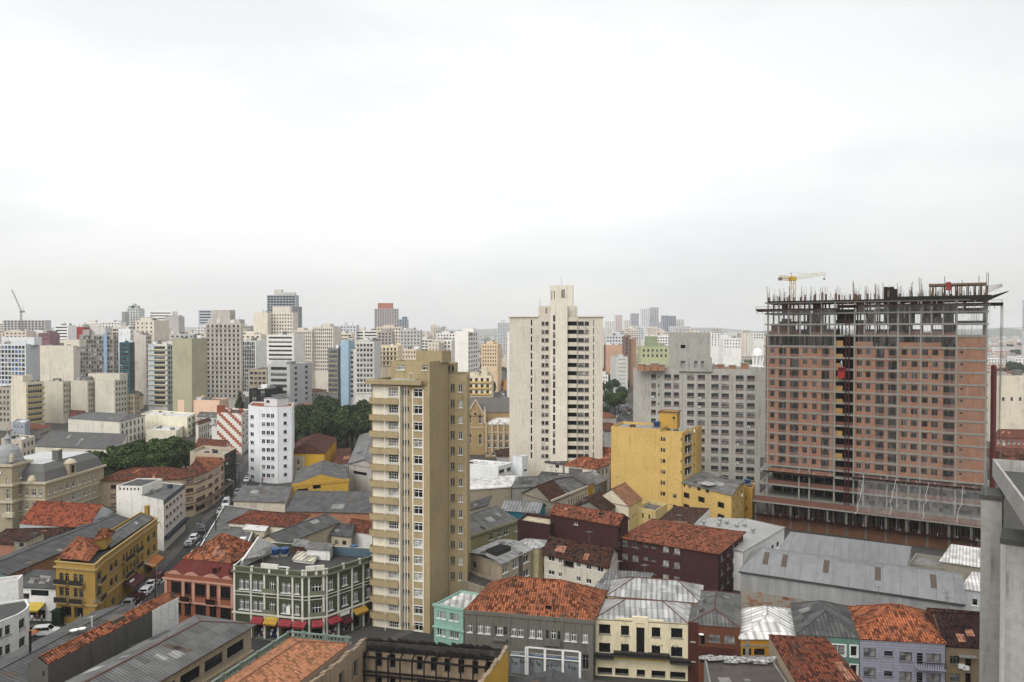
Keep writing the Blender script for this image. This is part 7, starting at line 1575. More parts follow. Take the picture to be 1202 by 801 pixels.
tower('broad windowless beige block', 46.5, 86, 406, 470, (.56, .51, .43), None, None, xs=93, yb=460, caps=((70, 93, 399),))
t = tower('brownish glass-fronted slab with one light blue vertical strip', 93, 133, 393, 520, (.36, .34, .31), (12, .84, 3.0, 2.0), (2, .6, 3, 1.6), xs=140, yb=445, gv=(0, 2, 3, 1, 4, 2, 6), bands=(0, (.30, .25, .21), .35), caps=((108, 124, 384, (.55, .54, .52)), (97, 105, 387)))
mb = MB(); t.bx(mb, 0, t.u(0, 122), t.u(0, 126), 3, zat(391, 520), -.02, .5, plain('pale_blue', (.30, .40, .55), .6)); t.part(mb, 'blue_strip')
tower('teal glass slab with a white blank upper end', 140, 152, 402, 480, (.035, .15, .19), (3, .8, 3.0, 1.5), (3, .6, 3, 1.6), bands=(0, (.05, .20, .26), .5), xs=158, yb=462, dirt=.1, scol=(.10, .12, .14)); tower('white blank upper slab behind the teal glass slab', 139, 153, 386, 500, (.60, .62, .62), None, (2, .5, 3, 1.5), xs=157, yb=410)
t = tower('pale beige stepped tower with a pinkish blank panel', 158, 171, 393, 500, (.52, .46, .41), None, (3, .6, 3.0, 1.6), xs=178, yb=460, dep=14); tower('cream tower top with two setbacks rising behind the pinkish panel tower', 158.5, 181, 376, 520, (.57, .52, .44), (4, .3, 3, 1.2), None, yb=400, caps=((165, 178, 373),))
t = tower('slim tower of cream balcony bands with a pale blue side strip', 174, 196, 404, 432, (.55, .54, .47), (1, .84, 3.0, 1.6, 'grib', (3.2, .6)), (2, .6, 3.0, 1.7), bands=(0, (.56, .50, .36), .75, .7), xs=204, yb=482, scol=(.44, .47, .46), caps=((188, 203, 401),))
mb = MB(); t.bx(mb, 0, 0, t.u(0, 181), .2, zat(404, 432), -.02, .12, plain('pale_blue', (.42, .50, .54), .7)); t.part(mb, 'blue_strip')
tower('windowless olive-beige tower side', 202, 225, 397.5, 405, (.40, .375, .26), None, None, dep=14, yb=480, dirt=.2)
tower('stepped grey-white tower with deep square windows and a crown of terraces', 241, 283, 379, 458, (.46, .43, .385), (8, .52, 2.95, 1.6), None, xs=285, yb=472, dirt=.7, bands=(0, (.36, .335, .30), .12), caps=((249, 270, 364), (244, 281, 375)))
tower('grey block with small square windows tucked left of the stepped grey-white tower', 227, 241, 424, 500, (.30, .295, .28), (5, .5, 3, 1.5), None, yb=468)
tower('peach-pink small block squeezed left of the stepped grey-white tower', 234, 241, 408, 540, (.60, .46, .40), (2, .5, 3, 1.5), None, yb=424, dep=8)
tower('black glass office slab with white vertical mullions', 284, 300, 400, 560, (.62, .62, .61), (7, .86, 3.0, 2.8, 'nfine'), None, yb=462, dirt=.1)
tower('white banded block rising behind the black glass office slab', 282, 298, 389, 700, (.60, .59, .57), (1, .9, 3.1, 1.3, 'nfine'), None, yb=402)
tower('tall cream blank slab beside a small-windowed facade', 297.5, 314, 367, 650, (.61, .55, .45), None, None, yb=430, dep=20); tower('cream facade of tiny square windows topped by a sloping gable', 314, 344, 367, 660, (.58, .53, .46), (9, .45, 3.2, 1.5, 'nfine'), None, yb=395, caps=((320, 341, 360),))
tower('tall bluish glass tower with a pale central core, the highest on the left skyline', 313.5, 347, 346.5, 1000, (.36, .40, .43), (9, .85, 3.6, 2.6, 'nfine'), None, yb=372, dirt=.1, caps=((322, 331, 340, (.55, .53, .48)), (331, 346.5, 343.5, (.5, .49, .46)))); tower('dark narrow tower leaning against the right of the bluish glass tower', 345, 350.5, 360, 960, (.25, .26, .28), (2, .6, 3.4, 2, 'nfine'), None, yb=386)
tower('white office slab of continuous horizontal bands', 313, 345, 393, 520, (.62, .61, .57), (1, .92, 3.1, 1.35, 'nfine', .8), None, yb=426, dirt=.2)
tower('cream gridded apartment slab, left of a matching pair', 345.5, 366, 388, 600, (.56, .51, .44), (9, .55, 3.0, 1.7), None, yb=432, caps=((349, 357, 385),)); tower('cream gridded apartment slab, right and taller of a matching pair', 366.5, 391, 384, 600, (.58, .53, .46), (10, .55, 3.0, 1.7), None, yb=440, caps=((378, 388, 380),))
tower('grey stepped office building with ribbon windows and blank flank above the park', 314, 340, 428, 420, (.43, .435, .43), (1, .86, 3.4, 1.7, 'grib', 1.2), (2, .25, 3.2, 1.4), xs=366, yb=476, dirt=.2, caps=((318, 336, 425),)); tower('tan low office block between black glass box and grey stepped offices', 291.5, 313, 434, 445, (.42, .36, .27), (4, .7, 3.1, 1.5), None, yb=458)
tower('black glass box at the foot of the tan office block', 292, 314, 457, 400, (.03, .032, .04), (8, .88, 3.6, 3.4, 'nfine'), None, yb=480, dirt=.05)
tower('slender grey tower with yellow spandrels', 385, 396.5, 409, 452, (.25, .255, .26), (4, .7, 3.0, 1.5), None, xs=399.5, yb=466, bands=(0, (.45, .42, .20), .5)); tower('pale blue windowless tower side', 400, 409, 400, 448, (.32, .45, .56), None, None, dep=14, yb=470, dirt=.12, brg=2); tower('slim white tower with a single column of windows beside the pale blue side', 409, 417, 410, 452, (.63, .62, .59), (1, .5, 3, 1.5), None, yb=468, brg=2)
tower('white-grey apartment tower with wide windows behind the ochre tower', 417, 439, 401, 430, (.53, .52, .48), (5, .72, 3.0, 1.5), None, yb=466, caps=((421, 434, 399),), brg=4, bands=(0, (.60, .60, .57), .5, .4)); tower('cream-yellow balcony tower right behind the ochre tower', 439, 467, 406, 460, (.62, .53, .36), (6, .55, 3.0, 1.7, 'gsash'), None, yb=430, brg=2, bands=(0, (.60, .52, .36), .6, .7))
tower('pale peach block with small windows between balcony tower and penthouse of ochre tower', 465, 489, 410, 520, (.58, .49, .38), (7, .45, 3, 1.4), None, yb=425, brg=2); tower('long white slab of ribbon windows on the skyline', 402, 452, 388, 760, (.60, .58, .53), (2, .92, 3.1, 1.4, 'nfine'), None, yb=402, caps=((404, 414, 385), (418, 428, 384)))
tower('grey-pink office tower with a salmon red attic', 439.5, 466, 362.5, 1100, (.42, .38, .37), (9, .5, 3.6, 2.4, 'nfine'), None, yb=400, dirt=.1, caps=((443.5, 461, 356, (.50, .20, .14)),)); tower('blue-grey twin topped tower right of the salmon attic tower', 466, 478, 375, 1200, (.33, .36, .42), (4, .55, 3.6, 2.4, 'nfine'), None, yb=404, dirt=.1, caps=((472, 477.5, 372, (.2, .25, .36)),))
t = tower('bright white tower with one slit on its blank face and a windowed flank', 534, 549.5, 389, 480, (.68, .66, .61), None, (4, .55, 3.0, 1.5), xs=561, yb=440, dirt=.1, caps=((543, 556, 385.5),), brg=12); tower('cream balcony block with ochre bands before the far street', 548, 577, 441, 370, (.60, .53, .40), (4, .5, 3.1, 1.7), None, yb=470, brg=2, bands=(0, (.58, .40, .14), .9, .8), caps=((565, 572, 431), (550, 562, 438)))
tower('small cream tower left of the bright white tower', 502, 515, 402, 550, (.55, .50, .42), (3, .3, 3, 1.3), None, yb=418); tower('narrow white block with balconies left of the bright white tower', 515.5, 530, 399, 560, (.60, .58, .53), (3, .5, 3, 1.5), None, yb=430); tower('peach apartment block right of the bright white tower', 565, 584, 404, 600, (.62, .47, .31), (6, .45, 3, 1.4), None, yb=432, caps=((571, 580, 401),)); tower('tan blank wall behind the peach apartment block', 577, 595, 421, 930, (.55, .47, .36), None, None, yb=430, dep=8)
tower('small orange house wall by the far street', 591, 602, 447, 610, (.58, .28, .09), None, None, dep=8, yb=460, cat='house', name='house', brg=0); tower('white strip of tower just visible left of the cream slit tower', 595, 601, 390, 520, (.66, .65, .61), None, None, yb=440, dep=10)
# distant left
tower('far grey unfinished frame building topped by a luffing crane', 4, 53, 376, 1200, (.42, .41, .40), (12, .6, 4, 2.4, 'nhole'), None, yb=405, dirt=.2); tower('white far office block with strong horizontal stripes', 64, 80, 382, 800, (.66, .66, .64), (1, .92, 3.4, 1.4, 'nfine'), None, yb=404, dirt=.05); tower('small maroon-fronted far block', 45, 58, 391, 700, (.30, .15, .17), (6, .4, 3.4, 1.8, 'nfine'), None, yb=404)
tower('bright red blank block on the far left skyline', 90, 98.5, 384, 660, (.42, .05, .05), None, None, yb=398, dep=10, dirt=.05); tower('white block left of the maroon-fronted far block', 40, 50, 387.5, 720, (.62, .61, .58), None, None, yb=398, dep=10); tower('grey far tower with a pale green stepped top and mast', 149, 163, 362, 1000, (.48, .49, .47), (4, .5, 3.4, 1.8, 'nfine'), None, yb=386, dirt=.1, caps=((151, 162, 359, (.36, .46, .40)), (155, 158, 356.5))); tower('slim grey shaft left of the green topped far tower', 143, 146.5, 366, 980, (.36, .36, .36), (1, .5, 3.4, 1.8, 'nfine'), None, yb=384, dep=10)
tower('white far tower of strong horizontal bands', 175, 202, 365.5, 900, (.68, .67, .64), (1, .93, 3.4, 1.5, 'nfine'), None, yb=398, dirt=.05); tower('white blank slab with a grey surround', 193.5, 210, 371.5, 800, (.44, .42, .40), None, None, yb=400, dep=14, caps=()); t = BUILT[-1]
tower('blue-grey far tower with white bands left of the stepped grey tower', 233, 249, 364, 900, (.44, .47, .52), (1, .9, 3.4, 1.6, 'nfine'), None, yb=384, dirt=.1); tower('pale far block below the banded blue-grey tower', 231, 243, 383, 860, (.58, .57, .55), (3, .5, 3.2, 1.6, 'nfine'), None, yb=400)
# centre right cluster
FARS = [(711, 722, 377, 2000, 'low white far block at the left of the distant cluster'), (722.5, 730.5, 370, 2100, 'slim pale pink far tower of the distant cluster'), (733, 740, 376, 2000, 'short pale far block right of the slim pale pink tower'), (741, 750, 368, 2200, 'grey far tower with a stepped top, third from left in the distant cluster'), (753, 762, 362.5, 2300, 'white-grey far tower, left of the two tallest in the distant cluster'), (763.5, 773, 361, 2350, 'grey blank far tower, right of the two tallest in the distant cluster'), (777.5, 785, 370.5, 2200, 'dark bluish far tower with a ragged top, left half of a close pair'), (785, 793.5, 371, 2250, 'dark bluish far tower with a flat top, right half of a close pair'), (794, 803, 375, 2300, 'pale short far tower at the right end of the distant cluster'), (787, 811, 383, 1700, 'broad pale far slab before the dark bluish pair'), (722, 741, 388, 1500, 'broad grey far slab under the slim pink tower'), (740, 757, 383, 1600, 'beige far block under the white-grey tall tower'), (766, 778, 378, 1700, 'grey-blue far block between the tallest tower and the dark bluish pair'), (757, 766, 384, 1400, 'narrow white far block in the middle of the distant cluster'), (711, 719, 385, 1300, 'small pale far block low at the left of the distant cluster'), (812, 832, 388, 1500, 'white far slab peeping out behind the concrete head block')]
cols_ = [(.58, .57, .55), (.55, .46, .44), (.55, .54, .52), (.36, .37, .40), (.56, .57, .58), (.40, .41, .42), (.26, .29, .35), (.27, .29, .34), (.52, .52, .51), (.52, .53, .54), (.42, .42, .43), (.54, .51, .47), (.40, .42, .46), (.60, .60, .58), (.56, .55, .52), (.56, .56, .55)]
for (x0, x1, y, d, lb), cl_ in zip(FARS, cols_): tower(lb, x0, x1, y, d, cl_, (max(2, int((x1 - x0) * .5)), .5, 3.6, 1.9, 'nfine'), None, yb=394, dirt=.1, dep=20)
tower('peach and maroon low block left of the brown striped towers', 711, 731, 405, 700, (.55, .33, .22), None, None, yb=420, dep=14, scol=(.26, .10, .12)); tower('brown striped tower with beige bays, left of a pair', 732.5, 739, 395, 650, (.27, .17, .14), (1, .4, 3.2, 2.4, 'nfine'), None, yb=420, dep=10); tower('brown striped tower with a wide tan flank, right of a pair', 739.5, 747, 398, 655, (.40, .24, .16), None, None, yb=420, dep=10)
t = tower('lime green stepped apartment block', 752, 785.5, 407, 420, (.40, .43, .25), (6, .4, 3, 1.4), None, yb=424, dirt=.2, caps=((758.5, 772, 395, (.33, .38, .24)),)); t = tower('pale grey-white block with thin slit lines beside the avenue trees', 723.5, 737, 419, 590, (.50, .50, .46), (1, .7, 3.2, .35, 'nfine'), (2, .4, 3.2, 1.5), xs=745, yb=462, dirt=.2, brg=-6, anchor='r')
tower('small white block with three windows at the left of the avenue', 704, 714, 440, 560, (.64, .63, .60), (3, .5, 3, 1.4), None, yb=454, dep=8); tower('white low slab blocks right of the concrete head block', 834, 846, 391, 900, (.62, .61, .59), (3, .3, 3.2, 2, 'nfine'), None, yb=408, dep=20); tower('white stepped pair of blocks in the far right suburbs', 849, 870, 397, 700, (.66, .65, .62), (6, .35, 3.2, 1.5, 'nfine'), None, yb=412, caps=((850, 856, 396),))
tower('long white far institute building near the hills', 852, 876, 390.5, 1300, (.62, .62, .60), (8, .4, 3.4, 1.6, 'nfine'), None, yb=396, dep=20); tower('pale far building with dark window band at the left edge of the brick building', 884, 897, 391, 900, (.58, .57, .54), (4, .5, 3.4, 1.8, 'nfine'), None, yb=400)
# seen past the right end of the brick building
tower('slim grey far tower at the extreme right', 1199.5, 1212, 352, 900, (.42, .43, .45), (3, .4, 3.2, 1.4, 'nfine'), None, yb=392, dep=10, brg=36); tower('cream blank-walled long building with a windowed attic, right edge', 1172, 1225, 441, 330, (.56, .51, .41), (5, .3, 20, 1.5), None, yb=460, dep=12, brg=0, name='warehouse', cat='warehouse')
h1 = house('house', 'dark green gabled house near the right edge', 'house', (1170, 497), (1198, 498), (1206, 488), 6, wall((.035, .10, .055), .2), {0: [dict(px=[(1189, 1191)], py=(1190, 499, 499, 1, 4), s='wsash')]}, ('gable', 4.0, BROWN_T, 1)); h1 = house('house', 'red brick row with white windows near the right edge', 'house', (1168, 514), (1215, 515), (1222, 505), 7, brick((.24, .09, .06), (.19, .07, .05)), {0: [dict(n=7, f=.5, z=(6.6, 3, 2, .9, 1.4), s='wsash')]}, ('gable', 1.5, RUST_T, 0)); h1 = house('house', 'brown-red tiled hipped house at the foot of the red brick row', 'house', (1166, 541), (1206, 543), (1215, 530), 7.5, GREYW, {}, ('hip', 2.5, RUST_T, 0))
# more mid-distance blocks behind the trees, left
t = house('old_block', 'long white old block with three rows of balconied windows behind the left trees', 'apartment block', (79, 491), (139.5, 495), (169.5, 487.5), 11, wall((.60, .57, .50), .6), {1: [dict(n=6, f=.45, z=(10.4, 3.4, 3, .6, 2.2), s='gcross', vars=(0, 4, 1))]}, ('hip', 1.2, CORR, 0, 3)); t = house('old_block', 'cream yellow block with a white low roof and loggias behind the left trees', 'apartment block', (165, 486), (219, 490), (229, 485), 9.8, wall((.66, .62, .48), .3), {1: [dict(n=2, f=.5, z=(9.4, 3.2, 3, .7, 1.8), s='nhole', name='loggia')]}, deckm=CORR_W)
house('old_block', 'low white terrace roof before the cream yellow block', 'house', (170, 505), (206, 506), (216, 499), 5.5, wall((.62, .58, .46), .3), {}, deckm=CORR_W); tower('peach rendered block with a raised stair tower', 208, 257, 470, 405, (.68, .47, .34), None, None, yb=490, dirt=.08, dep=12, caps=((215, 228.5, 459.5), (208.5, 228.5, 468)), brg=3, cat='apartment block')
house('house', 'small pink-roofed white house left of the long white old block', 'house', (80, 489), (96, 490), (100, 486), 10.5, OFFW, {}, ('gable', 2.2, RUST_T, 0)); house('hall', 'long grey roofed hall with a white front between the palace and the long white block', 'hall', (38, 524), (136, 528), (148, 514), 6.5, OFFW, {}, ('shed', 1.5, corrug((.17, .165, .16), streak=.7), 0)); t = house('old_block', 'beige corner block with dark loggias behind the domed turret', 'apartment block', (0, 515), (24, 517), (40, 512), 13, wall((.50, .45, .37), .4), {1: [dict(n=3, f=.5, z=(12.4, 3.3, 3, .8, 1.7), s='nhole', name='loggia')], 0: [dict(n=3, f=.4, z=(12.4, 3.3, 3, .8, 1.7), s='gsash')]}, deckm=deck((.4, .38, .34)))
house('hall', 'low hall with flat brown-grey roof behind the palace mansard', 'hall', (36, 540), (108, 542), (116, 533), 7, OFFW, {}, deckm=deck((.20, .18, .16))); house('house', 'small blue-grey house front below the yellow balcony slab', 'house', (13, 496), (28, 497), (34, 493), 10, wall((.34, .37, .42), .3), {0: [dict(n=3, f=.45, z=(9.6, 3.2, 3, .8, 1.5), s='wsash')]}, deckm=CORR_W)
house('old_block', 'arched white row house right of the cream yellow block', 'row house', (229, 498), (232, 499), (246, 494), 9, OFFW, {1: [dict(n=5, f=.5, z=(8.6, 4, 2, .6, 2.6), s='gcross')]}, ('gable', 1.2, RUST_T, 1)); house('house', 'rust roofed house before the zigzag block', 'house', (228, 528), (262, 530), (268, 520), 8, OFFW, {}, ('gable', 2.4, RUST_T, 0)); house('house', 'grey and white house with dormers right of the arched white row', 'house', (231, 489), (256, 490), (262, 486), 9, wall((.48, .48, .46), .3), {0: [dict(n=4, f=.4, z=(8.6, 3, 2, .8, 1.5), s='gsash')]}, ('gable', 1.4, CORR, 0))
for b_ in []: pass
# far crane on the grey frame building
p = ray(25, 1195); k = empty('tower_crane', (p.x, p.y, 0), 'far grey luffing crane with a steep jib above the far unfinished frame building', 'crane'); GC = plain('crane_grey', (.25, .25, .25), .6)
mb = MB(); lattice(mb, (0, 0, 0), (0, 0, zat(366, 1195)), 2.2, GC, 24, .28); child(mb, 'mast', k, uv=False); mb = MB(); lattice(mb, (1, 0, zat(366, 1195)), ((14.5 - 25) / 850 * 1195, 0, zat(340.5, 1195)), 1.5, GC, 16, .2); child(mb, 'jib', k, uv=False); mb = MB(); mb.box((-1.2, -2, zat(367, 1195)), (5, 2, zat(365, 1195)), GC); mb.tube((1, 0, zat(366, 1195)), (5, 0, zat(361, 1195)), .3, GC); child(mb, 'machinery', k, uv=False)

# the packed towers further back that nothing singles out
rk = random.Random(31); PALE = [(.60, .57, .52), (.52, .47, .40), (.64, .63, .60), (.45, .44, .42), (.58, .50, .42), (.50, .52, .54), (.40, .36, .33), (.62, .56, .46)]
for k in range(150):
    left = k < 108; x0 = rk.uniform(-6, 590) if left else rk.uniform(706, 886); d = rk.uniform(620, 1500); w_ = rk.uniform(14, 26) * 850 / d
    y = rk.gauss(392, 6) if left else rk.gauss(394, 4); y = max(378 if left else 384, min(408, y))
    tower('plain pale tower among many in the packed hazy skyline ' + ('left of the cream slit tower' if left else 'right of the cream slit tower'), x0, x0 + w_, y, d, rk.choice(PALE), (max(2, int(w_ * d / 850 / rk.uniform(2.6, 4.2))), rk.choice((.4, .5, .6, .86)), rk.uniform(2.9, 3.4), rk.choice((1.3, 1.6)), 'nfine'), None, yb=y + 26, dep=rk.uniform(12, 18), dirt=.2, brg=0, caps=((x0 + w_ * .3, x0 + w_ * .7, y - rk.uniform(1.5, 4)),) if rk.random() < .7 else (), group='packed towers of the skyline ' + ('on the left' if left else 'on the right'))
# ------------------------------------------------------------------ trees
def leafm(c, nm):
    m, t, p = nodes_of(nm); w = NT(t); oi = w.n('ShaderNodeNewGeometry').outputs['Random Per Island']
    w.link(w.ramp(oi, [(0, mul(c, .45)), (.5, c), (.85, mul(c, 1.7)), (1, mul(c, 2.6))]), p.inputs['Base Color']); p.inputs['Roughness'].default_value = .9; p.inputs['Specular IOR Level'].default_value = .05; return m
LEAF = leafm((.034, .056, .018), 'leaves_green'); LEAF2 = leafm((.026, .040, .016), 'leaves_dark'); BARK = plain('bark', (.06, .045, .035), .9)
def crown_mesh(rx, rz, n, leaf, seed, mat, lobes=16, cone=False):
    r = random.Random(seed); mb = MB(); L = []
    for k in range(lobes):
        a = r.uniform(0, 2 * pi); q = r.uniform(.15, 1) ** .5; h = r.uniform(-.55, .8)
        if cone: h = k / lobes * 2 - 1; q = r.uniform(.1, .8) * (1 - (h + 1) / 2.15)
        s = (1 - .35 * abs(h)) * (r.uniform(.28, .46) if not cone else .5 * (1.12 - (h + 1) / 2))
        L.append((Vector((cos(a) * q * rx * .75, sin(a) * q * rx * .75, h * rz * .72)), Vector((rx * s, rx * s, (rz * s if not cone else rz * .17)))))
    for k in range(n):
        c_, s = r.choice(L); u = Vector((r.gauss(0, 1), r.gauss(0, 1), r.gauss(0, 1))).normalized(); f = r.uniform(.72, 1.08)
        p = c_ + Vector((u.x * s.x, u.y * s.y, u.z * s.z)) * f
        nrm = (u + Vector((r.uniform(-.7, .7), r.uniform(-.7, .7), r.uniform(-.2, .9)))).normalized(); a = nrm.orthogonal().normalized(); b = nrm.cross(a); an = r.uniform(0, 6.3); a, b = a * cos(an) + b * sin(an), b * cos(an) - a * sin(an); l = leaf * r.uniform(.6, 1.4)
        mb.face([p - a * l - b * l * .5, p + a * l * .2 - b * l * .8, p + a * l + b * l * .3, p - a * l * .3 + b * l * .8], mat)
    return mb.mesh('crown', uv=False)
def trunk_mesh(h, r0, spread, seed):
    r = random.Random(seed); mb = MB(); mb.tube((0, 0, 0), (0, 0, h), r0, BARK, 8, r0 * .7)
    for k in range(7):
        a = 2 * pi * k / 7 + r.uniform(-.3, .3); mb.tube((0, 0, h * r.uniform(.7, 1)), (cos(a) * spread * r.uniform(.5, .9), sin(a) * spread * r.uniform(.5, .9), h + spread * r.uniform(.2, .7)), r0 * .45, BARK, 6, r0 * .12)
    return mb.mesh('trunk', uv=False)
CROWNS = [crown_mesh(6.5, 4.4, 5200, .34, 1, LEAF, 22), crown_mesh(6, 4.8, 4800, .34, 2, LEAF2, 20), crown_mesh(5, 4.6, 4000, .32, 3, LEAF, 18)]
TRUNKS = [trunk_mesh(5, .42, 5, 1), trunk_mesh(5, .45, 4.6, 2), trunk_mesh(4.6, .38, 4, 3)]
CZ = [8.2, 8.4, 8.0]
def tree(x, y, k, s, label, group, sz=None):
    o = empty('tree', (x, y, 0), label, 'tree', group)
    for me, nm, z in ((TRUNKS[k], 'trunk', 0), (CROWNS[k], 'crown', CZ[k])):
        c_ = bpy.data.objects.new(nm, me); COL.objects.link(c_); c_.parent = o; c_.location = (0, 0, z)
    o.scale = (s, s, sz or s); o.rotation_euler = (0, 0, random.uniform(0, 6.28)); return o
rt = random.Random(21)
G1, G2, G3 = 'trees of the dense left square', 'trees of the central park', 'trees along the avenue'
for px, py, s, k in ((95, 538, 1.0, 0), (110, 530, 1.05, 1), (128, 533, 1.1, 0), (145, 536, 1.0, 2), (122, 545, .9, 1), (146, 522, 1.05, 0), (160, 520, 1.1, 1), (174, 517, 1.15, 0), (190, 514, 1.15, 0), (206, 515, 1.05, 2), (168, 528, 1.0, 0), (186, 527, 1.0, 1), (203, 524, .95, 0), (217, 519, .8, 2), (178, 534, .9, 2), (159, 536, .9, 1)):
    s *= 1.12; p = roofpt(px, py, 12 * s); tree(p.x, p.y, k, s, 'dense dark green tree of the closed canopy between the palace and the rounded cream block', G1)
for px, py, s, k in ((352, 483, .95, 1), (364, 478, 1.15, 1), (378, 476, 1.1, 1), (371, 490, 1.1, 1), (358, 495, 1.0, 1), (386, 487, 1.0, 0), (392, 492, .85, 2), (401, 482, 1.0, 1), (413, 478, 1.15, 1), (425, 474, 1.25, 1), (432, 484, 1.2, 1), (420, 489, 1.1, 1), (407, 493, .9, 0), (384, 500, .75, 2), (396, 505, .7, 2), (348, 506, .7, 2), (432, 463, .9, 1), (381, 468, 1.1, 1), (366, 500, .8, 1)):
    s *= 1.22; p = roofpt(px, py - 2, 12 * s); tree(p.x, p.y, k, s, 'dark bushy park tree among the clump left of the ochre tower', G2)
for px, py, s, k in ((722, 461, 1.25, 0), (717, 441, 1.0, 1), (719, 447, 1.0, 1), (713, 437, .9, 1), (709, 478, .7, 1), (715, 458, .7, 2), (716, 426, 1.0, 1), (726, 466, .9, 1), (713, 466, .8, 0), (719, 470, .7, 2), (729, 456, .9, 1), (711, 450, 1.0, 1), (577, 442, .9, 1), (574, 455, .9, 2), (576, 449, .9, 1)):
    p = roofpt(px, py, 11 * s); tree(p.x, p.y, k, s, ('round tree on the pavement of the avenue' if px > 700 else 'round street tree beside the far street'), G3 if px > 700 else 'trees along the far street')
for px, py, s, k in ((842, 411, 1.3, 1), (850, 408, 1.2, 1), (857, 406, 1.2, 1), (866, 416, 1.4, 1), (874, 420, 1.4, 1), (880, 425, 1.3, 0), (868, 428, 1.2, 0), (858, 431, 1.1, 0), (850, 432, 1.0, 2), (888, 412, 1.2, 1), (1190, 428, 1.4, 1), (1196, 431, 1.4, 1), (1186, 405, 1.4, 0), (1196, 404, 1.3, 1), (1192, 412, 1.4, 1)):
    p = roofpt(px, py, 10 * s); tree(p.x, p.y, k, s, 'dark suburban tree ' + ('behind the rotunda right of the grey block' if px < 1000 else 'seen past the right end of the brick building'), 'suburban trees ' + ('by the rotunda' if px < 1000 else 'past the brick building'))
p = ray(281, 405); o = empty('conifer', (p.x, p.y, 0), 'tall dark conifer standing alone before the stepped grey-white tower', 'tree')
c_ = bpy.data.objects.new('crown', crown_mesh(4.2, 8.5, 4200, .36, 9, LEAF2, 26, True)); COL.objects.link(c_); c_.parent = o; c_.location = (0, 0, 10.5); c_ = bpy.data.objects.new('trunk', trunk_mesh(8, .4, 2, 5)); COL.objects.link(c_); c_.parent = o
# ------------------------------------------------------------------ cars
GLASSC = plain('car_glass', (.012, .014, .016), .1); TYRE = plain('tyre', (.015, .015, .015), .9); LAMP = plain('lamp_lens', (.55, .55, .5), .3); RLAMP = plain('rear_lamp', (.30, .01, .01), .3)
def car_proto(kind, paint, label, loc, rz, group):
    o = empty('parked_car' if kind != 'van' else 'van', loc, label, 'car' if kind != 'van' else 'van', group); o.rotation_euler = (0, 0, rz); Lc, Wd = (4.1, 1.7) if kind != 'van' else (5.2, 1.95); h = {'hatch': 1.48, 'sedan': 1.45, 'suv': 1.72, 'van': 2.25}[kind]; b = Lc / 2
    prof = {'hatch': [(-b, .35), (-b, .9), (-b + .25, 1.0), (-b + .55, h - .08), (-b + 1.0, h), (.35, h), (1.15, .98), (b - .15, .82), (b, .6), (b, .3)], 'sedan': [(-b, .35), (-b, .9), (-b + .6, .96), (-b + 1.15, h - .04), (-b + 1.5, h), (.3, h), (1.1, .96), (b - .12, .80), (b, .58), (b, .3)],
            'suv': [(-b, .4), (-b, 1.05), (-b + .15, 1.15), (-b + .35, h - .05), (-b + .7, h), (.45, h), (1.15, 1.12), (b - .1, .95), (b, .7), (b, .35)], 'van': [(-b, .4), (-b, 1.2), (-b + .05, h - .1), (-b + .2, h), (1.1, h), (1.75, 1.25), (b - .1, .95), (b, .7), (b, .35)]}[kind]
    mb = MB(); n = len(prof); hw = Wd / 2; tuck = lambda z: hw - max(0, z - .95) * .22
    Lp = [Vector((x, tuck(z), z)) for x, z in prof]; Rp = [Vector((x, -tuck(z), z)) for x, z in prof]
    for i in range(n): j = (i + 1) % n; mb.face([Lp[i], Lp[j], Rp[j], Rp[i]], paint)
    mb.face(list(reversed(Lp)), paint); mb.face(Rp, paint); child(mb, 'body', o, uv=False)
    mb = MB(); i0 = next(i for i, (x, z) in enumerate(prof) if z >= h - .01)
    def panel(i, j, e=.01):
        a, b_, c_, d_ = Lp[i], Lp[j], Rp[j], Rp[i]; n_ = (b_ - a).cross(d_ - a).normalized(); n_ = n_ if n_.z > 0 or n_.x != 0 else -n_; ctr = (a + b_ + c_ + d_) / 4; out_ = Vector((ctr.x, 0, ctr.z - .8)); n_ = n_ if n_.dot(out_) > 0 else -n_
        mb.face([ctr + (p - ctr) * .84 + n_ * .012 for p in (a, b_, c_, d_)], GLASSC)
    front = [i for i in range(n - 1) if prof[i][1] >= h - .01 and prof[i + 1][1] < h - .2]; panel(front[0], front[0] + 1)
    rear = [i for i in range(n - 1) if prof[i][1] < h - .2 and prof[i + 1][1] > h - .12]; panel(rear[0], rear[0] + 1)
    xs0, xs1 = prof[rear[0] + 1][0] + .15, prof[front[0]][0] + .25
    zl = 1.0 if kind != 'van' else 1.3; zl = 1.17 if kind == 'suv' else zl
    for s in (1, -1):
        segs = [(xs0, (xs0 + xs1) / 2 - .05), ((xs0 + xs1) / 2 + .05, xs1)] if kind != 'van' else [(.5, 1.25)]
        for a, b_ in segs: mb.face([(a, s * (tuck(zl) + .012), zl), (b_ + .2, s * (tuck(zl) + .012), zl), (b_, s * (tuck(h - .12) + .012), h - .12), (a + .05, s * (tuck(h - .12) + .012), h - .12)], GLASSC)
    child(mb, 'window', o, uv=False)
    for x in (-b + .8, b - .8):
        for s in (1, -1): mb = MB(); mb.tube((x, s * (hw - .2), .31), (x, s * (hw + .02), .31), .31, TYRE, 12); mb.tube((x, s * (hw + .015), .31), (x, s * (hw + .03), .31), .18, STEEL, 10); child(mb, 'wheel', o, uv=False)
    for s in (1, -1): mb = MB(); mb.box((b - .12, s * .62 - .2, .62), (b + .015, s * .62 + .2, .76), LAMP); child(mb, 'headlight', o, uv=False); mb = MB(); mb.box((-b - .015, s * .66 - .13, .75), (-b + .1, s * .66 + .13, .95), RLAMP); child(mb, 'tail_light', o, uv=False)
    return o
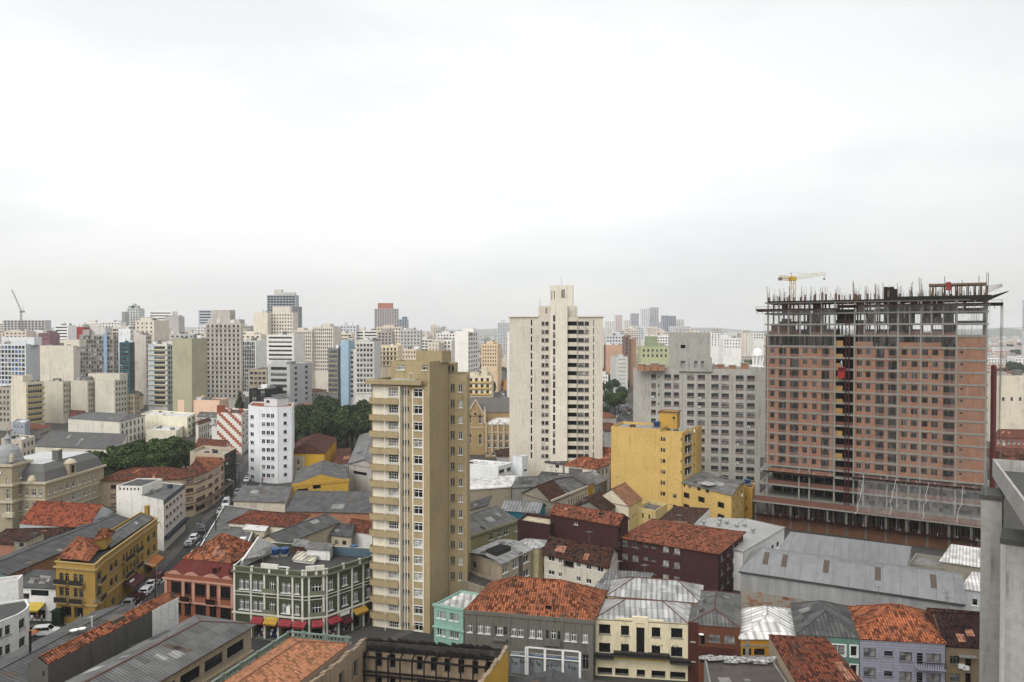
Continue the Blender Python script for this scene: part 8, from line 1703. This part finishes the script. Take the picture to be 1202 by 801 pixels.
PAINTS = {k: plain('car_' + k, v, .25, 0, .5) for k, v in dict(white=(.70, .70, .70), silver=(.36, .37, .38), red=(.30, .012, .015), black=(.015, .015, .017), grey=(.12, .125, .13), maroon=(.13, .012, .02), orange=(.5, .14, .02), blue=(.04, .08, .2)).items()}
def heading(p, line):
    best = min(range(len(line) - 1), key=lambda i: (Vector(line[i]) + Vector(line[i + 1])).length and ((Vector(line[i]) + Vector(line[i + 1])) / 2 - p).length); d = Vector(line[best + 1]) - Vector(line[best]); return atan2(d.y, d.x)
for px, py, kind, col_, lb in ((176.5, 686, 'sedan', 'white', 'white car parked on the left street, upper of two white ones below the maroon awning'), (169.5, 694, 'hatch', 'white', 'white hatchback parked on the left street just above a dark red car'), (184, 677, 'hatch', 'red', 'bright red car at the head of the parked row on the left street'), (159.5, 702, 'hatch', 'maroon', 'dark red car in the parked row by the ochre-yellow corner house'), (149.5, 708.5, 'sedan', 'silver', 'silver car at the lower end of the parked row by the corner house'),
        (226.5, 632, 'suv', 'white', 'white estate car beside the narrow pale office block'), (221, 638, 'hatch', 'silver', 'silver hatchback just behind the white estate by the pale office block'), (264, 592, 'van', 'white', 'white van driving down the left street below the white faceted tower'), (258, 600, 'hatch', 'silver', 'silver-white hatchback in front of the white van'), (271, 586.5, 'hatch', 'black', 'black car behind the white van on the left street'), (278, 578.5, 'suv', 'silver', 'silver car past the black one on the left street'), (282, 573, 'sedan', 'grey', 'dark grey car further up the left street beyond the silver one'), (286, 568.5, 'hatch', 'black', 'small black car far up the left street by the white faceted tower'), (288.5, 563.5, 'sedan', 'white', 'white car farthest up the left street'), (236, 622, 'sedan', 'grey', 'grey car alone near the street row parapet'),
        (50, 743, 'suv', 'white', 'white car parked before the low white shop'), (37, 741, 'sedan', 'black', 'black car left of the white car before the low white shop')):
    p = roofpt(px, py, .8); hd_ = heading(p, STREET) if px > 100 else radians(12); car_proto(kind, PAINTS[col_], lb, (p.x, p.y, .012), hd_ + (pi if px > 250 else 0), None)
rc = random.Random(8); proto = {c_: car_proto(('hatch', 'sedan', 'suv')[i % 3], PAINTS[c_], 'small car in the traffic of the avenue right of the cream slit tower', (62 + 2.9 * (i % 4), 385 + 9 * i, .012), pi / 2, 'avenue traffic') for i, c_ in enumerate(('white', 'silver', 'red', 'black', 'grey'))}
for k in range(64):
    lane = rc.choice((61.8, 64.9, 68, 71.1, 74.2, 76.6)); y = 372 + k * 6.4 + rc.uniform(-2, 2); copy_tree(proto[rc.choice(list(proto))], (lane + rc.uniform(-.3, .3), y, .012), pi / 2 if lane > 69 else -pi / 2)
for k in range(26):
    y = 455 + k * 17 + rc.uniform(-4, 4); x = -3 - 28 * (y - 430) / 720; copy_tree(proto[rc.choice(list(proto))], (x + rc.choice((-4.6, -1.6, 1.6, 4.6)), y, .012), pi / 2, 'small car in the traffic of the far street left of the cream slit tower')['group'] = 'far street traffic'
# ------------------------------------------------------------------ people before the white shop
SKIN = plain('skin', (.36, .20, .13), .6); HAIR = plain('hair', (.03, .02, .015), .8)
def person(x, y, rz, shirt, trousers, label, step=.12):
    o = empty('person', (x, y, .13), label, 'person'); o.rotation_euler = (0, 0, rz); me = bpy.data.meshes.new('body')
    V = [(0, 0, .95), (0, 0, 1.18), (0, 0, 1.40), (0, 0, 1.50), (0, .01, 1.60), (0, .01, 1.70), (.19, 0, 1.39), (.25, 0, 1.12), (.24, .08, .88), (-.19, 0, 1.39), (-.25, 0, 1.12), (-.24, .06, .88), (.10, 0, .90), (.11, step, .50), (.11, step * .6, .08), (.11, step * .6 + .14, .04), (-.10, 0, .90), (-.11, -step, .50), (-.11, -step * 1.6, .08), (-.11, -step * 1.6 + .14, .04)]
    Rr = [.15, .14, .15, .06, .095, .08, .07, .048, .035, .07, .048, .035, .10, .07, .05, .04, .10, .07, .05, .04]
    E = [(0, 1), (1, 2), (2, 3), (3, 4), (4, 5), (2, 6), (6, 7), (7, 8), (2, 9), (9, 10), (10, 11), (0, 12), (12, 13), (13, 14), (14, 15), (0, 16), (16, 17), (17, 18), (18, 19)]
    me.from_pydata(V, E, []); ob = bpy.data.objects.new('body', me); COL.objects.link(ob); ob.parent = o; ob.modifiers.new('skin', 'SKIN'); sub = ob.modifiers.new('sub', 'SUBSURF'); sub.levels = sub.render_levels = 1
    sv = me.skin_vertices[0].data
    for i, r in enumerate(Rr): sv[i].radius = (r, r * .8 if i in (0, 1, 2) else r)
    sv[0].use_root = True; m, t, p = nodes_of('clothed_figure'); w = NT(t); z = w.n('ShaderNodeSeparateXYZ', {0: w.n('ShaderNodeTexCoord').outputs['Object']}).outputs['Z']
    w.link(w.mix(w.math('GREATER_THAN', z, 1.46), w.mix(w.math('GREATER_THAN', z, .93), trousers, shirt), (.36, .20, .13)), p.inputs['Base Color']); me.materials.append(m)
    mb = MB(); mb.lathe([(.10, 1.62), (.108, 1.70), (.085, 1.78), (0, 1.815)], (0, -.005, 0), HAIR, 12); child(mb, 'hair', o, uv=False); return o
for px, py, sh, tr, lb in ((34, 729, (.60, .60, .60), (.05, .05, .08), 'person in a white shirt walking left of the yellow awning'), (45.5, 729, (.55, .55, .57), (.03, .03, .035), 'person in a pale grey top under the yellow awning'), (91.5, 728, (.50, .50, .50), (.08, .08, .1), 'person in light clothes by the arcade of the ochre-yellow corner house'), (40, 728.5, (.12, .03, .03), (.04, .04, .05), 'person in a dark red top between two pale dressed ones')):
    p = roofpt(px, py, .9); person(p.x, p.y, random.uniform(0, 6), sh, tr, lb)
for k in range(14):
    y = 131 + k * 8.6 + random.uniform(-2, 2); i = next(i for i in range(len(STREET) - 1) if STREET[i][1] <= y <= STREET[i + 1][1]); (ax, ay), (bx, by) = STREET[i], STREET[i + 1]
    sh = random.choice(((.5, .5, .5), (.1, .1, .15), (.35, .05, .05), (.08, .12, .3), (.4, .35, .2))); person(ax + (bx - ax) * (y - ay) / (by - ay) + random.choice((-5.1, 5.0)), y, random.uniform(0, 6), sh, (.04, .04, .06), 'tiny figure walking on a pavement of the left street')['group'] = 'pedestrians on the left street'
p = roofpt(65, 729, .9); k = empty('kiosk', (p.x, p.y, .13), 'dark green kiosk box at the corner of the ochre-yellow house', 'kiosk'); DG = plain('dark_green', (.02, .07, .035), .6)
mb = MB(); mb.box((-.8, -.6, 0), (.8, .6, 2.2), DG); child(mb, 'body', k); mb = MB(); mb.box((-1, -.8, 2.2), (1, .8, 2.4), DG); mb.box((-.6, -.5, 2.4), (.6, .5, 2.6), DG); child(mb, 'roof', k)
p = roofpt(34, 749, 1.2); k = empty('market_umbrella', (p.x, p.y, .01), 'small orange street umbrella near the black car, bottom left', 'umbrella')
mb = MB(); mb.tube((0, 0, 0), (0, 0, 2.3), .03, STEEL); child(mb, 'pole', k); mb = MB(); mb.lathe([(1.1, 1.75), (.6, 2.1), (0, 2.3)], (0, 0, 0), PAINTS['orange'], 8); child(mb, 'canopy', k)
# ------------------------------------------------------------------ street lamps and poles
def lamp(x, y, rz, h, label, group):
    o = empty('street_lamp', (x, y, .1), label, 'street lamp', group); o.rotation_euler = (0, 0, rz); mb = MB(); mb.tube((0, 0, 0), (0, 0, h), .12, STEEL, 8, .07); child(mb, 'pole', o, uv=False)
    mb = MB(); mb.tube((0, 0, h - .1), (1.6, 0, h + .35), .05, STEEL); child(mb, 'arm', o, uv=False); mb = MB(); mb.box((1.4, -.13, h + .27), (2.1, .13, h + .42), GREYF); child(mb, 'lamp_head', o, uv=False); return o
l0 = lamp(-79.0, 205, pi, 9, 'grey street lamp on the pavement of the left street', 'street lamps on the left street')
for x, y in ((-64.6, 131), (-67.2, 158), (-86.2, 230), (-92, 247)): copy_tree(l0, (x, y, .1), pi)
l1 = lamp(58.5, 400, 0, 10, 'grey lamp post on the kerb of the avenue', 'lamp posts on the avenue')
for k in range(8): copy_tree(l1, (58.5 if k % 2 else 79.3, 420 + 25 * k, .1), 0 if k % 2 else pi)
for k, (x, y, a) in enumerate(((-63.4, 128, 0), (-65.6, 146, 1), (-69.0, 168, 2), (-76.3, 196, 3), (-84, 222, 4))):   # timber poles with sagging wires down the left street
    o = empty('utility_pole', (x, y, .13), 'dark utility pole carrying sagging wires along the left street', 'utility pole', 'utility poles on the left street'); mb = MB(); mb.tube((0, 0, 0), (0, 0, 8.6), .15, FORM, 8, .11); child(mb, 'pole', o, uv=False); mb = MB(); mb.box((-1, -.07, 7.9), (1, .07, 8.05), FORM); mb.box((-.6, -.07, 7.1), (.6, .07, 7.22), FORM); child(mb, 'crossarm', o, uv=False)
PL = [(-60, 117), (-63.4, 128), (-65.6, 146), (-69.0, 168), (-76.3, 196), (-84, 222), (-90, 240)]; mb = MB()
for (ax, ay), (bx, by) in zip(PL, PL[1:]):
    for dx, z in ((-.9, 8.15), (-.3, 8.15), (.4, 8.15), (.9, 8.15), (-.4, 7.3), (.4, 7.3)):
        prev = None
        for j in range(7): f = j / 6; p = Vector((ax + (bx - ax) * f + dx, ay + (by - ay) * f, z - 2.2 * f * (1 - f))); (mb.tube(prev, p, .022, FORM, 3) if prev is not None else None); prev = p
tag(mb.obj('overhead_wires', off=(-70, 165, 8), uv=False), 'bundle of sagging black wires strung between the poles of the left street', 'wires')
# ------------------------------------------------------------------ low houses of the distant blocks, and the city behind them
WALLS = [wall(c_, .3) for c_ in ((.58, .55, .49), (.50, .44, .35), (.62, .61, .58), (.44, .42, .39), (.55, .45, .30), (.40, .36, .32))]; ROOFS = [RUST_T, FRESH_T, CORR, CORR_L, BROWN_T, RED_T]
occ = []
for o in bpy.data.objects:
    if o.get('category') and o.type == 'EMPTY' and o.children and any(ch.name.startswith(('wall', 'corner_wall', 'base')) for ch in o.children):
        xs_ = [v for ch in o.children if ch.type == 'MESH' and 'wall' in ch.name for v in ((ch.data.vertices[i].co.x + o.location.x, ch.data.vertices[i].co.y + o.location.y) for i in range(0, len(ch.data.vertices), max(1, len(ch.data.vertices) // 40)))]
        if xs_: occ.append((min(a for a, b in xs_) - 1, max(a for a, b in xs_) + 1, min(b for a, b in xs_) - 1, max(b for a, b in xs_) + 1))
def free(x, y, r):
    if any(a - r < x < b + r and c_ - r < y < d_ + r for a, b, c_, d_ in occ): return False
    if 55 - r < x < 83 + r and y < 1100: return False
    if y > 400 and abs(x - (-3 - 28 * (y - 430) / 720)) < 10 + r: return False
    for (ax, ay), (bx, by) in zip(STREET, STREET[1:]):
        if ay - 3 < y < by + 3 and abs(x - (ax + (bx - ax) * (y - ay) / (by - ay))) < 7.5 + r: return False
    for tx, ty in TREES:
        if hypot(tx - x, ty - y) < 5 + r: return False
    return True
TREES = [(o.location.x, o.location.y) for o in bpy.data.objects if o.name.startswith(('tree', 'conifer'))]
r = random.Random(77); n = 0; tries = 0
protos = []
for i in range(18):
    w_, d_, h_ = r.uniform(9, 18), r.uniform(9, 15), r.choice((4.5, 6.5, 7.5, 9, 10)); wm = r.choice(WALLS); rm = r.choice(ROOFS); W_ = MB(); R_ = MB(); a, b = w_ / 2, d_ / 2
    pts_ = [(-a, -b), (a, -b), (a, b), (-a, b)]; W_.prism(pts_, 0, h_, wm, bottom=False); g_ = glass(1)
    k = 0
    for fz in range(max(1, int(h_ / 3.2))):
        for j in range(int(w_ / 2.6)):
            x = -a + 1 + j * 2.6; z = 1 + fz * 3.2
            W_.box((x, -b - .03, z), (x + 1.2, -b + .1, z + 1.4), g_)
    if rm in (CORR, CORR_L) and i % 2: R_.prism(pts_, h_ + .01, h_ + .5, rm, bottom=False)
    else:
        rise = r.uniform(1.4, 2.6); e = .5; q_ = [(-a - e, -b - e, h_), (a + e, -b - e, h_), (a + e, b + e, h_), (-a - e, b + e, h_)]; hd = min(a, b) * r.choice((.02, .9)); r0, r1 = (-a - e + hd, 0, h_ + rise), (a + e - hd, 0, h_ + rise)
        R_.face([q_[0], q_[1], r1, r0], rm); R_.face([q_[2], q_[3], r0, r1], rm); R_.face([q_[1], q_[2], r1], rm); R_.face([q_[3], q_[0], r0], rm); R_.face(list(reversed(q_)), rm)
    protos.append((W_.mesh('wall'), R_.mesh('roof'), max(w_, d_) / 2))
while n < 295 and tries < 60000:
    tries += 1; d_ = 235 + 620 * r.random() ** .85; px = r.uniform(-120, 1300); v = ray(px, d_); me_w, me_r, rad = r.choice(protos)
    if px > 905 and d_ < 300 and px < 1150: continue
    if not free(v.x, v.y, rad * .8): continue
    occ.append((v.x - rad * .7, v.x + rad * .7, v.y - rad * .7, v.y + rad * .7)); o = empty('low_house', (v.x, v.y, 0), 'small low house among the distant blocks, only a few pixels tall', 'house', 'low houses of the distant blocks'); o.rotation_euler = (0, 0, r.uniform(-.3, .3) + r.choice((0, pi / 2, pi, -pi / 2)))
    for me, nm in ((me_w, 'wall'), (me_r, 'roof')): c_ = bpy.data.objects.new(nm, me); COL.objects.link(c_); c_.parent = o
    n += 1
mb = MB(); fw_ = [wall(c_, .15) for c_ in ((.60, .58, .55), (.52, .47, .42), (.66, .65, .63), (.42, .41, .40), (.58, .46, .36))]; fr_ = [plain('far_tile', (.34, .14, .08), .9), plain('far_grey_roof', (.30, .30, .29), .9), plain('far_white_roof', (.55, .55, .53), .9)]; fg_ = plain('far_window', (.09, .09, .095), .5)
for k in range(6400):
    d_ = 700 + 4300 * r.random() ** 1.5; px = r.uniform(-260, 1460); v = ray(px, d_)
    if 50 < v.x < 88 and d_ < 1100: continue
    if not free(v.x, v.y, 8): continue
    w_, q_ = r.uniform(10, 26), r.uniform(8, 20); dense = (px < 520 or 640 < px < 850); h_ = r.choice((5, 6, 7, 8, 9, 11, 14)) if r.random() < .75 or d_ < 800 else r.uniform(14, 30 if dense else 20)
    if d_ > 1300 and dense and r.random() < .16: h_ = r.uniform(26, 50); w_, q_ = r.uniform(12, 20), r.uniform(12, 18)
    an = r.uniform(-.3, .3); ca, sa = cos(an), sin(an); P_ = [(v.x + x * ca - y * sa, v.y + x * sa + y * ca) for x, y in ((-w_ / 2, -q_ / 2), (w_ / 2, -q_ / 2), (w_ / 2, q_ / 2), (-w_ / 2, q_ / 2))]; m_ = r.choice(fw_); mb.prism(P_, 0, h_, m_, top=False, bottom=False)
    rm = r.choice((0, 0, 1, 1, 2)) if h_ < 12 else r.choice((1, 2))
    if rm == 0:
        c0 = ((P_[0][0] + P_[3][0]) / 2, (P_[0][1] + P_[3][1]) / 2, h_ + 2.4); c1 = ((P_[1][0] + P_[2][0]) / 2, (P_[1][1] + P_[2][1]) / 2, h_ + 2.4); z3 = lambda p: (p[0], p[1], h_)
        mb.face([z3(P_[0]), z3(P_[1]), c1, c0], fr_[0]); mb.face([z3(P_[2]), z3(P_[3]), c0, c1], fr_[0]); mb.face([z3(P_[1]), z3(P_[2]), c1], m_); mb.face([z3(P_[3]), z3(P_[0]), c0], m_)
    else: mb.face([(p[0], p[1], h_) for p in P_], fr_[rm])
    if h_ > 9:                                         # window rows
        A_ = Vector(P_[0]); B_ = Vector(P_[1]); dd = (B_ - A_); Ln = dd.length; dd.normalize(); nn = Vector((dd.y, -dd.x)) * .06; z = h_ - 2.4; cnt = max(2, int(Ln / 3.2))
        while z > 2:
            for j in range(cnt):
                u = Ln * (j + .25) / cnt; p, q2 = A_ + dd * u + nn, A_ + dd * (u + Ln * .5 / cnt) + nn; mb.face([(*p, z), (*q2, z), (*q2, z + 1.4), (*p, z + 1.4)], fg_)
            z -= 3.1
tag(mb.obj('distant_city'), kind='stuff')
mb = MB()
for k in range(2600):                                  # far-off greenery between the houses
    d_ = 600 + 4600 * r.random() ** 1.1; px = r.uniform(-30, 1240); v = ray(px, d_)
    if px < 520 and r.random() < .6: continue
    if 50 < v.x < 88 and d_ < 1100: continue
    s = r.uniform(3, 6.5)
    for j in range(14):
        u = Vector((r.gauss(0, 1), r.gauss(0, 1), abs(r.gauss(0, 1)))).normalized(); p = Vector((v.x, v.y, 5.5)) + Vector((u.x * s, u.y * s, u.z * s * .85 - 1)); a = u.orthogonal().normalized(); b = u.cross(a); l = s * .55
        mb.face([p - a * l - b * l * .6, p + a * l * .3 - b * l, p + a * l + b * l * .5, p - a * l * .4 + b * l], LEAF if j % 2 else LEAF2)
tag(mb.obj('distant_woods', uv=False), kind='stuff')
